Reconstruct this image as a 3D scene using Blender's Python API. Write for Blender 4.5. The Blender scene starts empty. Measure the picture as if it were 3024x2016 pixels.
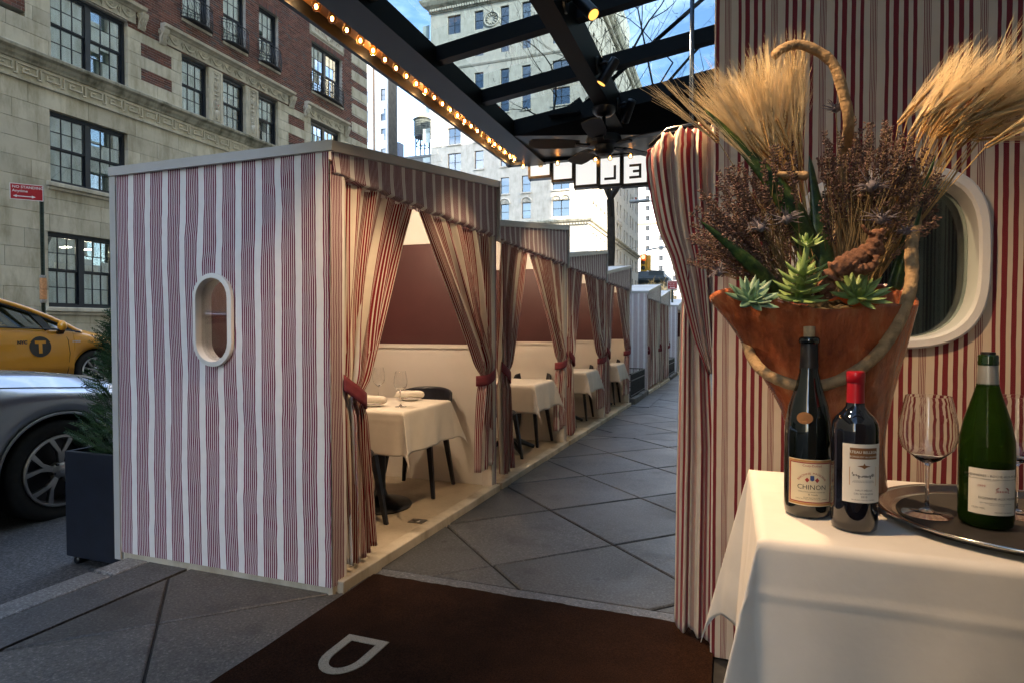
import bpy, bmesh, math, random
from mathutils import Vector, Matrix, noise
R = math.radians
PI = math.pi
random.seed(7)
sc = bpy.context.scene
COL = sc.collection
# ------------------------------------------------------------------ camera
cam_d = bpy.data.cameras.new('camera')
cam = bpy.data.objects.new('camera', cam_d)
COL.objects.link(cam)
cam.location = (0, 0, 1.2)
cam.rotation_euler = (PI/2 - 0.02346, 0, 0.34725)
cam_d.sensor_width = 36
cam_d.lens = 36*1790/3024
cam_d.clip_start = 0.05
cam_d.clip_end = 3000
sc.camera = cam
# ------------------------------------------------------------------ world and sun
SUN_EL, SUN_AZ = R(24), R(120)          # azimuth measured clockwise from +Y: behind and to the right
w = bpy.data.worlds.new('World')
sc.world = w
w.use_nodes = True
wn = w.node_tree
wn.nodes.clear()
wo = wn.nodes.new('ShaderNodeOutputWorld')
wb = wn.nodes.new('ShaderNodeBackground')
sky = wn.nodes.new('ShaderNodeTexSky')
sky.sky_type = 'NISHITA'
sky.sun_disc = False
sky.sun_elevation = SUN_EL
sky.sun_rotation = SUN_AZ
sky.air_density = 1.0
sky.dust_density = 1.2
sky.ozone_density = 2.0
# thin drifting cloud over the sky
tc = wn.nodes.new('ShaderNodeTexCoord')
mp = wn.nodes.new('ShaderNodeMapping')
mp.inputs['Scale'].default_value = (1.6, 1.6, 4.5)
nz = wn.nodes.new('ShaderNodeTexNoise')
nz.inputs['Scale'].default_value = 2.6
nz.inputs['Detail'].default_value = 8
nz.inputs['Roughness'].default_value = 0.62
cr = wn.nodes.new('ShaderNodeValToRGB')
cr.color_ramp.elements[0].position = 0.47
cr.color_ramp.elements[1].position = 0.78
cr.color_ramp.elements[1].color = (0.55, 0.55, 0.55, 1)
mx = wn.nodes.new('ShaderNodeMix')
mx.data_type = 'RGBA'
mx.inputs[7].default_value = (8.5, 8.8, 9.4, 1)
wn.links.new(tc.outputs['Generated'], mp.inputs['Vector'])
wn.links.new(mp.outputs['Vector'], nz.inputs['Vector'])
wn.links.new(nz.outputs['Fac'], cr.inputs['Fac'])
wn.links.new(cr.outputs['Color'], mx.inputs[0])
wn.links.new(sky.outputs['Color'], mx.inputs[6])
wn.links.new(mx.outputs[2], wb.inputs['Color'])
wb.inputs['Strength'].default_value = 0.15
wn.links.new(wb.outputs['Background'], wo.inputs['Surface'])
sun_d = bpy.data.lights.new('sun', 'SUN')
sun_d.energy = 2.6
sun_d.angle = R(0.5)
sun_d.color = (1.0, 0.90, 0.76)
sun = bpy.data.objects.new('sun', sun_d)
COL.objects.link(sun)
sun.location = (60, -60, 80)
sd = Vector((math.sin(SUN_AZ)*math.cos(SUN_EL), math.cos(SUN_AZ)*math.cos(SUN_EL), math.sin(SUN_EL)))
sun.rotation_euler = (-sd).to_track_quat('-Z', 'Y').to_euler()
# ------------------------------------------------------------------ exposure
sc.view_settings.view_transform = 'Standard'
sc.view_settings.look = 'None'
sc.view_settings.exposure = 2.95
sc.view_settings.gamma = 1.0
sc.render.engine = 'CYCLES'
sc.cycles.use_denoising = True
sc.cycles.max_bounces = 12
sc.cycles.diffuse_bounces = 4
sc.cycles.glossy_bounces = 3
sc.cycles.transmission_bounces = 12
sc.cycles.transparent_max_bounces = 14
sc.cycles.caustics_reflective = False
sc.cycles.caustics_refractive = False
sc.cycles.sample_clamp_indirect = 4.0

# ================================================================== helpers
GR = 0.0115                              # the street falls away gently
def gz(y): return -GR*y

class MB:
    """collects verts / faces (+ per vertex uv, per face colour value) of ONE mesh"""
    def __init__(s): s.v=[]; s.f=[]; s.uv=[]; s.c=[]; s.hasuv=False; s.hasc=False
    def add(s, vs, fs, uvs=None, c=None):
        b=len(s.v); s.v += [tuple(p) for p in vs]
        s.f += [tuple(i+b for i in f) for f in fs]
        if uvs is None: s.uv += [(0.,0.)]*len(vs)
        else: s.uv += list(uvs); s.hasuv=True
        s.c += [0.5 if c is None else c]*len(fs)
        if c is not None: s.hasc=True
        return s
    def box(s,x0,x1,y0,y1,z0,z1,c=None,sh=0):
        if x0>x1: x0,x1=x1,x0
        if y0>y1: y0,y1=y1,y0
        if z0>z1: z0,z1=z1,z0
        vs=[(x,y,z+(gz(y) if sh else 0)) for x in(x0,x1) for y in(y0,y1) for z in(z0,z1)]
        return s.add(vs,[(0,1,3,2),(4,6,7,5),(0,4,5,1),(2,3,7,6),(0,2,6,4),(1,5,7,3)],None,c)
    def bbox(s,x0,x1,y0,y1,z0,z1,b=0.01):
        """box with chamfered edges"""
        bm=bmesh.new(); bmesh.ops.create_cube(bm,size=1)
        for v in bm.verts: v.co=Vector(((x0+x1)/2+v.co.x*(x1-x0),(y0+y1)/2+v.co.y*(y1-y0),(z0+z1)/2+v.co.z*(z1-z0)))
        bmesh.ops.bevel(bm,geom=bm.edges[:],offset=b,segments=2,affect='EDGES',profile=0.5)
        return s.bm(bm)
    def bm(s,bm,M=None):
        bm.verts.index_update(); vs=[(M@v.co if M else v.co)[:] for v in bm.verts]
        s.add(vs,[tuple(v.index for v in f.verts) for f in bm.faces]); bm.free(); return s
    def obox(s,c,ax,ay,az):
        """box from centre and three half-axes"""
        c=Vector(c); ax=Vector(ax); ay=Vector(ay); az=Vector(az)
        vs=[c+i*ax+j*ay+k*az for i in(-1,1) for j in(-1,1) for k in(-1,1)]
        return s.add(vs,[(0,1,3,2),(4,6,7,5),(0,4,5,1),(2,3,7,6),(0,2,6,4),(1,5,7,3)])
    def bar(s,p0,p1,wd,ht,up=(0,0,1)):
        p0=Vector(p0); p1=Vector(p1); d=(p1-p0); l=d.length; d.normalize()
        a=d.cross(Vector(up)); 
        if a.length<1e-5: a=d.cross(Vector((0,1,0)))
        a.normalize(); b=a.cross(d).normalized()
        return s.obox((p0+p1)/2,d*l/2,a*wd/2,b*ht/2)
    def tube(s,pts,rad,n=8,caps=True):
        pts=[Vector(p) for p in pts]; m=len(pts)
        if not hasattr(rad,'__len__'): rad=[rad]*m
        vs=[]; prev=None
        for i,p in enumerate(pts):
            t=(pts[min(i+1,m-1)]-pts[max(i-1,0)])
            if t.length<1e-9: t=Vector((0,0,1))
            t.normalize()
            if prev is None:
                a=t.cross(Vector((0,0,1)))
                if a.length<1e-3: a=t.cross(Vector((1,0,0)))
            else: a=prev-t*prev.dot(t)
            a.normalize(); prev=a; b=t.cross(a)
            for k in range(n):
                an=2*PI*k/n; vs.append(p+(a*math.cos(an)+b*math.sin(an))*rad[i])
        fs=[(i*n+k,i*n+(k+1)%n,(i+1)*n+(k+1)%n,(i+1)*n+k) for i in range(m-1) for k in range(n)]
        if caps: fs+= [tuple(range(n-1,-1,-1)), tuple((m-1)*n+k for k in range(n))]
        return s.add(vs,fs)
    def lathe(s,prof,n=24,c=(0,0,0),M=None):
        """profile of (r,z)"""
        vs=[]; m=len(prof)
        for r,z in prof:
            for k in range(n):
                a=2*PI*k/n; p=Vector((r*math.cos(a),r*math.sin(a),z))
                if M: p=M@p
                vs.append((p.x+c[0],p.y+c[1],p.z+c[2]))
        fs=[(i*n+k,i*n+(k+1)%n,(i+1)*n+(k+1)%n,(i+1)*n+k) for i in range(m-1) for k in range(n)]
        return s.add(vs,fs)
    def grid(s,fn,nu,nv,close=False):
        """fn(u,v)->(point,(uvu,uvv)) on a sheet"""
        vs=[];uv=[]
        for j in range(nv+1):
            for i in range(nu+1):
                p,t=fn(i/nu,j/nv); vs.append(tuple(p)); uv.append(t)
        w=nu+1
        return s.add(vs,[(j*w+i,j*w+i+1,(j+1)*w+i+1,(j+1)*w+i) for j in range(nv) for i in range(nu)],uv)
    def prism(s,poly,fn0,fn1):
        """poly of 2d points, two maps to 3d"""
        n=len(poly); vs=[fn0(*p) for p in poly]+[fn1(*p) for p in poly]
        fs=[tuple(range(n)),tuple(range(2*n-1,n-1,-1))]+[(i,i+n,(i+1)%n+n,(i+1)%n) for i in range(n)]
        return s.add(vs,fs)
    def obj(s,name,mat,parent=None,off=(0,0,0),smooth=False,M=None,solid=0,subd=0,bev=0,fixn=True,sa=None):
        me=bpy.data.meshes.new(name)
        me.from_pydata([(p[0]-off[0],p[1]-off[1],p[2]-off[2]) for p in s.v],[],s.f)
        if s.hasuv:
            ul=me.uv_layers.new(name='UVMap'); d=[0.0]*(2*len(me.loops))
            for i,l in enumerate(me.loops):
                u=s.uv[l.vertex_index]; d[2*i]=u[0]; d[2*i+1]=u[1]
            ul.data.foreach_set('uv',d)
        if s.hasc:
            at=me.attributes.new('tone','FLOAT','FACE'); at.data.foreach_set('value',s.c)
        if fixn:
            bm=bmesh.new(); bm.from_mesh(me); bmesh.ops.recalc_face_normals(bm,faces=bm.faces); bm.to_mesh(me); bm.free()
        me.materials.append(mat)
        o=bpy.data.objects.new(name,me); COL.objects.link(o)
        if parent: o.parent=parent
        if smooth: 
            me.polygons.foreach_set('use_smooth',[True]*len(me.polygons))
            if sa: me.set_sharp_from_angle(angle=R(sa))
        if bev:
            m=o.modifiers.new('b','BEVEL'); m.width=bev; m.segments=2; m.limit_method='ANGLE'; m.angle_limit=R(40)
        if solid:
            m=o.modifiers.new('s','SOLIDIFY'); m.thickness=solid; m.offset=0
        if subd:
            m=o.modifiers.new('d','SUBSURF'); m.levels=subd; m.render_levels=subd
        me.update()
        return o

def tag(o,label,cat,group=None,kind=None):
    o['label']=label; o['category']=cat
    if group: o['group']=group
    if kind: o['kind']=kind
    return o
def struct(o,label=None):
    o['kind']='structure'
    if label: o['label']=label
    return o
class Thing:
    """an Empty at the base of a thing; parts are given in world (or local) coordinates"""
    def __init__(s,name,label,cat,loc=(0,0,0),group=None,kind=None):
        s.L=tuple(loc); s.e=bpy.data.objects.new(name,None); COL.objects.link(s.e); s.e.location=loc
        s.e.empty_display_size=0.1
        if label: tag(s.e,label,cat,group,kind)
    def part(s,name,mb,mat,parent=None,**k):
        return mb.obj(name,mat,parent or s.e,off=s.L,**k)
def copy_tree(o,parent=None):
    c=o.copy(); COL.objects.link(c)
    if parent: c.parent=parent
    for ch in o.children: copy_tree(ch,c)
    return c
def inst(o,parent,loc=None,rot=None,name=None):
    c=o.copy(); COL.objects.link(c); c.parent=parent
    if loc is not None: c.location=loc
    if rot is not None: c.rotation_euler=rot
    return c
def smoothstep(a,b,x):
    t=max(0.,min(1.,(x-a)/(b-a))); return t*t*(3-2*t)
def lerp(a,b,t): return a+(b-a)*t
def interp(tab,x):
    if x<=tab[0][0]: return tab[0][1]
    for (a,va),(b,vb) in zip(tab,tab[1:]):
        if x<=b: return va+(vb-va)*(x-a)/(b-a)
    return tab[-1][1]
def sinterp(tab,x):
    """Catmull-Rom through a table"""
    n=len(tab)
    if x<=tab[0][0]: return tab[0][1]
    if x>=tab[-1][0]: return tab[-1][1]
    for i in range(n-1):
        if x<=tab[i+1][0]: break
    p1,p2=tab[i][1],tab[i+1][1]; p0=tab[max(i-1,0)][1]; p3=tab[min(i+2,n-1)][1]
    t=(x-tab[i][0])/(tab[i+1][0]-tab[i][0])
    return 0.5*(2*p1+(p2-p0)*t+(2*p0-5*p1+4*p2-p3)*t*t+(3*p1-p0-3*p2+p3)*t**3)
def cut(a,b,holes):
    """interval [a,b] minus holes"""
    out=[(a,b)]
    for h0,h1 in holes:
        n=[]
        for x,y in out:
            if h1<=x or h0>=y: n.append((x,y)); continue
            if h0>x: n.append((x,h0))
            if h1<y: n.append((h1,y))
        out=n
    return out

# ================================================================== materials
MATS={}
class NT:
    def __init__(s,name):
        s.m=bpy.data.materials.new(name); s.m.use_nodes=True; s.t=s.m.node_tree; s.n=s.t.nodes
        s.b=s.n['Principled BSDF']; s.o=s.n['Material Output']; MATS[name]=s.m
    def new(s,t,**k):
        n=s.n.new(t)
        for a,v in k.items(): setattr(n,a,v)
        return n
    def link(s,a,b): s.t.links.new(a,b)
    def coord(s,kind='Object',scale=(1,1,1)):
        tc=s.new('ShaderNodeTexCoord'); mp=s.new('ShaderNodeMapping'); mp.inputs['Scale'].default_value=scale
        s.link(tc.outputs[kind],mp.inputs['Vector']); return mp.outputs['Vector']
    def noise(s,vec,scale,detail=4,rough=.55):
        n=s.new('ShaderNodeTexNoise'); n.inputs['Scale'].default_value=scale; n.inputs['Detail'].default_value=detail; n.inputs['Roughness'].default_value=rough
        if vec is not None: s.link(vec,n.inputs['Vector'])
        return n.outputs['Fac']
    def ramp(s,fac,stops,interp='LINEAR'):
        r=s.new('ShaderNodeValToRGB'); c=r.color_ramp; c.interpolation=interp
        while len(c.elements)<len(stops): c.elements.new(0.5)
        for e,(p,col) in zip(c.elements,stops):
            e.position=p; e.color=tuple(col)+((1,) if len(col)==3 else ())
        if fac is not None: s.link(fac,r.inputs['Fac'])
        return r.outputs['Color']
    def mix(s,fac,a,b,mode='MIX'):
        m=s.new('ShaderNodeMix'); m.data_type='RGBA'; m.blend_type=mode
        for i,v in ((0,fac),(6,a),(7,b)):
            if hasattr(v,'links'): s.link(v,m.inputs[i])
            elif i==0: m.inputs[0].default_value=v
            else: m.inputs[i].default_value=tuple(v)+((1,) if len(v)==3 else ())
        return m.outputs[2]
    def math(s,op,a,b=None,c=None):
        m=s.new('ShaderNodeMath'); m.operation=op
        for i,v in enumerate((a,b,c)):
            if v is None: continue
            if hasattr(v,'links'): s.link(v,m.inputs[i])
            else: m.inputs[i].default_value=v
        return m.outputs[0]
    def bump(s,h,strength=.3,dist=.01):
        b=s.new('ShaderNodeBump'); b.inputs['Strength'].default_value=strength; b.inputs['Distance'].default_value=dist
        s.link(h,b.inputs['Height']); s.link(b.outputs['Normal'],s.b.inputs['Normal']); return b
    def set(s,**k):
        for a,v in k.items():
            i=s.b.inputs[a.replace('_',' ')]
            if hasattr(v,'links'): s.link(v,i)
            elif a in('Base_Color','Emission_Color') : i.default_value=tuple(v)+((1,) if len(v)==3 else ())
            else: i.default_value=v
        return s
def plain(name,col,rough=.6,metal=0,var=.12,scale=6,bump=0,bscale=40,spec=.5,coat=0,objrand=0.0,sheen=0):
    t=NT(name); vec=t.coord('Object')
    n=t.noise(vec,scale,5)
    d=tuple(max(0,c*(1-var)) for c in col); l=tuple(min(1,c*(1+var)) for c in col)
    c=t.ramp(n,[(.3,d),(.7,l)])
    if objrand:
        oi=t.new('ShaderNodeObjectInfo')
        f=t.math('MULTIPLY_ADD',oi.outputs['Random'],2*objrand,1-objrand)
        hs=t.new('ShaderNodeHueSaturation'); t.link(f,hs.inputs['Value']); t.link(c,hs.inputs['Color']); c=hs.outputs['Color']
    t.set(Base_Color=c,Roughness=rough,Metallic=metal)
    t.b.inputs['Specular IOR Level'].default_value=spec
    if coat: t.set(Coat_Weight=coat); t.b.inputs['Coat Roughness'].default_value=.03
    if sheen: t.set(Sheen_Weight=sheen)
    if bump: t.bump(t.noise(vec,bscale,4),bump,.01)
    return t.m
def emit(name,col,st):
    t=NT(name); t.set(Base_Color=col,Emission_Color=col,Emission_Strength=st); return t.m
def glass(name,tint=(1,1,1),refl=.06,rough=0.0):
    """thin architectural glass: clear/tinted see-through plus mirror reflection by fresnel"""
    t=NT(name); t.n.remove(t.b)
    tr=t.new('ShaderNodeBsdfTransparent'); tr.inputs['Color'].default_value=tuple(tint)+(1,)
    gl=t.new('ShaderNodeBsdfGlossy'); gl.inputs['Roughness'].default_value=rough
    fr=t.new('ShaderNodeFresnel'); ge=t.new('ShaderNodeNewGeometry')
    t.link(t.math('MULTIPLY_ADD',ge.outputs['Backfacing'],1/1.5-1.5,1.5),fr.inputs['IOR'])
    f=t.math('ADD',fr.outputs['Fac'],refl)
    ms=t.new('ShaderNodeMixShader'); t.link(f,ms.inputs['Fac']); t.link(tr.outputs[0],ms.inputs[1]); t.link(gl.outputs[0],ms.inputs[2])
    t.link(ms.outputs[0],t.o.inputs['Surface']); return t.m
def stripes(name,period,pulses,base,col,rough=.85,weave=1.0,trans=0,wob=0.0):
    """woven stripes along uv.x (metres of cloth)"""
    t=NT(name); tc=t.new('ShaderNodeTexCoord'); sp=t.new('ShaderNodeSeparateXYZ'); t.link(tc.outputs['UV'],sp.inputs[0])
    xx=sp.outputs['X']
    if wob:
        vw=t.coord('UV',(5.5,3.2,1)); nw=t.noise(vw,1.0,3,.6); vw2=t.coord('UV',(9,14,1)); nw2=t.noise(vw2,1.0,2,.5)
        xx=t.math('ADD',xx,t.math('ADD',t.math('MULTIPLY',t.math('SUBTRACT',nw,.5),wob),t.math('MULTIPLY',t.math('SUBTRACT',nw2,.5),wob*.35)))
    x=t.math('FRACT',t.math('DIVIDE',xx,period))
    st=[(0,(0,0,0))]
    for c,wd in pulses: st+=[(c-wd/2,(1,1,1)),(c+wd/2,(0,0,0))]
    f=t.ramp(x,st,'CONSTANT')
    vec=t.coord('UV',(1,1,1))
    n=t.noise(vec,14,5); n2=t.noise(vec,420,2)
    b=t.ramp(n,[(.25,[c*.9 for c in base]),(.75,base)])
    s2=t.ramp(n2,[(.3,[c*.75 for c in col]),(.7,[min(1,c*1.25) for c in col])])
    c=t.mix(f,b,s2)
    t.set(Base_Color=c,Roughness=rough); t.b.inputs['Specular IOR Level'].default_value=.2
    t.b.inputs['Sheen Weight'].default_value=.15
    if trans:
        # cloth lets a little light through
        tl=t.new('ShaderNodeBsdfTranslucent'); t.link(c,tl.inputs['Color'])
        ms=t.new('ShaderNodeMixShader'); ms.inputs['Fac'].default_value=trans
        t.link(t.b.outputs[0],ms.inputs[1]); t.link(tl.outputs[0],ms.inputs[2]); t.link(ms.outputs[0],t.o.inputs['Surface'])
    wv=t.new('ShaderNodeTexNoise'); wv.inputs['Scale'].default_value=900; t.link(vec,wv.inputs['Vector'])
    t.bump(wv.outputs['Fac'],.25*weave,.002)
    return t.m

g7=[(0.15+ (i+.5)*.70/7*1.0,.066) for i in range(7)]
BASEC=(.80,.78,.78); STR=(.15,.008,.050)
M_booth=stripes('booth canvas',.118,g7,BASEC,STR,wob=.014)
M_curt=stripes('booth curtain cloth',.125,g7,(.80,.74,.66),(.22,.012,.022),trans=.12)
wp=[(.5-.30,.068),(.5-.135,.105),(.5+.045,.088),(.5+.215,.066)]+[(.845+i*.0435-.0,.018) for i in range(0)]
bund=[(.87+.03*i,.015) for i in range(-2,3)]
M_wallcl=stripes('wall canvas',.1545,[(.13,.072),(.295,.105),(.475,.09),(.645,.072)]+bund,(.60,.50,.385),(.165,.020,.026),wob=.006)
M_drape=stripes('drape canvas',.1545,[(.13,.075),(.295,.11),(.475,.095),(.645,.075)]+bund,(.66,.55,.42),(.26,.022,.026),trans=.10)
M_white=plain('white paint',(.72,.71,.68),.45,var=.06,scale=3,bump=.05)
M_dado=plain('cream panel',(.74,.70,.64),.5,var=.05,scale=2)
M_maroon=plain('maroon panel',(.075,.024,.026),.5,var=.15,scale=2)
M_maroonband=plain('maroon tieback',(.20,.03,.04),.75,var=.15,scale=30,bump=.3,bscale=300)
M_navy=plain('dark navy paint',(.010,.013,.022),.4,var=.25,scale=10,bump=.05)
M_black=plain('black metal',(.008,.009,.011),.35,var=.2)
M_canopy=plain('canopy steel',(.0055,.0068,.0085),.4,var=.2,scale=4,spec=.12)
M_linen=plain('white linen',(.66,.62,.56),.85,var=.05,scale=9,bump=.14,bscale=14,sheen=.1)
M_clear=glass('clear glass',(1,1,1),.02)
# ================================================================== ground
def m_asphalt():
    t=NT('asphalt'); v=t.coord('Object')
    n=t.noise(v,1.3,6); g=t.noise(v,70,4,.75)
    c=t.ramp(n,[(.3,(.035,.036,.038)),(.7,(.060,.060,.062))])
    c2=t.ramp(g,[(.38,(.45,.45,.45)),(.52,(1.0,1.0,1.0)),(.64,(2.2,2.2,2.2))])
    t.set(Base_Color=t.mix(1,c,c2,'MULTIPLY'),Roughness=.8); t.bump(g,.6,.01); return t.m
def m_slab(name,a,b,gr=1.0,rnd=.3):
    t=NT(name); v=t.coord('Object')
    n=t.noise(v,1.6,7,.65); g=t.noise(v,85,4,.75); st=t.noise(v,5,4,.6)
    oi=t.new('ShaderNodeObjectInfo'); f=t.math('MULTIPLY_ADD',oi.outputs['Random'],2*rnd,1-rnd)
    c=t.ramp(n,[(.3,a),(.7,b)])
    sp=t.ramp(g,[(.36,(.45,.45,.45)),(.48,(.95,.95,.95)),(.55,(1.05,1.05,1.05)),(.66,(2.2,2.2,2.2))])
    c=t.mix(gr,c,t.mix(1,c,sp,'MULTIPLY'))
    dk=t.ramp(st,[(.30,(.55,.55,.56)),(.46,(1,1,1))]); c=t.mix(1,c,dk,'MULTIPLY'); gm=t.new('ShaderNodeTexVoronoi'); gm.inputs['Scale'].default_value=3.3; t.link(v,gm.inputs['Vector']); c=t.mix(1,c,t.ramp(gm.outputs['Distance'],[(.06,(.45,.45,.45)),(.075,(1,1,1))]),'MULTIPLY')
    hs=t.new('ShaderNodeHueSaturation'); t.link(f,hs.inputs['Value']); t.link(c,hs.inputs['Color'])
    t.set(Base_Color=hs.outputs['Color'],Roughness=t.ramp(n,[(.3,(.45,)*3),(.7,(.68,)*3)]))
    t.bump(g,.25,.004); return t.m
M_asphalt=m_asphalt()
M_slab=m_slab('sidewalk slab',(.036,.038,.039),(.066,.068,.068))
M_slabL=m_slab('old sidewalk slab',(.050,.047,.043),(.092,.087,.080))
M_joint=plain('joint dirt',(.022,.021,.020),.9,var=.3,scale=30)
M_strip=m_slab('dark sidewalk band',(.050,.050,.051),(.075,.075,.076))
M_kerb=m_slab('kerb granite',(.13,.13,.128),(.19,.19,.185))
M_granite=m_slab('bluestone band',(.060,.066,.074),(.085,.092,.10))

def zroad(x): return interp([(-30,.20),(-12.6,.20),(-8,.17),(-3.6,-.12),(-3.03,-.13),(30,-.13)],x)
gb=MB()
xs=[-500,-60,-30,-12.7,-12.6,-10,-8,-6.5,-5,-3.6,-3.03,0,30,500]
ys=[-120,-20,-5,0,5,10,20,40,80,160,400,1500]
vs=[(x,y,zroad(x)+gz(min(y,120))) for y in ys for x in xs]
nx=len(xs)
gb.add(vs,[(j*nx+i,j*nx+i+1,(j+1)*nx+i+1,(j+1)*nx+i) for j in range(len(ys)-1) for i in range(nx-1)])
struct(gb.obj('ground',M_asphalt))
# near sidewalk: a bed with diagonal slabs on it
bed=MB()
bed.box(-2.596,3.2,-4,46,-.16,-.012,sh=1)
sidewalk=struct(bed.obj('sidewalk',M_joint))
def clip(poly,rect):
    x0,x1,y0,y1=rect
    for ax,lim,sg in ((0,x0,1),(0,x1,-1),(1,y0,1),(1,y1,-1)):
        out=[]
        for i in range(len(poly)):
            a,b=poly[i],poly[(i+1)%len(poly)]
            ia=(a[ax]-lim)*sg>=0; ib=(b[ax]-lim)*sg>=0
            if ia: out.append(a)
            if ia!=ib:
                t=(lim-a[ax])/(b[ax]-a[ax]); out.append((a[0]+(b[0]-a[0])*t,a[1]+(b[1]-a[1])*t))
        poly=out
        if not poly: break
    return poly
def area(p): return abs(sum(p[i][0]*p[(i+1)%len(p)][1]-p[(i+1)%len(p)][0]*p[i][1] for i in range(len(p))))/2
def slabs(rect,mat,SP=1.065,a0=1.74,b0=4.05):
    jt=.008
    for i in range(-8,24):
        for j in range(-8,24):
            A0,A1=a0+SP*i+jt,a0+SP*(i+1)-jt; B0,B1=b0+SP*j+jt,b0+SP*(j+1)-jt
            q=[((a-b)/2,(a+b)/2) for a,b in((A0,B0),(A1,B0),(A1,B1),(A0,B1))]
            p=clip(q,rect)
            if len(p)<3 or area(p)<.004: continue
            cx=sum(v[0] for v in p)/len(p); cy=sum(v[1] for v in p)/len(p)
            dz=random.uniform(-.002,.002); ins=.010
            m=MB(); n=len(p)
            pin=[(cx+(v[0]-cx)*(1-ins/max(.05,math.hypot(v[0]-cx,v[1]-cy))),cy+(v[1]-cy)*(1-ins/max(.05,math.hypot(v[0]-cx,v[1]-cy)))) for v in p]
            vs=[(x,y,gz(y)-.04) for x,y in p]+[(x,y,gz(y)-.005+dz) for x,y in p]+[(x,y,gz(y)+dz) for x,y in pin]
            fs=[tuple(range(2*n,3*n))]
            for k in range(n):
                k2=(k+1)%n; fs+=[(k,k2,n+k2,n+k),(n+k,n+k2,2*n+k2,2*n+k)]
            m.add(vs,fs); m.obj('slab',mat,sidewalk)
slabs((-2.56,2.4,2.668,15.0),M_slab)
slabs((-2.585,-1.2,-.9,2.56),M_slabL)
m=MB(); m.box(-2.59,2.4,15.006,46,-.04,0,sh=1); m.obj('far_paving',M_slab,sidewalk)
m=MB(); m.box(-1.66,2.4,2.572,2.655,-.04,.002,sh=1); m.obj('border_strip',M_granite,sidewalk)
m=MB(); m.box(-2.862,-2.604,-4,46,-.15,-.002,sh=1); m.obj('edge_band',M_strip,sidewalk)
kb=MB()
for k in range(-2,20):
    y0=k*1.83+.3; m=MB(); m.bbox(-3.03,-2.872,y0+.005,y0+1.82,-.2,.0,b=.012)
    m.v=[(x,y,z+gz(y)) for x,y,z in m.v]
    o=m.obj('kerb_stone',M_kerb,sidewalk)
m=MB(); m.box(-1.575,-1.27,10.15,12.3,-.02,.006,sh=1)
m.obj('hatch_cover',M_granite,sidewalk)
for ya,yb in ((7.05,7.35),(12.75,12.9)):
    m=MB(); m.box(-1.60,-.1,ya,yb,-.02,.0022,sh=1); m.obj('patch',M_strip,sidewalk)
# far pavement
m=MB(); m.box(-16.9,-12.6,-30,70,.1,.34,sh=1); struct(m.obj('pavement',M_slabL))
# carpet
def m_carpet():
    t=NT('brown pile'); v=t.coord('Object'); n=t.noise(v,170,4,.8); n2=t.noise(v,7,5)
    c=t.ramp(n,[(.32,(.006,.0027,.0016)),(.68,(.046,.021,.012))]); c2=t.ramp(n2,[(.3,(.75,.75,.75)),(.7,(1.1,1.1,1.1))])
    t.set(Base_Color=t.mix(1,c,c2,'MULTIPLY'),Roughness=.95); t.b.inputs['Specular IOR Level'].default_value=.05; t.bump(n,.9,.006); return t.m
M_carpet=m_carpet()
M_cletter=plain('beige pile',(.34,.30,.24),.95,var=.35,scale=240,bump=.6,bscale=260)
c=Thing('carpet','large brown entrance carpet with a beige letter D','carpet',(-.8,.8,0))
def tuft(x0,x1,y0,y1,zt):
    m=MB(); N=60
    edge=[(lerp(x0,x1,i/N),y1+random.uniform(-.006,.004)) for i in range(N+1)]
    ring=[(x0,y0)]+[(x0+random.uniform(-.003,.003),lerp(y0,y1,i/20)) for i in range(1,20)]+edge+[(x1,y0)]
    return m.prism(ring,lambda x,y:(x,y,gz(y)+.001),lambda x,y:(x,y,gz(y)+zt))
c.part('pile',tuft(-1.655,-.055,-1.2,2.565,.012),M_carpet)
# letter D lying with its stem along the far side
def dshape(s,n=14):
    o=[]
    x0,x1=-1.405-s*-0.0,-1.232
    return o
def dring(i):
    x0,x1,yt=-1.408+i,-1.228-i,2.005-i
    yb=1.745+i; cx=(x0+x1)/2; rx=(x1-x0)/2
    p=[(x0,yt),(x1,yt)]
    for k in range(0,13):
        a=PI*k/12; p.append((cx+rx*math.cos(a),1.86-(1.86-yb)*math.sin(a)))
    return p
o_,i_=dring(0),dring(.036)
m=MB(); n=len(o_)
vs=[(x,y,gz(y)+.0150) for x,y in o_]+[(x,y,gz(y)+.0150) for x,y in i_]+[(x,y,gz(y)+.010) for x,y in o_]+[(x,y,gz(y)+.010) for x,y in i_]
fs=[]
for k in range(n):
    k2=(k+1)%n; fs+=[(k,k2,n+k2,n+k),(2*n+k,2*n+k2,k2,k),(n+k,n+k2,3*n+k2,3*n+k)]
c.part('letter',m.add(vs,fs),M_cletter)
# ================================================================== the stone and brick apartment house across the street
FX=-16.5
def m_stone(name,a,b,dirt=1.0,rnd=.08,grime=(.45,.44,.40)):
    t=NT(name); v=t.coord('Object',(1,1,1)); vs=t.coord('Object',(1,1.2,.35))
    n=t.noise(v,1.1,7,.6); st=t.noise(vs,2.2,6,.65); g=t.noise(v,30,3)
    oi=t.new('ShaderNodeObjectInfo'); f=t.math('MULTIPLY_ADD',oi.outputs['Random'],2*rnd,1-rnd)
    c=t.ramp(n,[(.3,a),(.7,b)])
    d=t.ramp(st,[(.32,grime),(.55,(1,1,1))]); c=t.mix(dirt,c,t.mix(1,c,d,'MULTIPLY'))
    hs=t.new('ShaderNodeHueSaturation'); t.link(f,hs.inputs['Value']); t.link(c,hs.inputs['Color'])
    t.set(Base_Color=hs.outputs['Color'],Roughness=.85); t.bump(g,.2,.01); return t.m
M_lime=m_stone('limestone',(.47,.425,.32),(.62,.57,.45),.8,.11,(.52,.49,.40))
M_limeC=m_stone('carved limestone',(.54,.485,.38),(.66,.605,.49),.6,.05)
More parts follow.
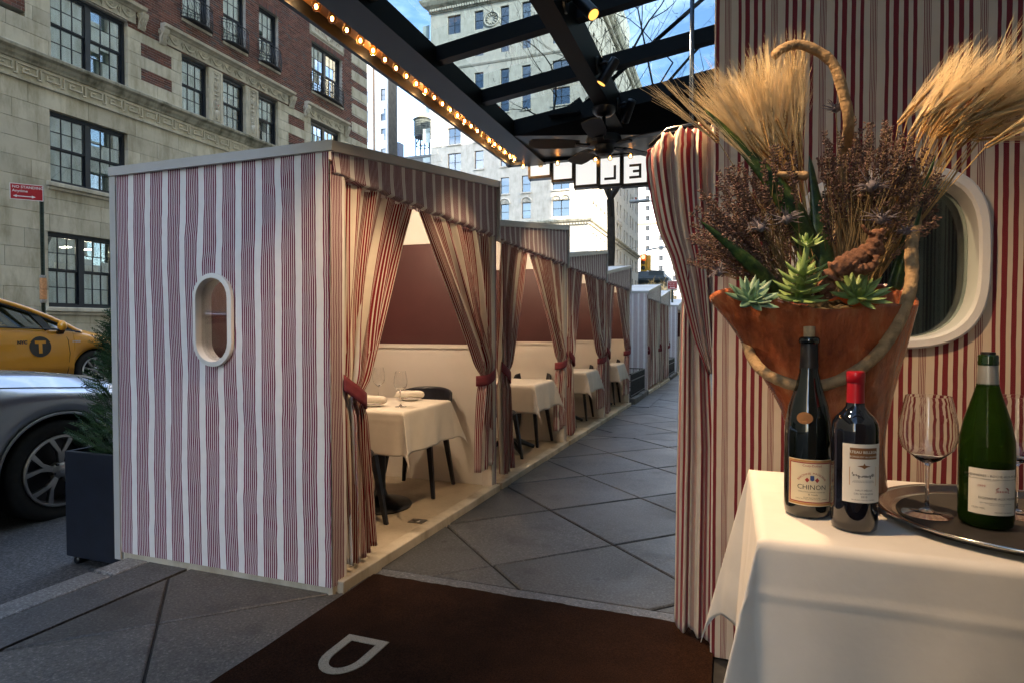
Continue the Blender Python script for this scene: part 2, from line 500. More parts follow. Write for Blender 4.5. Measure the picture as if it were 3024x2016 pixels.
M_limeD=m_stone('weathered limestone',(.32,.295,.225),(.48,.45,.36),1.,.06,(.25,.26,.20))
def m_brick(name):
    t=NT(name); at=t.new('ShaderNodeAttribute'); at.attribute_name='tone'
    oi=t.new('ShaderNodeObjectInfo')
    v=t.coord('Object'); n=t.noise(v,25,4)
    f=t.math('FRACT',t.math('ADD',at.outputs['Fac'],t.math('MULTIPLY',oi.outputs['Random'],.999)))
    c=t.ramp(f,[(0,(.10,.040,.030)),(.3,(.17,.066,.046)),(.55,(.23,.092,.064)),(.75,(.15,.068,.055)),(.88,(.10,.082,.080)),(1,(.19,.075,.052))])
    d=t.ramp(n,[(.3,(.7,.7,.7)),(.7,(1.15,1.15,1.15))])
    t.set(Base_Color=t.mix(1,c,d,'MULTIPLY'),Roughness=.9); t.bump(n,.3,.006); return t.m
M_brick=m_brick('red brick')
M_mortar=plain('mortar',(.46,.43,.38),.95,var=.2,scale=8)
M_wframe=plain('dark window paint',(.012,.016,.024),.4,var=.2)
M_iron=plain('wrought iron',(.010,.012,.016),.5,var=.2)
M_pane=glass('window glass',(.82,.90,.90),.22)
M_blind=plain('pale blind',(.42,.46,.42),.8,var=.10,scale=3)
M_room=plain('dim room',(.035,.04,.045),.9,var=.3,scale=1.5)

bld=Thing('apartment_building','stone and red brick apartment house with iron balconies across the street','building',(FX,17,0))
E_=bld.e
def fb(m,y0,y1,z0,z1,d0,d1): return m.box(FX+d0,FX+d1,y0,y1,z0,z1)
YL,YR,ZT=7.6,25.2,18.2
# openings: windows (y0,y1,z0,z1, columns of panes per leaf, leaves, rows per sash)
WIN=[(10.62,12.50,1.72,3.66,3,2,2),(10.72,12.86,4.94,6.79,3,2,2),(10.78,12.90,8.13,10.02,3,2,2),
     (15.2,16.1,4.94,6.6,3,1,2),(17.0,19.0,4.94,6.6,3,2,2),
     (14.74,15.80,8.13,9.88,3,1,2),(16.41,17.44,8.13,9.84,3,1,2),(18.08,19.10,8.13,9.84,3,1,2),
     (21.03,23.06,8.13,9.80,3,2,2),
     (14.80,15.87,11.02,13.12,3,1,2),(16.45,17.48,11.02,13.12,3,1,2),(18.13,19.15,11.02,13.12,3,1,2),(21.12,23.21,11.02,13.12,3,2,2),
     (10.85,12.85,11.1,13.12,3,2,2),(14.80,15.87,14.4,16.3,3,1,2),(18.13,19.15,14.4,16.3,3,1,2),(21.12,23.21,14.4,16.3,3,2,2),
     (7.75,8.9,1.72,3.66,3,1,2),(7.75,8.9,4.94,6.79,3,1,2)]
BP=[(13.32,14.36,9.23,9.61),(13.32,14.36,8.52,8.87),(19.68,20.62,9.22,9.58),(19.68,20.62,8.50,8.86),(9.0,10.18,9.0,9.42),(23.62,25.15,8.55,8.9),(23.9,25.15,9.2,9.6)]
ZB=9.90       # brick starts above
HOLES=[(w[0],w[1],w[2],w[3]) for w in WIN]
# ashlar blocks
z=.2; row=0
courses=[.2,.75,1.30,1.72,2.20,2.69,3.18,3.66,4.10,4.52,4.94,5.40,5.86,6.33,6.79,7.27]
def blocks(z0,z1,row,mat,L=1.38):
    y=YL+(row%2)*L*.5-L
    while y<YR:
        L2=L*random.uniform(.9,1.1); a,b=max(YL,y),min(YR,y+L2)
        if b-a>.006:
            hs=[(h[0],h[1]) for h in HOLES+BP if h[2]<z1-.01 and h[3]>z0+.01]
            for p,q in cut(a,b,hs):
                if q-p>.012:
                    m=MB(); m.bbox(FX-.35,FX+random.uniform(-.003,.003),p+.003,q-.003,z0+.003,z1-.003,b=.006)
                    bld.part('stone_block',m,mat)
        y+=L2
for k in range(len(courses)-1): blocks(courses[k],courses[k+1],k,M_lime)
up=[8.13,8.52,8.87,9.23,9.61,9.90]
for k in range(len(up)-1): blocks(up[k],up[k+1],k,M_lime,1.5)
# wall core behind the facing (leaves window rooms open)
core=MB()
fb(core,YL,YR,-.2,ZT,-9,-1.6)
fb(core,YL-.0,YL+.02,-.2,ZT,-1.6,-.36); fb(core,YR-.30,YR-.001,-.2,ZT,-1.6,-.355)
for zz in (-.2,4.1,7.2,10.3,13.6): fb(core,YL+.02,YR-.3,zz,zz+.35,-1.6,-.355)
bld.part('wall_core',core,M_room)
core=MB(); fb(core,YL,YR,-.2,.2,-.35,.02); bld.part('plinth',core,M_limeD)
# backing of the brick field and the brick courses
QU=[(23.95,25.2,10.25+i*.78,10.25+i*.78+.42) for i in range(10)]   # stone bands at the corner
CARV=[(21.0,23.35,13.42,14.05),(16.2,17.7,13.6,14.2)]
bh=HOLES+QU+CARV
edges=sorted(set([ZB,ZT]+[e for h in bh for e in(h[2],h[3]) if ZB<e<ZT]))
bk=MB()
for z0,z1 in zip(edges,edges[1:]):
    for p,q in cut(YL,YR,[(h[0],h[1]) for h in bh if h[2]<z1-.001 and h[3]>z0+.001]): fb(bk,p,q,z0,z1,-.35,-.012)
bld.part('brick_backing',bk,M_mortar)
br=MB(); z=ZB+.006; r=0
BL,BH=.222,.0765
while z<ZT-.07:
    y=YL-(r%2)*BL/2
    hs=[(h[0]-.005,h[1]+.005) for h in bh if h[2]<z+BH and h[3]>z]
    while y<YR:
        for p,q in cut(max(y,YL),min(y+BL-.014,YR-.002),hs):
            if q-p>.03:
                d=random.uniform(-.002,.002)
                x0,x1=FX-.013,FX+d; z1=z+BH-.015
                br.add([(x0,p,z),(x0,q,z),(x0,q,z1),(x0,p,z1),(x1,p,z),(x1,q,z),(x1,q,z1),(x1,p,z1)],[(4,5,6,7),(0,1,5,4),(3,7,6,2),(0,4,7,3),(1,2,6,5)],None,random.random())
        y+=BL
    z+=BH; r+=1
o=bld.part('brickwork',br,M_brick,fixn=False); o['kind']='stuff'
# flat arches of upright bricks over the upper windows
sol=MB()
for wv in WIN:
    if wv[2]>10.5:
        y=wv[0]-.15
        while y<wv[1]+.15:
            sol.add([(FX+x,yy,zz) for x in(-.01,.006) for yy in(y,y+.062) for zz in(wv[3]+.005,wv[3]+.22)],[(0,1,3,2),(4,6,7,5),(0,4,5,1),(2,3,7,6),(0,2,6,4),(1,5,7,3)],None,random.random()); y+=.0735
o=bld.part('flat_arches',sol,M_brick); o['kind']='stuff'
# brick panels set in the stone: each brick its own piece
pm={}
for (a,b,z0,z1) in BP:
    m=MB(); fb(m,a,b,z0,z1,-.35,-.012); pb=bld.part('brick_panel',m,M_mortar)
    nr=int(round((z1-z0)/.0765)); bh_=(z1-z0)/nr
    for r in range(nr):
        y=a-(r%2)*.111
        while y<b-.02:
            p,q=max(a,y)+.005,min(b,y+.222)-.005
            if q-p>.03:
                key=(round(q-p,3),round(bh_,4))
                if key not in pm:
                    mm=MB(); mm.bbox(-.013,.0,0,q-p,0,bh_-.011,b=.003); o=mm.obj('brick',M_brick,pb); pm[key]=o
                else: o=inst(pm[key],pb)
                o.location=(random.uniform(-.002,.003),p-17,z0+r*bh_+.005)
            y+=.222
# corner bands
for i,(a,b,z0,z1) in enumerate(QU):
    a2=a+(0 if i%2==0 else .0); m=MB(); m.bbox(FX-.35,FX+.004,a2,b,z0+.003,z1-.003,b=.006); bld.part('corner_stone',m,M_lime)
# belt course with greek key
m=MB(); fb(m,YL,YR,7.27,7.75,-.35,-.004); bld.part('key_band',m,M_lime)
m=MB()
prof=[(0,7.28),(.05,7.28),(.05,7.33),(.012,7.345),(0,7.345)]
m.prism([(a,b) for a,b in prof],lambda a,b:(FX+a,YL,b),lambda a,b:(FX+a,YR,b)); bld.part('lower_moulding',m,M_lime)
m=MB()
prof=[(-.3,7.752),(.03,7.752),(.05,7.80),(.10,7.86),(.13,7.93),(.22,7.98),(.23,8.05),(.16,8.09),(.0,8.129),(-.3,8.129)]
m.prism(prof,lambda a,b:(FX+a,YL,b),lambda a,b:(FX+a,YR,b)); bld.part('belt_cornice',m,M_limeD)
km=MB()
def kb_(y0,y1,z0,z1): km.box(0,.040,y0,y1,z0,z1)
U=.56; t_=.035; H0,H1=7.40,7.69
kb_(0,t_,H0,H1); kb_(t_,U-.06,H1-t_,H1); kb_(U-.06-t_,U-.06,H0+.07,H1-t_); kb_(.15,U-.06-t_,H0+.07,H0+.07+t_); kb_(.15,.15+t_,H0+.07+t_,H1-.09); kb_(.15+t_,.30,H1-.09-t_,H1-.09); kb_(-.06,0,H0,H0+t_)
ko=km.obj('greek_key',M_limeC,E_)
y=YL+.1; first=True
while y<YR-U:
    o=ko if first else inst(ko,E_)
    o.location=(-.004,y-17,0); first=False; y+=U
# sills
for wv in WIN:
    if wv[2] in(1.72,4.94):
        m=MB(); m.bbox(FX-.1,FX+.10,wv[0]-.12,wv[1]+.12,wv[2]-.12,wv[2]-.003,b=.02); m.bbox(FX-.05,FX+.05,wv[0]-.08,wv[1]+.08,wv[2]-.20,wv[2]-.123,b=.015)
        bld.part('sill',m,M_limeC)
    elif wv[2]>10.5:
        m=MB(); m.bbox(FX-.1,FX+.05,wv[0]-.05,wv[1]+.05,wv[2]-.09,wv[2]-.003,b=.01); bld.part('sill',m,M_limeC)
# windows
pane_cache={}
def window(T,y0,y1,z0,z1,cols,leaves,rows,blind=.0,mframe=None,dpt=-.20,mp=None):
    fr=MB(); bw=.075
    mframe=mframe or M_wframe
    def fw(a,b,c,d,d0,d1): fr.box(FX+d0,FX+d1,a,b,c,d)
    fw(y0,y1,z1-bw,z1,dpt-.1,dpt+.06); fw(y0,y1,z0,z0+bw,dpt-.1,dpt+.09); fw(y0,y0+bw,z0+bw,z1-bw,dpt-.1,dpt+.06); fw(y1-bw,y1,z0+bw,z1-bw,dpt-.1,dpt+.06)
    lw=(y1-y0-2*bw-(leaves-1)*.14)/leaves; zm=(z0+z1)/2
    ps=[]
    for l in range(leaves):
        a=y0+bw+l*(lw+.14); b=a+lw
        if l<leaves-1: fw(b,b+.14,z0+bw,z1-bw,dpt-.1,dpt+.05)
        for s,(c,d,off) in enumerate(((z0+bw,zm,-.03),(zm,z1-bw,0))):
            D=dpt+off; st=.04
            fw(a,b,c,c+st,D-.02,D+.025); fw(a,b,d-st,d,D-.02,D+.025); fw(a,a+st,c+st,d-st,D-.02,D+.025); fw(b-st,b,c+st,d-st,D-.02,D+.025)
            pw=(b-a-2*st)/cols; ph=(d-c-2*st)/rows
            for i in range(1,cols): fw(a+st+i*pw-.010,a+st+i*pw+.010,c+st,d-st,D-.012,D+.016)
            for j in range(1,rows): fw(a+st,b-st,c+st+j*ph-.010,c+st+j*ph+.010,D-.013,D+.015)
            for i in range(cols):
                for j in range(rows): ps.append((a+st+i*pw+.005,c+st+j*ph+.005,pw-.01,ph-.01,D))
    wo_=T.part('window',fr,mframe)
    for (a,c,pw,ph,D) in ps:
        key=(round(pw,3),round(ph,3))
        if key not in pane_cache:
            mm=MB(); mm.box(-.003,.003,0,pw,0,ph); o=mm.obj('pane',mp or M_pane,wo_); pane_cache[key]=o
        else: o=inst(pane_cache[key],wo_)
        o.location=(FX+D-T.L[0],a-T.L[1],c-T.L[2])
        o.rotation_euler=(0,random.uniform(-.006,.006),random.uniform(-.006,.006))
    if blind:
        mm=MB(); N=24
        mm.grid(lambda u,v:((FX+dpt-.16+.012*math.sin(u*60),lerp(y0+bw,y1-bw,u),lerp(z1-bw,lerp(z1,z0,blind),v)),(u,v)),60,1)
        T.part('blind',mm,M_blind,parent=wo_,smooth=True)
    return wo_
random.seed(11)
BLD_BL={0:.0,1:.98,2:.98,5:.98,6:.3,7:.45,8:.5,9:.98,10:.98,11:.4,12:.5}
for i,wv in enumerate(WIN): window(bld,*wv,blind=BLD_BL.get(i,.5))
# half curtains in the ground floor window
mm=MB(); mm.grid(lambda u,v:((FX-.37+.012*math.sin(u*90),lerp(10.7,12.42,u),lerp(2.66,1.8,v)),(u,v)),90,1); bld.part('cafe_curtain',mm,M_blind,smooth=True)
for yy in (10.95,11.35,12.02,12.3):
    mm=MB(); mm.box(FX-.9,FX-.88,yy,yy+.26,2.72,2.96); bld.part('framed_picture',mm,plain('picture paper',(.3,.24,.15),.6) if 'picture paper' not in MATS else MATS['picture paper'])
for yy in (10.9,11.7,12.3):
    mm=MB(); mm.box(FX-1.2,FX-.9,yy,yy+.12,3.42,3.44); bld.part('ceiling_light',mm,MATS.get('room light') or emit('room light',(1,.85,.6),12))
# swag friezes over the windows
def frieze(y0,y1,zb):
    m=MB(); fb(m,y0,y1,zb,zb+.36,-.30,.03)
    prof=[(-.3,zb+.362),(.06,zb+.362),(.10,zb+.40),(.22,zb+.44),(.24,zb+.52),(.20,zb+.545),(-.3,zb+.56)]
    m.prism(prof,lambda a,b:(FX+a,y0-.22,b),lambda a,b:(FX+a,y1+.22,b))
    f=bld.part('frieze',m,M_limeC)
    s=MB(); n=max(2,int(round((y1-y0)/.56))); st=(y1-y0)/n
    for k in range(n):
        a=y0+k*st; c=a+st/2
        pts=[(FX+.045,lerp(a+.05,a+st-.05,i/10),zb+.27-.17*math.sin(PI*i/10)) for i in range(11)]
        s.tube(pts,[.014+.022*math.sin(PI*i/10) for i in range(11)],6)
        for rr in (.055,.03): s.tube([(FX+.04+.012*math.cos(q*PI/6),c+rr*math.cos(q*PI/6),zb+.24+rr*math.sin(q*PI/6)) for q in range(13)],.012,5)
        s.tube([(FX+.045,a,zb+.30),(FX+.045,a+.02,zb+.18),(FX+.045,a-.01,zb+.06)],[.022,.02,.006],5)
        s.tube([(FX+.045,a,zb+.30),(FX+.045,a-.05,zb+.2),(FX+.045,a-.02,zb+.1)],[.02,.016,.005],5)
    bld.part('swag_relief',s,M_limeC,parent=f,smooth=True)
    for yy in (y0-.17,y1+.17):
        b=MB()
        pr=[(0,zb-.08),(.05,zb-.10),(.10,zb-.03),(.09,zb+.06),(.13,zb+.14),(.20,zb+.24),(.23,zb+.36),(0,zb+.36)]
        b.prism(pr,lambda p,q:(FX+p,yy-.10,q),lambda p,q:(FX+p,yy+.10,q))
        for q in (-.13,.13): b.tube([(FX+.05+.05*math.cos(i*PI/5),yy+q*.85,zb+.27+.06*math.sin(i*PI/5)) for i in range(11)],.02,5)
        for q in (-.06,0,.06): b.tube([(FX+.10,yy+q*.4,zb-.02),(FX+.15,yy+q*.8,zb+.10),(FX+.19,yy+q,zb+.18)],[.012,.03,.012],5)
        bld.part('bracket',b,M_limeC)
frieze(14.2,19.65,9.94); frieze(10.55,13.15,10.06); frieze(20.85,23.3,9.88)
# carved pilasters between the three windows
def pilaster(ya,yb):
    z0,z1=8.13,9.90; m=MB(); fb(m,ya,yb,z0,z1,-.30,.006)
    a,b=ya+.06,yb-.06
    for (p,q,r,s_) in((a,b,z1-.09,z1-.06),(a,b,z0+.06,z0+.09),(a,a+.025,z0+.09,z1-.09),(b-.025,b,z0+.09,z1-.09)): fb(m,p,q,r,s_,.006,.028)
    p=bld.part('pilaster',m,M_limeC)
    c=(ya+yb)/2; r=MB()
    X=FX+.02
    r.lathe([(.0,.0),(.05,.0),(.03,.05),(.07,.12),(.09,.2),(.085,.26),(.04,.30),(0,.30)],10,(X,c,z0+.12))
    for q in range(2):
        zz=z0+.62+.62*q
        for rad in (.10,.06): r.tube([(X,c+rad*math.cos(i*PI/6),zz+rad*math.sin(i*PI/6)) for i in range(13)],.018,5)
        for i in range(8):
            an=i*PI/4; r.tube([(X+.01,c,zz),(X+.01,c+.05*math.cos(an),zz+.05*math.sin(an))],[.01,.018],5)
    for i in range(9):
        zz=z0+.45+i*.14
        for sg in(-1,1): r.tube([(X,c,zz),(X+.012,c+sg*.05,zz+.05),(X,c+sg*.10,zz+.03)],[.014,.022,.008],5)
    r.tube([(X,c,z0+.42),(X,c,z1-.14)],.014,5)
    bld.part('carving',r,M_limeC,parent=p,smooth=True)
pilaster(15.86,16.36); pilaster(17.50,18.02)
# carved panels above
for (a,b,z0,z1) in CARV:
    m=MB(); fb(m,a,b,z0,z1,-.3,.02); p=bld.part('carved_panel',m,M_limeC)
    r=MB(); X=FX+.03; c=(a+b)/2; zc=(z0+z1)/2
    for (p0,q0,r0,s0) in((a+.03,b-.03,z1-.07,z1-.04),(a+.03,b-.03,z0+.04,z0+.07),(a+.03,a+.06,z0+.07,z1-.07),(b-.06,b-.03,z0+.07,z1-.07)): fb(r,p0,q0,r0,s0,.02,.04)
    r.tube([(X,c+.13*math.cos(i*PI/8),zc+.2*math.sin(i*PI/8)) for i in range(17)],.025,6)
    for sg in(-1,1):
        for k in range(2):
            c2=c+sg*(.38+.42*k); r.tube([(X,c2+sg*(.16-.012*i)*math.cos(i*.55+k),zc+(.17-.012*i)*math.sin(i*.55+k)) for i in range(14)],.022,6)
            r.tube([(X,c2-sg*.22,zc-.16),(X,c2-sg*.12,zc+.02),(X,c2+sg*.02,zc+.18)],[.01,.03,.01],5)
    bld.part('relief',r,M_limeC,parent=p,smooth=True)
# iron balconies with lattice
def balcony(y0,y1,z0=11.03,h=.72):
    m=MB(); c=(y0+y1)/2; hw=(y1-y0)/2+.10
    def P(u,bulge,z): # u -1..1
        return (FX+.02+bulge*(1-abs(u)**3.2),c+hw*u,z)
    N=18
    def rail(z,b,r): m.tube([P(-1+2*i/N,b,z) for i in range(N+1)],r,5)
    rail(z0+h,.20,.018); rail(z0+h-.10,.21,.010); rail(z0+.02,.24,.014); rail(z0+.12,.27,.008)
    K=int((y1-y0)/.085)
    for k in range(K+1):
        u=-1+2*k/K
        for du in (-.16,.16):
            u2=max(-1,min(1,u+du))
            m.tube([P(lerp(u,u2,i/5),.20+.09*math.sin(PI*(1-i/5)*.8),lerp(z0+.03,z0+h-.1,i/5)) for i in range(6)],.0065,4,caps=False)
        if k%2==0: m.tube([P(u,.20,z0+h-.1),P(u,.20,z0+h)],.006,4,caps=False)
    o=bld.part('balcony_railing',m,M_iron)
    s=MB(); s.grid(lambda u,v:(Vector(P(-1+2*u,.24*v,z0)),(u,v)),N,1); bld.part('balcony_floor',s,M_iron,parent=o,solid=.02)
for i in (9,10,11,12,13): balcony(WIN[i][0],WIN[i][1])
# parapet edge and roof so the mass is closed
m=MB(); fb(m,YL,YR,ZT,ZT+.4,-9,.05); bld.part('top_cornice',m,M_limeC)
# ================================================================== striped dining booths
BY0,BX0=2.32,-1.717
SK=.0125
def BW(m):
    """booth coordinates -> place: the row follows the fall and line of the pavement"""
    m.v=[(x+SK*(y-BY0),y,z+gz(y)) for x,y,z in m.v]; return m
def stadium(cx,cz,hw,hh,n=12):
    p=[]
    for k in range(n+1): a=PI*k/n; p.append((cx+hw*math.cos(a),cz+(hh-hw)+hw*math.sin(a)))
    for k in range(n+1): a=PI+PI*k/n; p.append((cx+hw*math.cos(a),cz-(hh-hw)+hw*math.sin(a)))
    return p
def holed(m,x0,x1,z0,z1,st,fn,cx,cz,rings=10,wave=0):
    """sheet with an opening; fn(x,z)->point; uv.x = x"""
    n=len(st); vs=[];uv=[]
    for (sx,sz) in st:
        dx,dz=sx-cx,sz-cz
        tx=((x1-cx)/dx if dx>1e-6 else ((x0-cx)/dx if dx<-1e-6 else 1e9)); tz=((z1-cz)/dz if dz>1e-6 else ((z0-cz)/dz if dz<-1e-6 else 1e9))
        t=min(tx,tz)
        for r in range(rings+1):
            f=r/rings; k=1+(t-1)*f; x,z=cx+dx*k,cz+dz*k
            vs.append((x,z)); uv.append((x,z))
    fs=[]
    for i in range(n):
        j=(i+1)%n
        for r in range(rings): fs.append((i*(rings+1)+r,j*(rings+1)+r,j*(rings+1)+r+1,i*(rings+1)+r+1))
    b=len(m.v); m.add([fn(x,z) for x,z in vs],fs,uv)
    # fill the four corners
    for (X,Z) in ((x0,z0),(x1,z0),(x1,z1),(x0,z1)):
        best=[]
        for i in range(n):
            p=vs[i*(rings+1)+rings]; q=vs[((i+1)%n)*(rings+1)+rings]
            onx=lambda w:abs(w[0]-X)<1e-4; onz=lambda w:abs(w[1]-Z)<1e-4
            if (onx(p) and onz(q) and not onz(p)) or (onz(p) and onx(q) and not onx(p)):
                m.add([fn(*p),fn(X,Z),fn(*q)],[(0,1,2)],[p,(X,Z),q])
    return m
M_floor=NT('scuffed vinyl')
_v=M_floor.coord('Object'); _n=M_floor.noise(_v,3,6,.65); _s=M_floor.noise(M_floor.coord('Object',(30,90,1)),1.2,4,.7)
M_floor.set(Base_Color=M_floor.mix(1,M_floor.ramp(_n,[(.3,(.36,.30,.22)),(.7,(.50,.43,.33))]),M_floor.ramp(_s,[(.28,(.45,.42,.4)),(.40,(1,1,1))]),'MULTIPLY'),Roughness=.6); M_floor=M_floor.m
M_edge=m_stone('worn cream board',(.48,.42,.32),(.62,.56,.45),1,.05,(.45,.40,.34))
M_cream=plain('cream post',(.62,.56,.48),.5,var=.08,scale=5)
M_roofcl=plain('grey-white roofing',(.62,.62,.60),.7,var=.08,scale=2)
M_trim=plain('pale aluminium trim',(.46,.46,.45),.4,var=.05,scale=8)
M_wood=plain('raw wood block',(.32,.24,.14),.8,var=.2,scale=20)
LB=2.0; XB=-3.045; ZN,ZF=2.055,2.345; VB=1.935
def zroof(y): return lerp(ZN,ZF,(y-BY0)/LB)
M_lampg=emit('warm lamp globe',(1.0,.62,.30),2.5)
def booth_shell(front,label,last=False):
    T=Thing('dining_booth',label,'dining booth',(BX0,BY0,gz(BY0)),'striped dining booths along the pavement')
    y0,y1=BY0,BY0+LB
    m=MB(); m.box(XB,BX0-.05,y0+.02,y1-.001,-.03,.045); T.part('floor',BW(m),M_floor)
    m=MB(); m.bbox(BX0-.05+.001,BX0+.035,y0+.03,y1-.004,-.02,.05,b=.006); T.part('threshold_board',BW(m),M_edge)
    # street side wall
    m=MB(); m.box(XB-.03,XB,y0,y1,-.02,1.02); T.part('back_wall',BW(m),M_dado)
    m=MB(); m.box(XB-.03,XB,y0,y1,1.02,1.93); T.part('back_panel',BW(m),M_maroon)
    m=MB(); m.add([(XB-.03,y0,1.93),(XB-.03,y1,1.93),(XB-.03,y1,ZF-.03),(XB-.03,y0,ZN-.03),(XB,y0,1.93),(XB,y1,1.93),(XB,y1,ZF-.03),(XB,y0,ZN-.03)],[(0,1,2,3),(4,7,6,5),(0,4,5,1),(3,2,6,7),(0,3,7,4),(1,5,6,2)]); T.part('back_header',BW(m),M_white)
    # partition towards the next booth
    yp=y1-.06
    m=MB(); m.box(XB+.001,BX0-.085,yp,y1-.002,.046,1.115); m.box(XB+.001,BX0-.085,yp-.012,yp-.001,1.085,1.115); T.part('partition',BW(m),M_dado)
    m=MB(); m.box(XB+.001,BX0-.085,yp+.006,y1-.006,1.116,1.90); T.part('partition_panel',BW(m),M_maroon)
    m=MB(); m.box(XB+.001,BX0-.085,yp,y1-.002,1.901,2.30); T.part('partition_header',BW(m),M_white)
    m=MB(); m.bbox(BX0-.084,BX0-.001,yp-.02,y1-.003,-.02,VB+.01,b=.005); p=T.part('post',BW(m),M_cream)
    m=MB(); m.grid(lambda u,v:((BX0+.0015,lerp(yp+.032,y1-.004,u),lerp(0,VB,v)),(lerp(.02,.07,u),v*2)),1,6); T.part('post_cover',BW(m),M_booth,parent=p)
    # roof
    m=MB(); m.add([(x,y,zroof(y)-d) for x in(XB-.04,BX0+.02) for y in(y0-.0,y1+.0) for d in(.035,0)],[(0,1,3,2),(4,6,7,5),(0,4,5,1),(2,3,7,6),(0,2,6,4),(1,5,7,3)]); T.part('roof',BW(m),M_roofcl)
    m=MB(); m.add([(x,y,zroof(y)+d) for x in(BX0+.004,BX0+.028) for y in(y0-.012,y1+.012) for d in(-.036,.012)],[(0,1,3,2),(4,6,7,5),(0,4,5,1),(2,3,7,6),(0,2,6,4),(1,5,7,3)])
    T.part('roof_trim',BW(m),M_trim)
    m=MB(); m.box(BX0-.03,BX0+.030,y1-.002,y1+.018,VB-.03,ZF+.012); m.box(XB-.04,BX0-.03,y1-.002,y1+.014,ZN-.08,ZF+.010); T.part('end_trim',BW(m),M_trim)
    # valance with a softly gathered hem
    m=MB()
    def vf(u,v):
        y=lerp(y0+.005,y1-.002,u); zt=zroof(y)-.03; zb=VB-.012+.006*math.sin(u*37)
        z=lerp(zt,zb,v); b=.004*math.sin(u*41+2*v)*v+.010*v*v
        if v>.94: b-=.03*(v-.94)/.06
        return (BX0+.004+b,y,z),(y,z)
    m.grid(vf,90,16); T.part('valance',BW(m),M_booth,smooth=True,solid=.002)
    m=MB()
    def vf2(u,v):
        y=lerp(y0+.10,y1-.07,u); return (BX0-.030+.012*math.sin(u*150),y,lerp(VB+.02,VB-.022,v)),(y*1.6,v)
    m.grid(vf2,160,3); T.part('curtain_heading',BW(m),M_booth,smooth=True)
    # lamp under the roof
    m=MB(); m.lathe([(0,.0),(.055,0),(.06,.02),(.055,.045),(0,.05)],16,((XB+BX0)/2+.10,y0+1.0,zroof(y0+1.0)-.125)); T.part('ceiling_lamp',BW(m),M_lampg,smooth=True)
    if front:
        cx,cz=-2.392,1.262; st_o=stadium(cx,cz,.122,.228); st_i=stadium(cx,cz,.100,.205)
        def ff(x,z):
            k=.016*noise.noise(Vector((x*3.1,z*2.2,1.7)))+.006*noise.noise(Vector((x*9,z*7,5.)))
            return (x,y0-.010+k*min(1,(x-XB)*6,(BX0-x)*8),z)
        m=MB(); holed(m,XB-.01,BX0,.03,ZN-.02,st_o,ff,cx,cz,14); T.part('front_cover',BW(m),M_booth,smooth=True)
        m=MB(); holed(m,XB,BX0-.085,.046,ZN-.04,st_i,lambda x,z:(x,y0+.055,z),cx,cz,2); T.part('inner_lining',BW(m),M_maroon)
        m=MB(); m.box(XB-.01,BX0-.02,y0+.02,y0+.05,.0,.09); m.box(XB-.01,XB+.05,y0+.02,y0+.05,.09,ZN-.06); m.box(XB+.05,BX0-.02,y0+.02,y0+.05,ZN-.12,ZN-.06); T.part('front_frame',BW(m),M_wood)
        n=len(st_o); m=MB()
        rr=[(st_o,y0-.012),(st_o,y0-.030),(st_i,y0-.034),(stadium(cx,cz,.096,.20),y0-.02),(stadium(cx,cz,.093,.198),y0+.058)]
        for s_,yy in rr: m.add([(x,yy,z) for x,z in s_],[])
        for k in range(len(rr)-1): m.f+=[(k*n+i,k*n+(i+1)%n,(k+1)*n+(i+1)%n,(k+1)*n+i) for i in range(n)]; m.c+=[.5]*n
        w_=T.part('window_rim',BW(m),M_white,smooth=True,sa=35)
        m=MB(); s_=stadium(cx,cz,.096,.20); m.prism(s_,lambda x,z:(x,y0-.004,z),lambda x,z:(x,y0+.0,z)); T.part('pane',BW(m),M_pane2,parent=w_)
        # corner post wrapped in the same canvas
        m=MB(); m.grid(lambda u,v:((BX0+.0015+.003*math.sin(v*9),lerp(y0-.004,y0+.10,u),lerp(.03,VB+.03,v)),(lerp(.015,.119,u),lerp(0,2,v))),4,20); T.part('corner_cover',BW(m),M_booth,smooth=True)
        m=MB(); m.box(BX0-.084,BX0-.002,y0+.02,y0+.105,.0,VB+.05); T.part('corner_post',BW(m),M_cream)
        m=MB(); m.box(XB-.045,BX0+.03,y0-.026,y0-.008,ZN-.036,ZN+.010); m.box(XB-.045,BX0+.003,y0-.008,y0+.03,ZN+.0,ZN+.010)
        T.part('front_trim',BW(m),M_trim)
        m=MB(); m.box(XB-.050,XB-.008,y0-.018,y0+.02,-.01,ZN-.037); T.part('corner_trim',BW(m),M_trim)
        m=MB(); m.box(XB+.0,BX0-.0,y0-.002,y0+.02,-.015,.03); T.part('sill_board',BW(m),M_edge)
        for xx in (BX0-.14,XB+.1):
            m=MB(); m.box(xx,xx+.07,y0-.0,y0+.09,-.035,-.016); T.part('shim',BW(m),M_wood)
    if last:
        m=MB(); m.grid(lambda u,v:((lerp(XB-.03,BX0,u),y1+.004,lerp(.02,ZF-.02,v)),(u*1.3,v*2)),2,2); T.part('end_cover',BW(m),M_booth)
    return T
M_pane2=glass('booth window glass',(.86,.86,.86),.10)
ORD=['first','second','third','fourth','fifth','sixth','seventh']
def place_booth(T,y):
    d=y-BY0; T.e.location=(BX0+SK*d,y,gz(y))
b1=booth_shell(True,'nearest striped dining booth with an oval window in its front')
BYS=[2.32,4.33,6.34,8.31]
bb=booth_shell(False,'second striped dining booth in the row, open curtains'); place_booth(bb,BYS[1])
for i,l in ((2,'third striped dining booth in the row, open curtains'),(3,'fourth striped dining booth, last before the iron tree guard')):
    o=copy_tree(bb.e); o['label']=l; d=BYS[i]-BY0; o.location=(BX0+SK*d,BYS[i],gz(BYS[i]))
M_boothbright=stripes('brightened booth canvas',.118,[(0.15+(i+.5)*.1,.036) for i in range(7)],(.82,.82,.83),(.24,.08,.13),wob=.01)  # far booths: open-sky brightness put into a lighter base and thinner, paler stripes
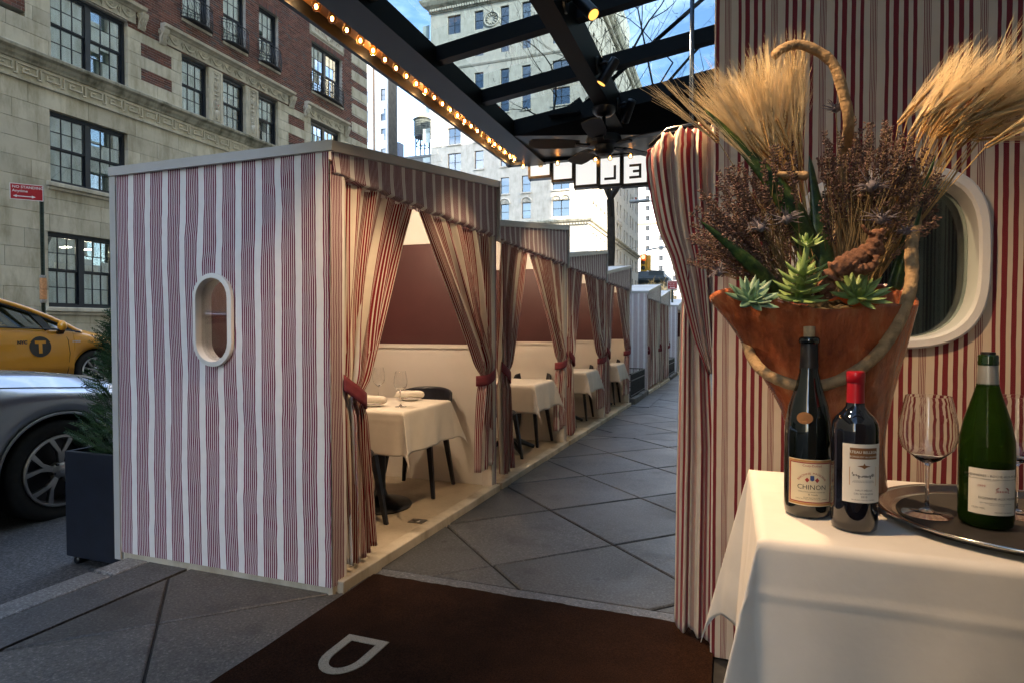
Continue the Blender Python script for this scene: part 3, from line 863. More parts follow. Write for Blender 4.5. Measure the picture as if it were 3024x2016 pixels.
FYS=[(12.36,True,'striped booth with painted-in brightness just beyond the iron tree guard'),(14.38,False,'closed striped booth behind the brightened booth'),(18.6,True,'farthest brightened striped booth down the pavement')]
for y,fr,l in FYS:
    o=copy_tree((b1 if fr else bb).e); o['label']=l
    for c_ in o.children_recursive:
        if c_.data and c_.material_slots and c_.material_slots[0].material==M_booth: c_.material_slots[0].link='OBJECT'; c_.material_slots[0].material=M_boothbright
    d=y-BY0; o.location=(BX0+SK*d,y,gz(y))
# booth lamps
for i,y in enumerate(BYS):
    ld=bpy.data.lights.new('booth_light','POINT'); ld.energy=[4.6,3.6,3.0,2.6][i]; ld.color=(1.0,.74,.50); ld.shadow_soft_size=.07
    lo=bpy.data.objects.new('booth_light',ld); COL.objects.link(lo); lo.location=((XB+BX0)/2+.10+SK*(y-BY0),y+1.0,2.0+gz(y))
# ------------------------------------------------------------------ curtains
def curtain_mb(side,closed=False,seed=0,zb=.13):
    """side -1: hangs from the near post; +1 from the far post; booth coordinates of the first booth"""
    rnd=random.Random(seed)
    yp=BY0+.112 if side<0 else BY0+LB-.082
    ya=BY0+.83+(-.004 if side<0 else .004); W=abs(ya-yp)-(rnd.uniform(0,.05) if seed not in(3,20) else 0); zt=.885+(rnd.uniform(-.03,.03) if seed not in(3,20) else 0); pw=1.12 if seed in(3,20) else rnd.uniform(.95,1.4); zT=VB+.03; d=1 if side<0 else -1
    wt=.135; wb=.27 if side<0 else .24; n=4.6 if seed in(3,20) else rnd.uniform(3.8,5.4); ph=rnd.uniform(0,6)
    phs=[rnd.uniform(-.8,.8) for _ in range(6)]
    def f(u,v):
        z=lerp(zT,zb,v)
        if closed: w=W*(1+.03*math.sin(u*5)*v); amp=.018
        elif z>=zt:
            s=(z-zt)/(zT-zt); w=wt+(W-wt)*(s**pw*.93+.07*s**.45); amp=lerp(.034,.015,s)
        else:
            s=(zt-z)/(zt-zb); w=wt+(wb-wt)*(s**.7); amp=lerp(.030,.024,s)
        sag=0
        uu=u
        # folds bunch towards the gathered edge
        e=u**(1.0+.25*math.sin(v*2))
        y=yp+d*w*e
        fold=math.sin(2*PI*n*u+ph+1.6*math.sin(v*2.3+phs[0])+.8*math.sin(u*9+phs[1]))
        fold+=.38*math.sin(2*PI*n*2.2*u+phs[2]*4+v*2.1)*(.4+.6*abs(math.sin(3*u+phs[4]*3)))+.25*math.sin(5*u+7*v+phs[3])
        y+=d*.016*amp/.03*math.cos(2*PI*n*u+ph+v*3)*min(1,8*u,8*(1-u))
        bul=0 if closed else .05*math.exp(-((z-zt-.12)/.22)**2)*math.sin(PI*u)
        pin=0 if closed else .75*math.exp(-((z-zt)/.06)**2)
        x=BX0-.030+amp*fold*(1-pin)+bul*.5+.012*v
        if z<zt: z-= .03*math.sin(PI*u)*(zt-z)
        hem=z+(.05*(1-u)*(v**6) if side>0 else 0)
        return (x,y,hem),(u*.86,z)
    m=MB(); m.grid(f,120,56); return m,yp,wt,zt,d
def tie_mb(yp,wt,zt,d):
    m=MB(); N=14
    def f(u,v):
        y=yp-d*.035+d*(wt+.075)*u; z=zt+.085*(1-u)-.03*u+lerp(-.038,.038,v)-.02*math.sin(PI*u); x=BX0+.010+.040*math.sin(PI*min(1,u*1.0))*1.0-.015*u
        if u>.86: x-= .05*(u-.86)/.14
        return (x,y,z),(u,v)
    m.grid(f,N,3); return m
def curtain(T0y,side,label,closed=False,seed=0,zb=.13):
    m,yp,wt,zt,d=curtain_mb(side,closed,seed,zb)
    dy=T0y-BY0
    def tr(mm): 
        BW(mm); mm.v=[(x+SK*dy,y+dy,z+gz(dy)) for x,y,z in mm.v]; return mm
    T=Thing('booth_curtain',label,'curtain',(BX0+SK*dy,yp+dy,gz(yp+dy)),'curtains of the dining booths')
    T.part('cloth',tr(m),M_curt,smooth=True,solid=.0025)
    if not closed: T.part('tieback',tr(tie_mb(yp,wt,zt,d)),M_maroonband,smooth=True,solid=.004)
    else: T.part('tieback',tr(tie_mb(yp,.05,zt,d)),M_maroonband,smooth=True,solid=.004)
on=['the nearest booth','the second booth','the third booth','the fourth booth']
for i,y in enumerate(BYS):
    curtain(y,-1,'striped curtain tied to the near post of '+on[i],seed=3+i,zb=.10)
    curtain(y,1,'striped curtain tied to the far post of '+on[i],seed=20+i,zb=.20)
for y,nm in ((12.36,'the brightened booth beyond the tree guard'),(14.38,'the closed booth behind the brightened one')):
    curtain(y,-1,'untied striped curtain on the near side of '+nm,True,40+int(y),.10); curtain(y,1,'untied striped curtain on the far side of '+nm,True,50+int(y),.10)
# ================================================================== tables, cloths, chairs in the booths
def cloth_mb(cx,cy,zt,hx,hy,drop,seed=0,n=44,crease=True,rip=.012,bulge=.30):
    rnd=random.Random(seed); ph=[rnd.uniform(0,6) for _ in range(8)]; cr=[-.05,hx+drop*.45,.06,-(hy+drop*.22)]
    def f(u,v):
        s=lerp(-(hx+drop),hx+drop,u); t=lerp(-(hy+drop),hy+drop,v)
        dx=max(0,abs(s)-hx); dy=max(0,abs(t)-hy); sx=1 if s>0 else -1; sy=1 if t>0 else -1
        x=max(-hx,min(hx,s)); y=max(-hy,min(hy,t)); z=zt
        rho=math.hypot(dx,dy)
        if rho>0:
            e=.014; k=min(1,rho/e)
            z=zt-max(0,rho-.004)*.985
            phi=math.atan2(dy,dx); sn=math.sin(2*phi)
            fl=rho/drop
            rx=rip*fl*(math.sin(t*17+ph[0]+sx)+.6*math.sin(t*31+ph[1]*sx)); ry=rip*fl*(math.sin(s*17+ph[2]+sy)+.6*math.sin(s*29+ph[3]*sy))
            if dx>0 and dy>0:
                b=bulge*rho*sn; x+=sx*(.012+.06*dx+b*.72+ (rx*(1-sn))); y+=sy*(.012+.06*dy+b*.72+(ry*(1-sn)))
                z+=.10*rho*sn
            elif dx>0: x+=sx*(.012*k+.06*dx+rx)
            else: y+=sy*(.012*k+.06*dy+ry)
        else: z+=.0012*math.sin(s*23+ph[4])*math.sin(t*19+ph[5])
        if crease:
            q=.0014*(math.exp(-((s-cr[0])/.007)**2)+math.exp(-((s-cr[1])/.007)**2)+math.exp(-((t-cr[2])/.007)**2)+math.exp(-((t-cr[3])/.007)**2))
            if rho==0: z+=q
            elif dx>=dy: x+=sx*q*1.4
            else: y+=sy*q*1.4
        return (cx+x,cy+y,z),(s,t)
    m=MB(); m.grid(f,n,n); return m
def table(cx,cy,zt,hx,hy,zf,label,foot='round'):
    T=Thing('pedestal_table',label,'table',(cx,cy,zf),'tables inside the booths')
    m=MB(); m.bbox(cx-hx,cx+hx,cy-hy,cy+hy,zt-.03,zt-.002,b=.006); T.part('tabletop',m,M_navy)
    m=MB(); m.lathe([(.0,.09),(.036,.09),(.036,.12),(.036,zt-zf-.06),(.10,zt-zf-.032),(0,zt-zf-.032)],20,(cx,cy,zf)); T.part('column',m,M_black,smooth=True,sa=40)
    m=MB()
    if foot=='round': m.lathe([(0,0),(.205,.0),(.21,.012),(.195,.028),(.10,.05),(.05,.075),(.036,.12),(0,.12)],32,(cx,cy,zf))
    else:
        for k in range(4):
            a=PI/4+k*PI/2; m.tube([(cx,cy,zf+.10),(cx+.12*math.cos(a),cy+.12*math.sin(a),zf+.085),(cx+.27*math.cos(a),cy+.27*math.sin(a),zf+.022)],[.03,.028,.018],8)
    T.part('foot',m,M_black,smooth=True,sa=50)
    return T
M_cloth2=M_linen
TB=[]
for i,y in enumerate(BYS):
    dy=y-BY0; zf=.045+gz(y+1.05); zt=zf+.685
    cx,cy=-2.20+SK*dy+(.0 if i==0 else .12),y+1.17+(0 if i==0 else .10)
    lab=['pedestal table on a round foot in the nearest booth','pedestal table on a splayed foot in the second booth','pedestal table in the third booth','pedestal table in the fourth booth'][i]
    table(cx,cy,zt,.345,.305,zf,lab,'round' if i==0 else 'claw')
    m=cloth_mb(cx,cy,zt+.003,.350,.310,.27,seed=i+1,n=96 if i==0 else 50)
    o=m.obj('tablecloth',M_cloth2,off=(cx,cy,zt),smooth=True,solid=.002); o.location=(cx,cy,zt)
    tag(o,['white tablecloth set with two glasses in the nearest booth','bare white tablecloth in the second booth','white tablecloth in the third booth','narrow glimpse of white tablecloth in the fourth booth'][i],'tablecloth','booth tablecloths')
    TB.append((cx,cy,zt+.0055))
# chairs: bent back, round seat, four splayed legs
def chair(label):
    T=Thing('cafe_chair',label,'chair',(0,0,0),'dark booth chairs')
    m=MB(); m.lathe([(0,.425),(.19,.425),(.215,.432),(.222,.448),(.21,.460),(.10,.455),(0,.452)],28,(0,0,0)); m.v=[(x*.98,y*.95,z) for x,y,z in m.v]; T.part('seat',m,M_navy,smooth=True,sa=50)
    for sx in(-1,1):
        for sy in(-1,1):
            m=MB(); a=Vector((sx*.15,sy*.15,.43)); b=Vector((sx*.205,sy*.20,0)); d=(b-a)
            ax=Vector((.016,0,0)); ay=Vector((0,.014,0))
            vs=[a+i*ax*1.25+j*ay*1.3 for i in(-1,1) for j in(-1,1)]+[b+i*ax*.8+j*ay*.8 for i in(-1,1) for j in(-1,1)]
            m.add(vs,[(0,1,3,2),(4,6,7,5),(0,4,5,1),(2,3,7,6),(0,2,6,4),(1,5,7,3)]); T.part('leg',m,M_navy,bev=.003)
    m=MB()
    def f(u,v):
        a=lerp(-1.32,1.32,u); ed=abs(2*u-1); zt=.735-.06*ed**2.6-.10*max(0,ed-.8)/.2; zb=lerp(.60,.46,ed**4)
        z=lerp(zb,zt,v); r=.215+.03*(z-.45)/.28
        return (r*math.sin(a),.03+r*math.cos(a)*1.0,z),(u,v)
    m.grid(f,28,6); T.part('backrest',m,M_navy,smooth=True,solid=.016)
    for sg in(-1,1):
        m=MB(); m.tube([(sg*.205,.08,.44),(sg*.213,.09,.52),(sg*.222,.09,.62)],[.013,.012,.010],8); T.part('back_stile',m,M_navy,smooth=True)
    return T
ch=chair('')
first=True
for i,y in enumerate(BYS):
    cx,cy,zt=TB[i]; nm=['nearest','second','third','fourth'][i]
    for side in(-1,1):
        e=ch.e if first else copy_tree(ch.e); first=False
        py=cy+side*(.46 if side>0 else .50); px=cx+(.03 if side>0 else .02)
        e.location=(px,py,.046+gz(y+1.05)); e.rotation_euler=(0,0,(0 if side>0 else PI)+random.uniform(-.12,.12))
        tag(e,('dark curved-back chair at the far side of the table in the %s booth' if side>0 else 'dark chair half hidden by the near curtain in the %s booth')%nm,'chair','dark booth chairs')
# glass, plates, napkins on the first table
def wineglass_prof(h=.225,r=.042,thick=.0012):
    P=[(0,.0),(r*.86,.0),(r*.84,.0025),(r*.3,.006),(.0045,.014),(.0036,.03),(.0036,h*.40),(.006,h*.43),(r*.45,h*.47),(r*.86,h*.56),(r,h*.66),(r*.97,h*.78),(r*.83,h*.93),(r*.772,h*.990),(r*.764,h*.998),(r*.76,h)]
    I=[(max(0,a-thick),b) for a,b in reversed(P[7:])]; I[-1]=(0,h*.455)
    return P+I
def m_glassware():
    t=NT('glassware'); t.set(Base_Color=(1,1,1),Roughness=0.0,Transmission_Weight=1.0,IOR=1.45); return t.m
M_gl=m_glassware()
def wineglass(x,y,z,label,h=.225,r=.042,group='wine glasses in the booth',n=32):
    T=Thing('wine_glass',label,'wine glass',(x,y,z),group)
    m=MB(); m.lathe(wineglass_prof(h,r),n,(x,y,z)); T.part('bowl_and_stem',m,M_gl,smooth=True); return T
cx,cy,zt=TB[0]
def one(o,loc,label,cat,group=None):
    o.location=loc; return tag(o,label,cat,group)
for (x,y,l) in((-1.975,3.375,'wine glass nearest the booth opening'),(-2.29,3.62,'wine glass behind the near napkin')):
    m=MB(); m.lathe(wineglass_prof(.225,.043),32); one(m.obj('wine_glass',M_gl,smooth=True,fixn=False),(x,y,zt),l,'wine glass','wine glasses in the booth')
M_china=plain('white china',(.75,.74,.71),.15,var=.02,coat=.3)
for (x,y,l,l2,rz) in((-2.165,3.34,'small white plate beside the near curtain','rolled napkin on the plate beside the near curtain',.25),(-2.09,3.70,'small white plate before the dark chair back','rolled napkin in front of the dark chair back',.35)):
    m=MB(); m.lathe([(0,.004),(.045,.004),(.05,.0),(.052,.004),(.078,.013),(.080,.015),(.076,.0145),(.05,.008),(0,.008)],32); one(m.obj('plate',M_china,smooth=True),(x,y,zt),l,'plate','plates in the booth')
    m=MB()
    def f(u,v):
        a=2*PI*v; e=abs(2*u-1); r=.029*(1-e**7)**.5*(1+.06*math.sin(2*a+u*3)+.03*math.sin(u*17+a)); 
        spi=.004*math.sin(min(a,5.0)*1.0)
        return ((u-.5)*.20,r*math.cos(a)*1.25,.012+.026+(r+spi*(1-e))*math.sin(a)*.92),(u,v)
    m.grid(f,36,24)
    m.grid(lambda u,v:((-.085+.165*u-.02*v,-.037+.002*math.sin(u*9)-.004*math.sin(PI*v),.056-.034*v*(1-.35*u)),(u,v)),14,6)
    o=one(m.obj('napkin',M_linen,smooth=True,fixn=False),(x,y,zt+.002),l2,'napkin','rolled napkins in the booth'); o.rotation_euler=(0,0,rz)
# recessed floor socket at the booth opening
T=Thing('floor_socket','small metal cover plate set in the nearest booth floor','cover plate',(-1.80,3.29,.007))
m=MB(); m.bbox(-1.86,-1.76,3.25,3.33,.006,.0105,b=.002); T.part('plate',m,plain('dull steel',(.25,.24,.22),.35,metal=.9))
m=MB(); m.lathe([(0,.004),(.02,.004),(.024,0)],16,(-1.81,3.29,.0108)); T.part('lid',m,MATS['dull steel'])
# ================================================================== glass canopy over the entrance
cp=Thing('glass_canopy','dark steel and glass entrance canopy with a row of lit bulbs','canopy',(-1.8,3,0))
CS=.125
def zb(x): return 2.72+CS*(x+1.62)
YN=-1.5
M_soffit=plain('amber bulb channel',(.16,.075,.025),.35,var=.2,scale=6)
M_cglass=glass('tinted canopy glass',(.235,.305,.35),.03)
XR=1.9
m=MB(); m.box(-1.97,-1.945,YN,5.40,2.70,2.84); m.box(-1.80,-1.62,YN,5.40,2.695,2.822); m.box(-1.945,-1.80,YN,5.40,2.80,2.84); cp.part('bulb_beam',m,M_canopy)
m=MB(); m.box(-1.944,-1.801,YN,5.38,2.765,2.799); ch_=cp.part('bulb_channel',m,M_soffit)
M_bulbg=NT('bulb glass'); M_bulbg.set(Base_Color=(1.0,.72,.38),Roughness=0.02,Transmission_Weight=1.0,IOR=1.15); M_bulbg=M_bulbg.m
M_fil=emit('filament',(1.0,.42,.10),16.0)
M_sock=plain('brass socket',(.30,.18,.07),.35,metal=.8)
gb_=MB(); gb_.lathe([(0,-.052),(.010,-.051),(.019,-.044),(.023,-.032),(.021,-.018),(.013,-.004),(.011,.004),(.011,.010)],14)
fm=MB(); fm.lathe([(0,-.040),(.005,-.036),(.0065,-.030),(.005,-.022),(0,-.018)],8)
sm=MB(); sm.lathe([(0.012,.002),(.014,.004),(.014,.030)],10)
bulb0=None
def bulb(x,y,z,lit=True):
    global bulb0
    if bulb0 is None:
        b=gb_.obj('bulb',M_bulbg,ch_,smooth=True); f=fm.obj('filament',M_fil,b,smooth=True); s=sm.obj('socket',M_sock,b,smooth=True); bulb0=b
    else:
        b=inst(bulb0,ch_)
        for c_ in bulb0.children: 
            if c_.name.startswith('filament') and not lit: continue
            inst(c_,b)
    b.location=(x+1.8,y-3,z)
nb=26
for i in range(nb):
    bulb(-1.865,2.18+i*.1215*(1),2.748,lit=i!=19)
for i in range(3): bulb(-1.865,2.06-.1215*i,2.748)
for i,xx in enumerate((-1.83,-1.66,-1.50,-1.33,-1.15,-1.02,-.84,-.62,-.4)): bulb(xx,5.36,2.718,lit=i not in(1,3))
# a few of the lit bulbs carry the light they give
for y in (2.3,2.9,3.5,4.1,4.7,5.2):
    ld=bpy.data.lights.new('bulb_light','POINT'); ld.energy=.30; ld.color=(1,.55,.22); ld.shadow_soft_size=.02
    lo=bpy.data.objects.new('bulb_light',ld); COL.objects.link(lo); lo.location=(-1.90,y+.06,2.712)
# cross beams, following the fall of the roof
def sloped(m,x0,x1,y0,y1,d0,d1):
    m.add([(x,y,zb(x)+d) for x in(x0,x1) for y in(y0,y1) for d in(d0,d1)],[(0,1,3,2),(4,6,7,5),(0,4,5,1),(2,3,7,6),(0,2,6,4),(1,5,7,3)])
XB_=[(.45,.55),(1.12,1.22),(1.78,1.88),(2.42,2.52),(3.165,3.255),(3.85,3.945)]
for a,b in XB_:
    m=MB(); sloped(m,-1.62,-.90,a+.012,b-.012,.012,.10); sloped(m,-.79,XR,a+.012,b-.012,.012,.10); cp.part('cross_beam',m,M_canopy)
m=MB(); m.box(-.895,-.79,YN,5.0,2.715,2.915); cp.part('centre_beam',m,M_canopy)
# deep far edge with a sloping soffit
m=MB()
A=[(-1.62,4.52,2.70),(XR,4.52,zb(XR)+.01),(XR,5.40,2.62),(-1.96,5.40,2.745)]
Bp=[(-1.62,4.52,2.825),(XR,4.52,zb(XR)+.105),(XR,5.42,zb(XR)+.20),(-1.96,5.42,2.90)]
m.add(A+Bp,[(0,1,2,3),(4,7,6,5),(0,4,5,1),(2,6,7,3),(1,5,6,2),(0,3,7,4)]); cp.part('far_fascia',m,M_canopy)
m=MB(); m.box(-1.99,XR,5.33,5.40,2.700,2.728); cp.part('lower_rail',m,M_canopy)
ye=[YN]+[v for ab in XB_ for v in ab]+[4.52]
for k in range(0,len(ye),2):
    for x0,x1 in((-1.63,-.88),(-.80,XR)):
        a_,b_=ye[k]-.03,ye[k+1]+.03
        m=MB(); m.add([(x0,a_,zb(x0)+.106),(x1,a_,zb(x1)+.106),(x1,b_,zb(x1)+.106),(x0,b_,zb(x0)+.106)],[(0,1,2,3)]); cp.part('glass_pane',m,M_cglass,fixn=False)
# tie rod to the facade, with its plate, and a drop rod
m=MB(); m.tube([(-1.143,4.6,2.86),(-.217,4.6,3.543),(2.2,4.6,5.33)],.016,8); cp.part('tie_rod',m,M_canopy,smooth=True)
m=MB(); m.bar((-1.22,4.6,2.83),(-1.08,4.6,2.915),.03,.11); m.box(-1.32,-1.08,4.44,4.60,2.80,2.815); cp.part('tie_plate',m,M_canopy)
m=MB(); m.tube([(-.176,2.85,2.0),(-.176,2.85,2.90)],.010,10); cp.part('drop_rod',m,plain('blue steel rod',(.10,.14,.20),.25,metal=.8),smooth=True)
# ------------------------------------------------------------------ spot lamps on the centre beam
M_amber=emit('spot lens',(1.0,.45,.08),.30)
def spot(y,label,aim,power,size=52):
    T=Thing('spot_lamp',label,'spot lamp',(-.79,y,2.80),'black spot lamps on the canopy beam')
    m=MB(); m.lathe([(0,.0),(.052,.0),(.055,.006),(.05,.014),(0,.016)],20,(-.79,y,2.80),M=Matrix.Rotation(PI/2,3,'Y')); T.part('mount_plate',m,M_black,smooth=True,sa=40)
    p0=Vector((-.70,y+.005,2.785)); aim=Vector(aim); d=(aim-p0).normalized()
    m=MB(); m.tube([(-.785,y,2.80),(-.74,y,2.815),(-.705,y+.003,2.80)],.011,8); T.part('arm',m,M_black,smooth=True)
    m=MB(); a=p0-d*.05; b=p0+d*.115
    m.tube([a,a+d*.004,p0,b-d*.002,b],[.024,.030,.032,.033,.030],20,caps=True); T.part('barrel',m,M_black,smooth=True,sa=40)
    m=MB(); m.tube([b+d*.0005,b+d*.0015],[.027,.026],20); T.part('lens',m,M_amber,smooth=False)
    ld=bpy.data.lights.new('spot_light','SPOT'); ld.energy=power; ld.color=(1,.66,.36); ld.spot_size=R(size); ld.spot_blend=.8; ld.shadow_soft_size=.05
    lo=bpy.data.objects.new('spot_light',ld); COL.objects.link(lo); lo.location=b+d*.02; lo.rotation_euler=d.to_track_quat('-Z','Y').to_euler()
spot(2.934,'black spot lamp on the beam, nearest the top edge',(.34,2.36,1.40),42,84)
spot(3.709,'black spot lamp on the beam, middle one of three',(-1.7,3.6,1.2),10)
spot(4.425,'black spot lamp on the beam beside the fan',(-1.65,5.6,1.2),10)
spot(.88,'black spot lamp on the beam above the service table',(.34,1.47,1.30),25,64)
spot(1.85,'black spot lamp on the beam aimed at the nearest booth corner',(-1.72,2.62,.9),20)
# ------------------------------------------------------------------ ceiling fan
fx,fy=-.842,4.2
fan=Thing('ceiling_fan','black five-bladed ceiling fan under the canopy beam','fan',(fx,fy,2.715))
m=MB(); m.lathe([(0,2.714),(.085,2.714),(.082,2.69),(.05,2.66),(.0,2.655)],24,(fx,fy,0)); fan.part('ceiling_cup',m,M_black,smooth=True,sa=45)
m=MB(); m.tube([(fx,fy,2.66),(fx,fy,2.52)],.013,10); fan.part('down_rod',m,M_black,smooth=True)
m=MB(); m.lathe([(0,2.53),(.06,2.528),(.115,2.515),(.125,2.49),(.12,2.465),(.07,2.452),(.065,2.435),(.068,2.41),(.05,2.392),(.0,2.388)],28,(fx,fy,0)); fan.part('motor',m,M_black,smooth=True,sa=40)
M_blade=plain('fan blade',(.018,.016,.015),.45,var=.2,scale=8)
for k in range(5):
    a=R(200+72*k); ca,sa_=math.cos(a),math.sin(a); m=MB()
    P=lambda r,s,z:(fx+ca*r-sa_*s,fy+sa_*r+ca*s,z)
    m.add([P(.10,-.02,2.458),P(.10,.02,2.458),P(.20,.028,2.462),P(.20,-.028,2.462)],[(0,1,2,3)]); arm=m
    fan.part('blade_arm',arm,M_black,solid=.012)
    m=MB(); pl=[(.17,-.045),(.25,-.062),(.42,-.068),(.50,-.06),(.52,-.02),(.52,.03),(.50,.06),(.42,.066),(.25,.058),(.17,.04)]
    m.prism(pl,lambda r,s:P(r,s,2.466+.18*s),lambda r,s:P(r,s,2.472+.18*s)); fan.part('blade',m,M_blade)
# ------------------------------------------------------------------ lettered light boxes on the far edge (seen from behind)
sg=Thing('marquee_sign','row of white light boxes with mirrored letters under the canopy edge','sign',(-1.25,5.45,2.43))
XS=[-1.798,-1.572,-1.361,-1.134,-.925,-.689,-.455]; ZS=[2.579,2.53,2.462,2.452,2.442,2.436]
M_opal=emit('opal panel',(.95,.95,.92),.12)
for i in range(6):
    a,b=XS[i],XS[i+1]; z0,z1=ZS[i],2.80
    m=MB(); fw=.018
    m.box(a,a+fw,5.41,5.50,z0,z1); m.box(b-fw,b,5.41,5.50,z0,z1); m.box(a+fw,b-fw,5.41,5.50,z0,z0+fw+.006); m.box(a+fw,b-fw,5.41,5.50,z1-fw,z1)
    for xx in(a+.006,b-.006): m.lathe([(0,-.014),(.006,-.012),(.006,.002)],8,(xx,5.45,z0))
    bx=sg.part('light_box',m,M_black)
    m=MB(); m.box(a+fw,b-fw,5.425,5.485,z0+fw+.006,z1-fw); sg.part('panel',m,M_opal,parent=bx)
    cx=(a+b)/2; h=.125; w_=.105; s=.021; zc=(z0+2.70)/2+.0; l=MB(); y0_,y1_=5.419,5.4245
    if i==3: # mirrored L
        l.box(cx+w_/2-s,cx+w_/2,y0_,y1_,zc-h/2,zc+h/2); l.box(cx-w_/2,cx+w_/2-s,y0_,y1_,zc-h/2,zc-h/2+s)
    elif i==4: # mirrored E
        l.box(cx+w_/2-s,cx+w_/2,y0_,y1_,zc-h/2,zc+h/2)
        for q,wd in((-h/2,w_),(-s/2,w_*.7),(h/2-s,w_)): l.box(cx+w_/2-wd,cx+w_/2-s,y0_,y1_,zc+q,zc+q+s)
    if l.v: sg.part('letter',l,plain('dark letter',(.02,.016,.012),.5) if 'dark letter' not in MATS else MATS['dark letter'],parent=bx)
# ================================================================== striped wall with a rounded window, and the drape beside it
WY=2.36
wl=Thing('striped_wall','red and cream striped fabric wall with a rounded white window','wall panel',(.6,WY,0))
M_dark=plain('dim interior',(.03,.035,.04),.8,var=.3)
wcx,wcz,whw,whh=.487,1.4285,.256,.267
def sup(hw,hh,n=48,p=3.2):
    o=[]
    for k in range(n):
        a=2*PI*k/n; c,s=math.cos(a),math.sin(a)
        o.append((wcx+hw*math.copysign(abs(c)**(2/p),c),wcz+hh*math.copysign(abs(s)**(2/p),s)))
    return o
so,si=sup(whw+.034,whh+.034),sup(whw,whh)
m=MB(); holed(m,-.064,1.9,-.03,2.86,so,lambda x,z:(x,WY+.002*noise.noise(Vector((x*6,z*3,2))),z),wcx,wcz,6); wl.part('canvas',m,M_wallcl,smooth=True)
m=MB(); holed(m,-.060,1.9,-.03,2.86,si,lambda x,z:(x,WY+.10,z),wcx,wcz,2); wl.part('back_board',m,M_dado)
m=MB(); m.box(-.066,-.04,WY+.004,WY+.099,-.03,2.86); wl.part('edge_post',m,M_cream)
m=MB(); n=len(so); rr=[(so,WY-.003),(so,WY-.024),(sup(whw+.028,whh+.028),WY-.030),(sup(whw+.008,whh+.008),WY-.030),(si,WY-.022),(si,WY+.11)]
for s_,yy in rr: m.add([(x,yy,z) for x,z in s_],[])
for k in range(len(rr)-1): m.f+=[(k*n+i,k*n+(i+1)%n,(k+1)*n+(i+1)%n,(k+1)*n+i) for i in range(n)]; m.c+=[.5]*n
wr=wl.part('window_rim',m,M_white,smooth=True,sa=30)
m=MB(); m.prism(sup(whw,whh),lambda x,z:(x,WY+.075,z),lambda x,z:(x,WY+.080,z)); wl.part('pane',m,glass('porthole glass',(.55,.62,.62),.05),parent=wr)
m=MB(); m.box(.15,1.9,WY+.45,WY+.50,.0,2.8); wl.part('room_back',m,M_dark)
M_greyc=plain('grey inner curtain',(.14,.17,.19),.8,var=.15,scale=3)
for a,b in((.16,.46),(.60,.95)):
    m=MB(); m.grid(lambda u,v:((lerp(a,b,u),WY+.28+.012*math.sin(u*26),lerp(.3,2.4,v)),(u,v)),40,1); wl.part('inner_curtain',m,M_greyc,smooth=True)
# unseen striped wall, added behind the camera to block sky light
nw=Thing('striped_wall','unseen striped fabric wall added to keep sky light off the table','wall panel',(.9,-1.35,0))
m=MB(); m.grid(lambda u,v:((lerp(-.15,2.7,u),-1.30,lerp(-.01,2.86,v)),(lerp(-.15,2.7,u),v*2.8)),6,4); nw.part('canvas',m,M_wallcl)
m=MB(); m.box(-.15,2.7,-1.40,-1.305,-.01,2.86); nw.part('back_board',m,M_dado)
# heavy drape drawn back against the wall
dr=Thing('entrance_drape','heavy red and cream striped drape gathered beside the wall','drape',(-.15,2.5,-.03))
LE=[(2.02,-.150),(1.99,-.275),(1.95,-.322),(1.90,-.340),(1.76,-.322),(1.60,-.286),(1.48,-.236),(1.32,-.188),(1.15,-.140),(1.0,-.085)]
def up_(u,v):
    z=lerp(2.005,1.02,v); xl=-.336 if z>1.93 else sinterp(list(reversed([(a,b) for a,b in LE if a<1.96])),z)
    xr=-.052
    x=lerp(xl,xr,u**.95)
    amp=lerp(.032,.016,v); n=3.6
    f=math.sin(2*PI*n*u+2.2*math.sin(v*1.4))+.5*math.sin(2*PI*n*1.7*u+1+v)
    y=2.475+amp*f+.10*(1-u)*(1-v)**2+.02*v
    top=max(0,(z-1.93)/.075)
    z2=z-.045*(abs(1-2*u)**3)*top*(1 if u<.5 else .2)+.006*math.sin(u*70)*top
    x2=x+ (.05*top*top if u<.2 else 0)*(1-u/.2)
    return (x2,y+.05*top*top,z2),(u*.31+.02,z)
m=MB(); m.grid(up_,110,60); dr.part('upper_sweep',m,M_drape,smooth=True,solid=.003)
LL=[(-.06,-.212),(.1,-.210),(.6,-.206),(1.0,-.199),(1.25,-.194),(1.36,-.186),(1.45,-.17)]
def lo_(u,v):
    z=lerp(1.45,-.012,v); xl=interp(LL,z); xr=lerp(-.10,-.062,min(1,v*2)); x=lerp(xl,xr,u)
    n=2.5; f=math.sin(2*PI*n*u+1.2+.6*math.sin(v*3))+.4*math.sin(2*PI*n*2.1*u+v*2)
    y=2.53+.022*f-.10*u*smoothstep(.45,1,v)
    zz=z-.012*math.sin(u*9)*(v>.99)
    return (x,y,zz),(u*.21+.03,z)
m=MB(); m.grid(lo_,70,50); dr.part('lower_fall',m,M_drape,smooth=True,solid=.003)
m=MB(); m.tube([(-.33,2.63,1.965),(-.25,2.58,2.01),(-.05,2.53,2.01)],.010,8); dr.part('rail',m,M_black,smooth=True)
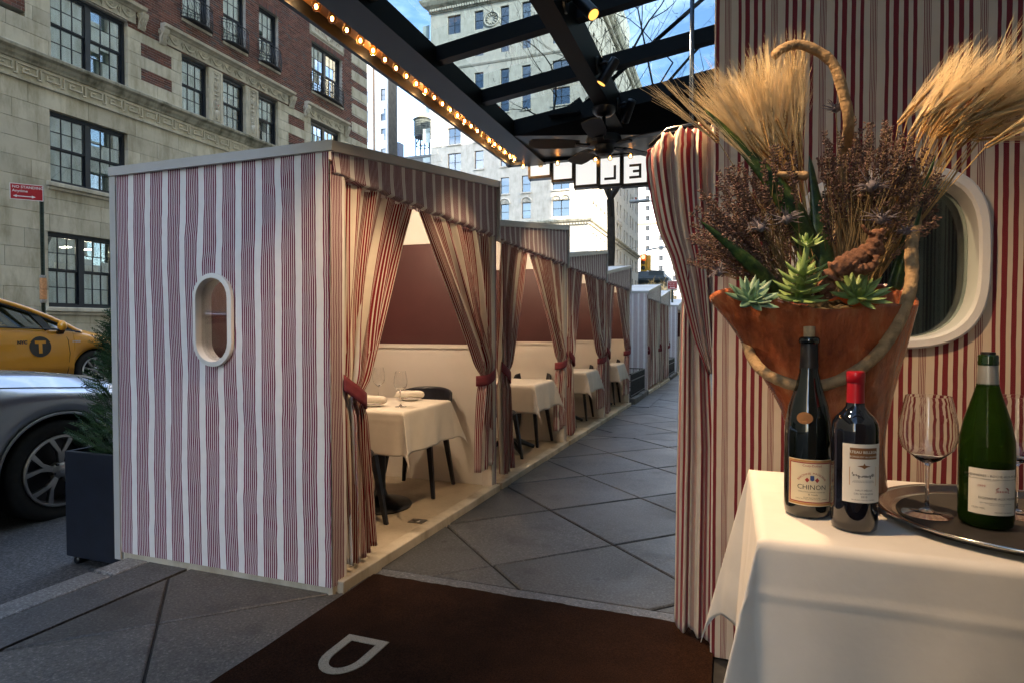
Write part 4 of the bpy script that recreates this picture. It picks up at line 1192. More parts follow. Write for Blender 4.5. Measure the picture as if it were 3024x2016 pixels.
# ================================================================== service table and its things
TX0,TX1,TY0,TY1,TZ=.062,1.05,1.207,1.775,.81
st=Thing('service_table','tall serving table hidden under a white cloth','table',(.55,1.49,gz(1.5)))
m=MB(); m.bbox(TX0+.004,TX1,TY0+.004,TY1-.004,TZ-.04,TZ-.004,b=.006); st.part('tabletop',m,M_wood)
for x in(TX0+.08,TX1-.08):
    for y in(TY0+.08,TY1-.08):
        m=MB(); m.bbox(x-.02,x+.02,y-.02,y+.02,gz(y)+.0,TZ-.041,b=.003); st.part('leg',m,M_black)
m=cloth_mb((TX0+TX1)/2,(TY0+TY1)/2,TZ,(TX1-TX0)/2,(TY1-TY0)/2,.46,seed=5,n=180,rip=.010,bulge=.22)
o=m.obj('white_tablecloth',M_linen,off=(.55,1.49,TZ),smooth=True,solid=.002); o.location=(.55,1.49,TZ); tag(o,'long white linen cloth under the bottles, tray and vase','tablecloth')
# oval tray
M_silver=plain('silver plate',(.55,.53,.49),.16,metal=1,var=.05,scale=20)
M_mat=plain('dark grip mat',(.030,.026,.022),.55,var=.15,scale=60)
TC=(.528,1.445)
T=Thing('serving_tray','round silver serving tray with a dark mat','tray',(TC[0],TC[1],TZ+.002))
m=MB(); m.lathe([(0,.006),(.205,.006),(.214,.010),(.228,.018),(.236,.021),(.240,.020),(.240,.016),(.232,.013),(.214,.003),(.20,.0),(0,.0)],72,(TC[0],TC[1],TZ+.003)); T.part('rim',m,M_silver,smooth=True)
m=MB(); m.lathe([(0,.0085),(.198,.0085),(.200,.0065)],64,(TC[0],TC[1],TZ+.003)); T.part('mat',m,M_mat,smooth=True,sa=30)
ZT_=TZ+.0118
# wine bottles
def m_bglass(name,col,rough=.02):
    t=NT(name); t.set(Base_Color=col,Roughness=rough,Transmission_Weight=.0,IOR=1.5); t.b.inputs['Specular IOR Level'].default_value=.7; t.set(Coat_Weight=.5); t.b.inputs['Coat Roughness'].default_value=.01; return t.m
M_bdark=m_bglass('dark bottle glass',(.004,.006,.005)); M_bnavy=m_bglass('black red-wine glass',(.006,.006,.009))
M_bgreen=NT('green bottle glass'); M_bgreen.set(Base_Color=(.030,.085,.010),Roughness=.02,Transmission_Weight=.8,IOR=1.2); M_bgreen=M_bgreen.m
M_liquid=plain('wine in the bottle',(.012,.016,.004),.1,var=.1)
M_foilB=plain('black foil',(.012,.011,.011),.45,var=.1); M_foilR=plain('red foil',(.45,.01,.02),.3,var=.08,coat=.3); M_foilS=plain('silver foil',(.42,.42,.40),.35,metal=.6,var=.1)
M_cork=plain('cork',(.52,.36,.20),.9,var=.3,scale=60)
M_ink=plain('label ink',(.05,.045,.04),.8); M_inkred=plain('label red ink',(.35,.03,.03),.8); M_gold=plain('label gold',(.50,.26,.08),.6)
M_paper=plain('cream label paper',(.72,.62,.42),.8,var=.04); M_paperW=plain('white label paper',(.72,.69,.62),.8,var=.03); M_brownl=plain('brown label ink',(.22,.10,.035),.8)
CAMX,CAMY=0.,0.
def lab(T,parent,r,a0,a1,z0,z1,mat,name='label',dr_=.0006,c=(0,0),zb_=0):
    m=MB(); N=max(2,int(abs(a1-a0)/.08)); m.grid(lambda u,v:((c[0]+(r+dr_)*math.cos(lerp(a0,a1,u)),c[1]+(r+dr_)*math.sin(lerp(a0,a1,u)),zb_+lerp(z0,z1,v)),(u,v)),N,1)
    return T.part(name,m,mat,parent=parent,smooth=True)
def text_on(T,parent,txt,size,r,ac,zc,c,zb_,mat,tilt=0,arc=0,bold=0):
    cu=bpy.data.curves.new('print','FONT'); cu.body=txt; cu.size=size; cu.align_x='CENTER'; cu.align_y='CENTER'; cu.resolution_u=2; cu.offset=bold
    ob=bpy.data.objects.new('print',cu); COL.objects.link(ob); dg=bpy.context.evaluated_depsgraph_get(); dg.update()
    me=bpy.data.meshes.new_from_object(ob.evaluated_get(dg)); bpy.data.objects.remove(ob); bpy.data.curves.remove(cu)
    m=MB(); vs=[]
    for v in me.vertices:
        x,y=v.co.x,v.co.y
        if arc:
            th=x/arc; x,y=(arc+y)*math.sin(th),(arc+y)*math.cos(th)-arc
        an=ac+x/r; vs.append((c[0]+(r+.0012)*math.cos(an),c[1]+(r+.0012)*math.sin(an),zb_+zc+y))
    m.add(vs,[tuple(p.vertices) for p in me.polygons]); bpy.data.meshes.remove(me)
    return T.part('lettering',m,mat,parent=parent,fixn=False)
def toward(x,y): return math.atan2(-y,-x)     # angle on the bottle that faces the room
def bottle(c,z,prof,mat,label,foils,name='wine_bottle'):
    T=Thing(name,label,'wine bottle',(c[0],c[1],z),'wine bottles on the serving table')
    m=MB(); m.lathe(prof,40,(c[0],c[1],z)); b=T.part('glass',m,mat,smooth=True,sa=60)
    for nm,pr,mt in foils:
        m=MB(); m.lathe(pr,32,(c[0],c[1],z)); T.part(nm,m,mt,smooth=True,sa=50)
    return T,b
# 1 tall dark bottle with loose cork
c1=(.152,1.392); z1_=TZ+.002; r1=.0455
T,b=bottle(c1,z1_,[(0,.004),(.038,.0),(.044,.006),(r1,.02),(r1,.155),(.0445,.185),(.038,.225),(.026,.265),(.0185,.295),(.0162,.33),(.0155,.352),(.0155,.36)],M_bdark,'tall dark wine bottle with a cork pushed in its neck',
 [('collar',[(.0152,.300),(.0182,.298),(.0168,.330),(.0162,.352),(.0158,.356)],M_foilB),('lip',[(.0155,.354),(.019,.355),(.0205,.359),(.0195,.365),(.0165,.368),(.012,.3685),(.011,.36)],M_bdark),('cork',[(0.0,.39),(.0108,.3895),(.0112,.388),(.0105,.36)],M_cork)])
a=toward(*c1)+.20
L_=lab(T,None,r1,a-1.05,a+.95,.028,.122,M_paper,c=c1,zb_=z1_)
for z0,z1 in((.030,.034),(.1165,.1205)): lab(T,L_,r1,a-1.03,a+.93,z0,z1,M_gold,'border',.0009,c1,z1_)
for z0,z1 in((.0345,.0365),(.114,.116)): lab(T,L_,r1,a-.98,a+.88,z0,z1,M_inkred,'border',.0009,c1,z1_)
for q in(-.98,.84): lab(T,L_,r1,a+q,a+q+.05,.0365,.114,M_inkred,'border',.0009,c1,z1_)
for q in(-1.03,.90): lab(T,L_,r1,a+q,a+q+.04,.034,.1165,M_gold,'border',.0009,c1,z1_)
text_on(T,L_,'CHINON',.0135,r1,a-.02,.066,c1,z1_,M_ink); text_on(T,L_,'Couly-Dutheil',.0062,r1,a-.02,.1095,c1,z1_,M_inkred)
text_on(T,L_,'BARONNIE  MADELEINE',.0058,r1,a-.02,.0945,c1,z1_,M_inkred,arc=.030); text_on(T,L_,'APPELLATION CHINON CONTROLEE',.0030,r1,a-.02,.0565,c1,z1_,M_ink); text_on(T,L_,'MIS EN BOUTEILLE PAR\nCOULY-DUTHEIL A CHINON (I.-&-L.) FRANCE',.0030,r1,a-.02,.0435,c1,z1_,M_ink); text_on(T,L_,'B. Couly',.0050,r1,a+.02,.0515,c1,z1_,M_ink)
for q,mt,zz in((-.20,M_inkred,.081),(0,plain('label blue ink',(.03,.06,.20),.8),.085),(.20,M_inkred,.081)):
    m=MB(); pts=[(-.0042,0),(0,-.0052),(.0042,0),(0,.0052)] if mt is M_inkred else [(-.0036,-.004),(0,-.0062),(.0036,-.004),(.0036,.005),(-.0036,.005)]
    an=a-.02+q; vs=[(c1[0]+(r1+.0012)*math.cos(an+x/r1),c1[1]+(r1+.0012)*math.sin(an+x/r1),z1_+zz+y) for x,y in pts]; m.add(vs,[tuple(range(len(vs)))]); T.part('crest',m,mt,parent=L_,fixn=False)
# oval seal on the shoulder
m=MB(); vs=[]; N=24
def shr(z): return sinterp([(.155,.0455),(.185,.0445),(.225,.038),(.265,.026)],z)
aS=toward(*c1)-.16
m.add([(c1[0]+(shr(.205+.012*q*math.sin(k*2*PI/N))+.0012)*math.cos(aS+.36*q*math.cos(k*2*PI/N)),c1[1]+(shr(.205+.012*q*math.sin(k*2*PI/N))+.0012)*math.sin(aS+.36*q*math.cos(k*2*PI/N)),z1_+.205+.012*q*math.sin(k*2*PI/N)) for q in(1,.5,.02) for k in range(N)],[(r_*N+k,r_*N+(k+1)%N,(r_+1)*N+(k+1)%N,(r_+1)*N+k) for r_ in range(2) for k in range(N)])
S_=T.part('seal',m,M_brownl,smooth=True,fixn=False)
text_on(T,S_,'1993',.0050,.0432,aS,.1975,c1,z1_,M_gold); text_on(T,S_,'VAL DE LOIRE',.0032,.0405,aS,.2125,c1,z1_,M_gold); text_on(T,S_,'O',.0065,.0415,aS,.205,c1,z1_,M_gold)
# 2 red-capped bottle
c2=(.226,1.322); r2=.0405
T,b=bottle(c2,z1_,[(0,.005),(.034,.0),(.0395,.006),(r2,.018),(r2,.192),(.039,.205),(.033,.217),(.024,.226),(.017,.236),(.0148,.248),(.0142,.30)],M_bnavy,'dark wine bottle with a bright red foil cap',
 [('foil_cap',[(.0152,.238),(.0157,.238),(.0150,.282),(.0162,.283),(.0164,.299),(.0155,.303),(.012,.3045),(0,.3045)],M_foilR)])
a=toward(*c2)+.42
L_=lab(T,None,r2,a-.93,a+.93,.060,.170,M_paperW,c=c2,zb_=z1_)
lab(T,L_,r2,a-.62,a+.62,.142,.163,M_brownl,'title_band',.0008,c2,z1_)
M_whink=plain('white ink',(.75,.72,.65),.8)
text_on(T,L_,'CHÂTEAU BELLEGRAVE',.0068,r2,a-.02,.155,c2,z1_,M_whink,bold=.0001); text_on(T,L_,'TRONQUOY de LALANDE',.0046,r2,a-.02,.1465,c2,z1_,M_whink)
text_on(T,L_,'HAUT-MÉDOC',.0046,r2,a,.0835,c2,z1_,M_ink); text_on(T,L_,'CRU BOURGEOIS',.0044,r2,a-.02,.0770,c2,z1_,M_ink); text_on(T,L_,'2010',.0056,r2,a-.02,.0715,c2,z1_,M_ink); text_on(T,L_,'MIS EN BOUTEILLE AU CHATEAU',.0028,r2,a-.02,.0655,c2,z1_,M_ink)
def ink(pts,mt,ac,zc,r,c,parent,T,dz=.0011,name='engraving'):
    m=MB()
    for poly in pts: m.add([(c[0]+(r+dz)*math.cos(ac+x/r),c[1]+(r+dz)*math.sin(ac+x/r),z1_+zc+y) for x,y in poly],[tuple(range(len(poly)))])
    return T.part(name,m,mt,parent=parent,fixn=False)
rr_=random.Random(3); P=[]
for k in range(70): # trees, lawn and house of the engraving
    x=rr_.uniform(-.020,.020); h=rr_.uniform(.001,.0035); y=.002+.008*abs(x/.02)**1.5*rr_.uniform(.2,1); P.append([(x-.0012,y),(x+.0012,y),(x+rr_.uniform(-.001,.001),y+h)])
for k in range(14): P.append([(-.02+.0029*k,-.008),(-.019+.0029*k,-.008),(-.015+.0024*k,-.003),(-.0155+.0024*k,-.003)])
P.append([(-.010,.0),(.012,.0),(.012,.0035),(-.010,.0035)]); P.append([(-.004,.0036),(.006,.0036),(.004,.006),(-.002,.006)])
ink(P,plain('grey engraving ink',(.20,.19,.17),.8),a-.02,.106,r2,c2,L_,T)
fr_=[]; 
for q in(-1,1): fr_+=[[(q*.024-.0005,-.013),(q*.024+.0005,-.013),(q*.024+.0005,.020),(q*.024-.0005,.020)],[(-.024,q*.0165+.0033),(.024,q*.0165+.0033),(.024,q*.0165+.0042),(-.024,q*.0165+.0042)]]
ink(fr_,M_gold,a-.02,.106,r2,c2,L_,T,name='frame_line'); ink([[(-.012,.022),(-.002,.024),(0,.028),(.002,.024),(.012,.022),(.004,.020),(0,.017),(-.004,.020)]],M_brownl,a-.02,.107,r2,c2,L_,T,name='eagle_crest')
# 3 green bottle on the tray
c3=(.462,1.398); r3=.0445; z3=ZT_
T,b=bottle(c3,z3,[(0,.004),(.036,.0),(.043,.006),(r3,.02),(r3,.14),(.0435,.165),(.037,.200),(.026,.238),(.0185,.265),(.0160,.285),(.0152,.31)],M_bgreen,'green wine bottle standing on the silver tray',
 [('neck_foil',[(.0175,.268),(.0182,.266),(.0166,.285),(.0158,.305),(.0156,.306)],M_foilS),('lip',[(.0150,.306),(.0165,.3065),(.0168,.312),(.0162,.3145),(.0164,.323),(.0150,.326),(.0120,.3265)],m_bglass('green neck glass',(.01,.03,.006))),('cork',[(0,.331),(.0115,.331),(.0118,.324)],M_foilB)])
m=MB(); m.lathe([(0,.006),(.041,.006),(.0425,.02),(.0425,.118),(0,.118)],32,(c3[0],c3[1],z3)); T.part('wine',m,M_liquid,smooth=True,sa=50)
a=toward(*c3)+.30
L_=lab(T,None,r3,a-.92,a+.92,.030,.115,M_paperW,c=c3,zb_=z3)
z1s=z1_; z1_=z3
text_on(T,L_,'SAVENNIÈRES - ROCHE-AUX-MOINES',.0058,r3,a,.1025,c3,z3,M_ink); text_on(T,L_,'APPELLATION SAVENNIÈRES - ROCHE-AUX-MOINES CONTROLÉE',.0030,r3,a,.0965,c3,z3,M_ink); text_on(T,L_,'1999',.0062,r3,a-.45,.083,c3,z3,M_inkred)
text_on(T,L_,'DOMAINE AUX MOINES',.0060,r3,a+.18,.0610,c3,z3,M_ink); text_on(T,L_,'GFA Mme LAROCHE Vigneron-Récoltant\nTél. 02 41 72 21 33',.0030,r3,a+.08,.0505,c3,z3,M_ink); text_on(T,L_,'12,5% VOL',.0046,r3,a-.55,.0415,c3,z3,M_ink); text_on(T,L_,'PRODUIT DE FRANCE',.0032,r3,a+.35,.0355,c3,z3,M_ink)
H_=[[(-.012,0),(.012,0),(.012,.0008),(-.012,.0008)],[(-.010,.005),(.010,.005),(.010,.0056),(-.010,.0056)],[(-.012,.0056),(.012,.0056),(.008,.010),(-.008,.010)]]+[[(-.010+.0027*k,.001),(-.0088+.0027*k,.001),(-.0088+.0027*k,.0045),(-.010+.0027*k,.0045)] for k in range(8)]
ink(H_,M_inkred,a+.28,.072,r3,c3,L_,T,name='house_drawing'); z1_=z1s
# big glasses on the tray
for (x,y,l) in((.376,1.437,'large wine glass on the left of the silver tray'),(.543,1.492,'large wine glass behind the green bottle')):
    m=MB(); m.lathe(wineglass_prof(.240,.052),48); one(m.obj('wine_glass',M_gl,smooth=True,fixn=False),(x,y,ZT_),l,'wine glass','wine glasses on the tray')
# ================================================================== carved vase and the dried arrangement
UB=Vector((.228,1.575,TZ+.002)); UR=Vector((.9403,.3403,0)); UF=Vector((-.3403,.9403,0)); UZ=Vector((0,0,1)); US=.000789
def vq(px,py,d=0.):
    p=UB+UR*((px-2463)*US)+UZ*((1460-py)*US); e=Vector((0,0,1.2))     # spread of the arrangement, d deeper or nearer
    return p+(p-e)*(d/1.412)
def m_root(name,a,b,c):
    t=NT(name); v=t.coord('Object',(1,1,.40)); n=t.noise(v,17,6,.65); n2=t.noise(t.coord('Object',(1,1,.15)),40,3)
    col=t.ramp(n,[(.28,a),(.5,b),(.72,c)]); col=t.mix(.35,col,t.mix(1,col,t.ramp(n2,[(.35,(.5,.5,.5)),(.6,(1.2,1.2,1.2))]),'MULTIPLY'))
    t.set(Base_Color=col,Roughness=.24,Coat_Weight=.5); t.bump(n,.7,.03); return t.m
M_urn=m_root('oiled red root wood',(.20,.040,.016),(.52,.125,.040),(.72,.27,.11))
ur=Thing('carved_vase','flared terracotta-red vase with a wavy lip on the serving table','vase',UB)
URZ=[(0,.112),(.02,.112),(.07,.108),(.12,.108),(.19,.118),(.28,.150),(.35,.178),(.42,.202),(.46,.214)]
UC=[(0,.004),(.19,.0),(.28,-.018),(.35,-.032),(.46,-.052)]
def urn_f(inner=0):
    def f(u,v):
        a=2*PI*u; z=lerp(0,.455,v); r=sinterp(URZ,z)-inner; cx=interp(UC,z)
        lip=v**5
        r*=1+lip*(.05*math.cos(3*a+.6)+.04*math.sin(5*a))+.035*v*math.sin(7*a+1+z*6)*(1-.2*v)+.012*noise.noise(Vector((math.cos(a)*2,math.sin(a)*2,z*9)))
        if lip>.01: r*=1+.16*lip*max(0,math.cos(a-PI))**6
        zz=z+lip*(.020*math.sin(2*a+.9)+.012*math.sin(4*a)-.012*math.cos(a-1.5*PI)-.010*max(0,math.cos(a-PI))**4)
        p=UB+UR*(cx+r*math.cos(a))+UF*(.70*r*math.sin(a))+UZ*zz
        return p,(u,v)
    return f
m=MB(); m.grid(urn_f(),80,50); m.grid(lambda u,v:urn_f(.012+.02*0)(u,1-.5*v),80,24)
N=81; b0=50*N; b1=51*N
m.f+=[(b0+i,b0+i+1,b1+i+1,b1+i) for i in range(80)]; m.c+=[.5]*80
ur.part('vessel',m,M_urn,smooth=True,fixn=False)
m=MB(); m.grid(lambda u,v:(UB+UR*(-.035+.185*v*math.cos(2*PI*u))+UF*(.12*v*math.sin(2*PI*u))+UZ*(.415+.03*noise.noise(Vector((u*9,v*5,0)))+.025*(1-v)),(u,v)),40,8); ur.part('moss_bed',m,plain('moss and bark',(.10,.065,.02),.95,var=.6,scale=90,bump=.8,bscale=120),smooth=True)
# wild vine looped round the vase
M_vine=plain('vine bark',(.40,.26,.13),.85,var=.3,scale=50,bump=.6,bscale=90)
vn=Thing('vine_branch','pale knotty vine branch looping over and around the vase','branch',UB)
def spl(pts,n=10):
    out=[]; P=[Vector(p) for p in pts]
    for i in range(len(P)-1):
        p0,p1,p2,p3=P[max(i-1,0)],P[i],P[i+1],P[min(i+2,len(P)-1)]
        for k in range(n):
            t=k/n; out.append(.5*(2*p1+(p2-p0)*t+(2*p0-5*p1+4*p2-p3)*t*t+(3*p1-p0-3*p2+p3)*t**3))
    out.append(P[-1]); return out
def vine(pts,r0,r1,nm):
    q=spl(pts,12); rr=random.Random(5); k=len(q)
    m=MB(); m.tube(q,[lerp(r0,r1,i/k)*(1+.035*math.sin(i*.5)+rr.uniform(-.04,.04)) for i in range(k)],10); vn.part(nm,m,M_vine,smooth=True)
vine([vq(2272,182,-.06),vq(2300,160,-.06),vq(2350,150,-.06),vq(2410,175,-.06),vq(2450,215,-.06),vq(2478,300,-.05),vq(2492,380,-.03),vq(2480,480,.05),vq(2470,650,.06),vq(2465,850,.04)],.0095,.013,'upper_loop')
vine([vq(2200,1005,.02),vq(2218,1060,-.05),vq(2270,1110,-.11),vq(2370,1142,-.135),vq(2470,1125,-.14),vq(2560,1070,-.14),vq(2620,1000,-.13),vq(2660,920,-.12),vq(2682,830,-.10),vq(2680,740,-.07),vq(2688,640,-.02),vq(2670,560,.02),vq(2640,520,.06)],.0115,.014,'lower_loop')
vine([vq(2232,532,-.03),vq(2270,526,-.035),vq(2370,528,-.03)],.004,.011,'side_twig')
# wheat
M_ear=plain('wheat ears',(.45,.27,.10),.8,var=.25,scale=120)
M_awn=plain('wheat awns',(.74,.58,.33),.7,var=.15,scale=40)
M_straw=plain('straw',(.42,.28,.11),.8,var=.2,scale=60)
def wheat(label,root,n,ctr,spread,axis,angs,rng,alen):
    T=Thing('wheat_bunch',label,'dried wheat',UB,'dried wheat in the vase')
    stem=MB(); ear=MB(); awn=MB()
    for k in range(n):
        a=R(rng.uniform(*angs)); d=(UR*math.sin(a)+UZ*math.cos(a)+UF*rng.uniform(-.22,.22)).normalized()
        c=vq(ctr[0]+rng.gauss(0,spread[0])+(math.degrees(a)-axis)*1.6,ctr[1]+rng.gauss(0,spread[1]),rng.uniform(-.05,.05))
        b=vq(root[0]+rng.uniform(-18,18),root[1],rng.uniform(-.03,.03))
        stem.tube([b,b.lerp(c,.5)+UR*rng.uniform(-.008,.008),c],.0011,4,caps=False)
        L=rng.uniform(.050,.072); s1=d.cross(UF).normalized(); s2=d.cross(s1)
        for j in range(9):
            for sg in(-1,1):
                p=c+d*(L*j/9)+s1*sg*.0032; q=p+d*.011+s1*sg*.0022
                ear.tube([p-d*.002,p+d*.004,q],[.0008,.0030,.0006],5,caps=False)
                for w_ in range(3):
                    l=alen*rng.uniform(.72,1.08); dv=(d+s1*sg*rng.uniform(0,.16)+s2*rng.uniform(-.13,.13)).normalized()
                    mid=q+dv*l*.5+UZ*rng.uniform(-.003,.004); e=q+dv*l+UR*rng.uniform(-.012,.012)
                    awn.tube([q,mid,e],[.00040,.00032,.00018],3,caps=False)
    T.part('stems',stem,M_straw,fixn=False); T.part('ears',ear,M_ear,smooth=True,fixn=False); o=T.part('awns',awn,M_awn,fixn=False); o['kind']='stuff'
    T.e.children[0]['kind']='stuff'; T.e.children[1]['kind']='stuff'
rg=random.Random(4)
wheat('golden wheat bunch fanning up beside the vine loop',(2400,850),54,(2290,455),(38,34),-16,(-52,6),rg,.150)
wheat('golden wheat bunch fanning out over the rounded window',(2560,850),40,(2765,385),(46,32),52,(22,86),rg,.175)
# lavender
M_lav=plain('dried lavender',(.135,.080,.066),.9,var=.75,scale=140); M_lavstem=plain('lavender stems',(.17,.12,.055),.85,var=.25,scale=60)
def lavender(label,n,root,tipf,rng):
    T=Thing('lavender_bunch',label,'dried lavender',UB,'dried lavender in the vase')
    stem=MB(); fl=MB()
    for k in range(n):
        tip=tipf(rng); b=vq(root[0]+rng.uniform(-60,60),root[1],rng.uniform(-.05,.05)); mid=b.lerp(tip,.55)+UR*rng.uniform(-.012,.012)+UF*rng.uniform(-.01,.01)
        stem.tube([b,mid,tip],[.0011,.0009,.0006],4,caps=False)
        d=(tip-mid).normalized(); L=rng.uniform(.05,.125); s1=d.cross(UF).normalized(); s2=d.cross(s1)
        nf=int(L/.0062)
        for j in range(nf):
            t=j/nf
            if rng.random()<.14: continue
            for q in range(rng.choice((3,3,4,4))):
                a=rng.uniform(0,6.28); o_=s1*math.cos(a)+s2*math.sin(a); p=tip-d*(L*t)+o_*.0020; e=p+(o_*.8+d*.75)*rng.uniform(.0045,.0075)
                fl.tube([p,p.lerp(e,.55),e],[.0007,.0024,.0008],4,caps=True)
    o=T.part('stems',stem,M_lavstem,fixn=False); o['kind']='stuff'; o=T.part('florets',fl,M_lav,fixn=False); o['kind']='stuff'
rg=random.Random(9)
def tip_left(r):
    t=r.random(); return vq(r.uniform(2035,2330)+30*r.random(),lerp(430,800,r.random()**1.2)+0.10*0,r.uniform(-.10,.10)) if t<.8 else vq(r.uniform(2080,2300),r.uniform(420,560),r.uniform(-.08,.08))
def tip_left2(r):
    # fan: farther left is lower
    x=r.uniform(2030,2340); lo=lerp(560,400,(x-2030)/310); return vq(x,r.uniform(lo,lo+250),r.uniform(-.10,.10))
def tip_mid(r):
    x=r.uniform(2390,2765); lo=lerp(335,450,abs(x-2540)/200); return vq(x,r.uniform(lo,lo+240),r.uniform(-.09,.09))
def tip_low(r):
    x=r.uniform(2080,2230); return vq(x,r.uniform(640,800),r.uniform(-.10,.0))
lavender('brown lavender spilling over the drape side of the vase',140,(2330,880),tip_left2,rg)
lavender('tall lavender behind the vine loop in the vase centre',155,(2500,880),tip_mid,rg)
lavender('low drooping lavender at the vase lip beside the drape',40,(2300,880),tip_low,rg)
# sword leaves
def m_snake():
    t=NT('snake plant leaf'); v=t.coord('Object',(1,1,1)); n=t.noise(v,45,4,.7)
    t.set(Base_Color=t.ramp(n,[(.38,(.010,.030,.012)),(.55,(.035,.075,.018)),(.7,(.11,.15,.035))]),Roughness=.35); return t.m
M_snake=m_snake()
def sword(p0,p1,w,label,bend=(0,0),d0=0,d1=0):
    a,b=vq(p0[0],p0[1],d0),vq(p1[0],p1[1],d1); mid=(a+b)/2+UR*bend[0]+UF*bend[1]; q=spl([a,mid,b],8); side=(b-a).cross(UF).normalized()
    m=MB()
    def f(u,v):
        i=v*(len(q)-1); k=min(int(i),len(q)-2); p=q[k].lerp(q[k+1],i-k); ww=w*(.55+.45*math.sin(PI*min(1,v*1.1+.2)))*(1-v**5); s=u*2-1
        return p+side*(s*ww)+UF*(-.35*ww*(1-s*s)),(u,v)
    m.grid(f,6,24); o=m.obj('sword_leaf',M_snake,off=a,smooth=True,solid=.0025); o.location=a; tag(o,label,'leaf','green sword leaves in the vase')
sword((2425,850),(2068,332),.028,'long mottled leaf leaning far over the drape',(.035,-.02),0,-.03)
sword((2300,870),(2063,660),.016,'low dark leaf pointing at the drape from the vase lip',(.0,-.01),-.05,-.09)
sword((2620,860),(2745,470),.013,'slim green leaf beside the white window rim',(.0,0),0,-.02)
sword((2440,860),(2378,470),.022,'upright dark leaf in the vase centre',(0,0),-.02,.0)
sword((2640,860),(2712,600),.010,'short pale leaf along the vine at the window side',(0,0),-.03,-.06)
# thistles
M_thist=plain('dried thistle',(.17,.145,.16),.7,var=.4,scale=120)
def thistle(px,py,d,label,s=1.0,rng=random.Random(2)):
    c=vq(px,py,d); T=Thing('sea_holly',label,'dried thistle',c,'dried thistles in the vase')
    m=MB()
    for k in range(26):
        a=rng.uniform(0,6.28); e=rng.uniform(-.5,1.0); d_=Vector((math.cos(a)*math.cos(e),math.sin(a)*math.cos(e),math.sin(e))); l=rng.uniform(.018,.034)*s
        m.tube([c,c+d_*l*.55+UZ*.003,c+d_*l+UZ*rng.uniform(-.004,.008)],[.0016,.0014,.0003],4,caps=False)
    T.part('bracts',m,M_thist,fixn=False)
    m=MB(); m.lathe([(0,-.009*s),(.008*s,-.004*s),(.009*s,.003*s),(.005*s,.009*s),(0,.011*s)],10,c); T.part('head',m,M_thist,smooth=True)
    m=MB(); m.tube([c,c.lerp(vq(2480,860,0),.5),vq(2470,870,0)],.0012,4); T.part('stalk',m,M_lavstem)
for i,(x,y,d,l,s) in enumerate(((2455,335,-.02,'spiky thistle at the shoulder of the vine loop',1.1),(2560,560,-.10,'thistle cluster before the lavender centre',1.35),(2315,655,-.10,'thistle above the middle succulent',1.2),(2590,655,-.11,'thistle over the twisted root',1.3),(2240,680,-.10,'dark thistle near the low leaf',1.1),(2118,810,-.07,'drooping thistle nearest the drape',1.0),(2665,690,-.08,'thistle beside the lower vine loop',.9))): thistle(x,y,d,l,s)
# succulents
M_succ=plain('succulent',(.24,.34,.11),.4,var=.25,scale=30,spec=.4); M_succ2=plain('blue-green succulent',(.17,.28,.17),.4,var=.25,scale=30)
def petal(m,c,d,l,w,th,up):
    d=d.normalized(); s=d.cross(up).normalized(); n=s.cross(d).normalized()
    def f(u,v):
        a=2*PI*u; t=v; ww=w*math.sin(PI*min(1,.12+.88*t**.75))**.8*(1-.0*t); tt=th*math.sin(PI*min(1,.15+.85*t))**.7
        return c+d*(l*t)+n*(l*.28*t*t)+s*(ww*math.cos(a))+n*(tt*math.sin(a)),(u,v)
    m.grid(f,8,7)
def succulent(px,py,d,label,kind,mat):
    c=vq(px,py,d); T=Thing('succulent',label,'succulent',c,'succulents on the vase lip')
    rng=random.Random(int(px)); tilt=(UZ*.75-UF*.66).normalized() if kind!='tower' else (UZ*.95-UF*.3).normalized()
    s1=UR; s2=tilt.cross(s1).normalized()
    rows=[(8,.052,-.05,0),(8,.047,.30,0),(6,.038,.7,0),(4,.026,1.25,0)] if kind!='tower' else [(9,.048,-.12,0),(9,.048,.08,.016),(8,.046,.2,.034),(7,.040,.32,.052),(2,.024,.6,.076),(6,.030,.25,.110),(4,.022,.7,.116),(3,.015,1.2,.120)]
    for r_,(n,l,el,h) in enumerate(rows):
        for k in range(n):
            m=MB(); a=2*PI*k/n+r_*.5+rng.uniform(-.1,.1); o=s1*math.cos(a)+s2*math.sin(a); dd=o*math.cos(el)+tilt*math.sin(el)
            petal(m,c+tilt*h+o*.006,dd,l*rng.uniform(.9,1.1)*(1.15 if kind=='wide' else 1),l*.20,l*.09,tilt); T.part('fleshy_leaf',m,mat,smooth=True,fixn=False)
    if kind=='tower':
        m=MB(); m.tube([c,c+tilt*.07,c+tilt*.117],[.009,.007,.005],8); T.part('stalk',m,mat,smooth=True)
succulent(2215,885,-.13,'blue-green rosette succulent at the pointed vase lip','rosette',M_succ2)
succulent(2352,885,-.15,'tall stacked succulent in the middle of the vase lip','tower',M_succ)
succulent(2528,875,-.14,'wide pale succulent below the twisted root','wide',M_succ)
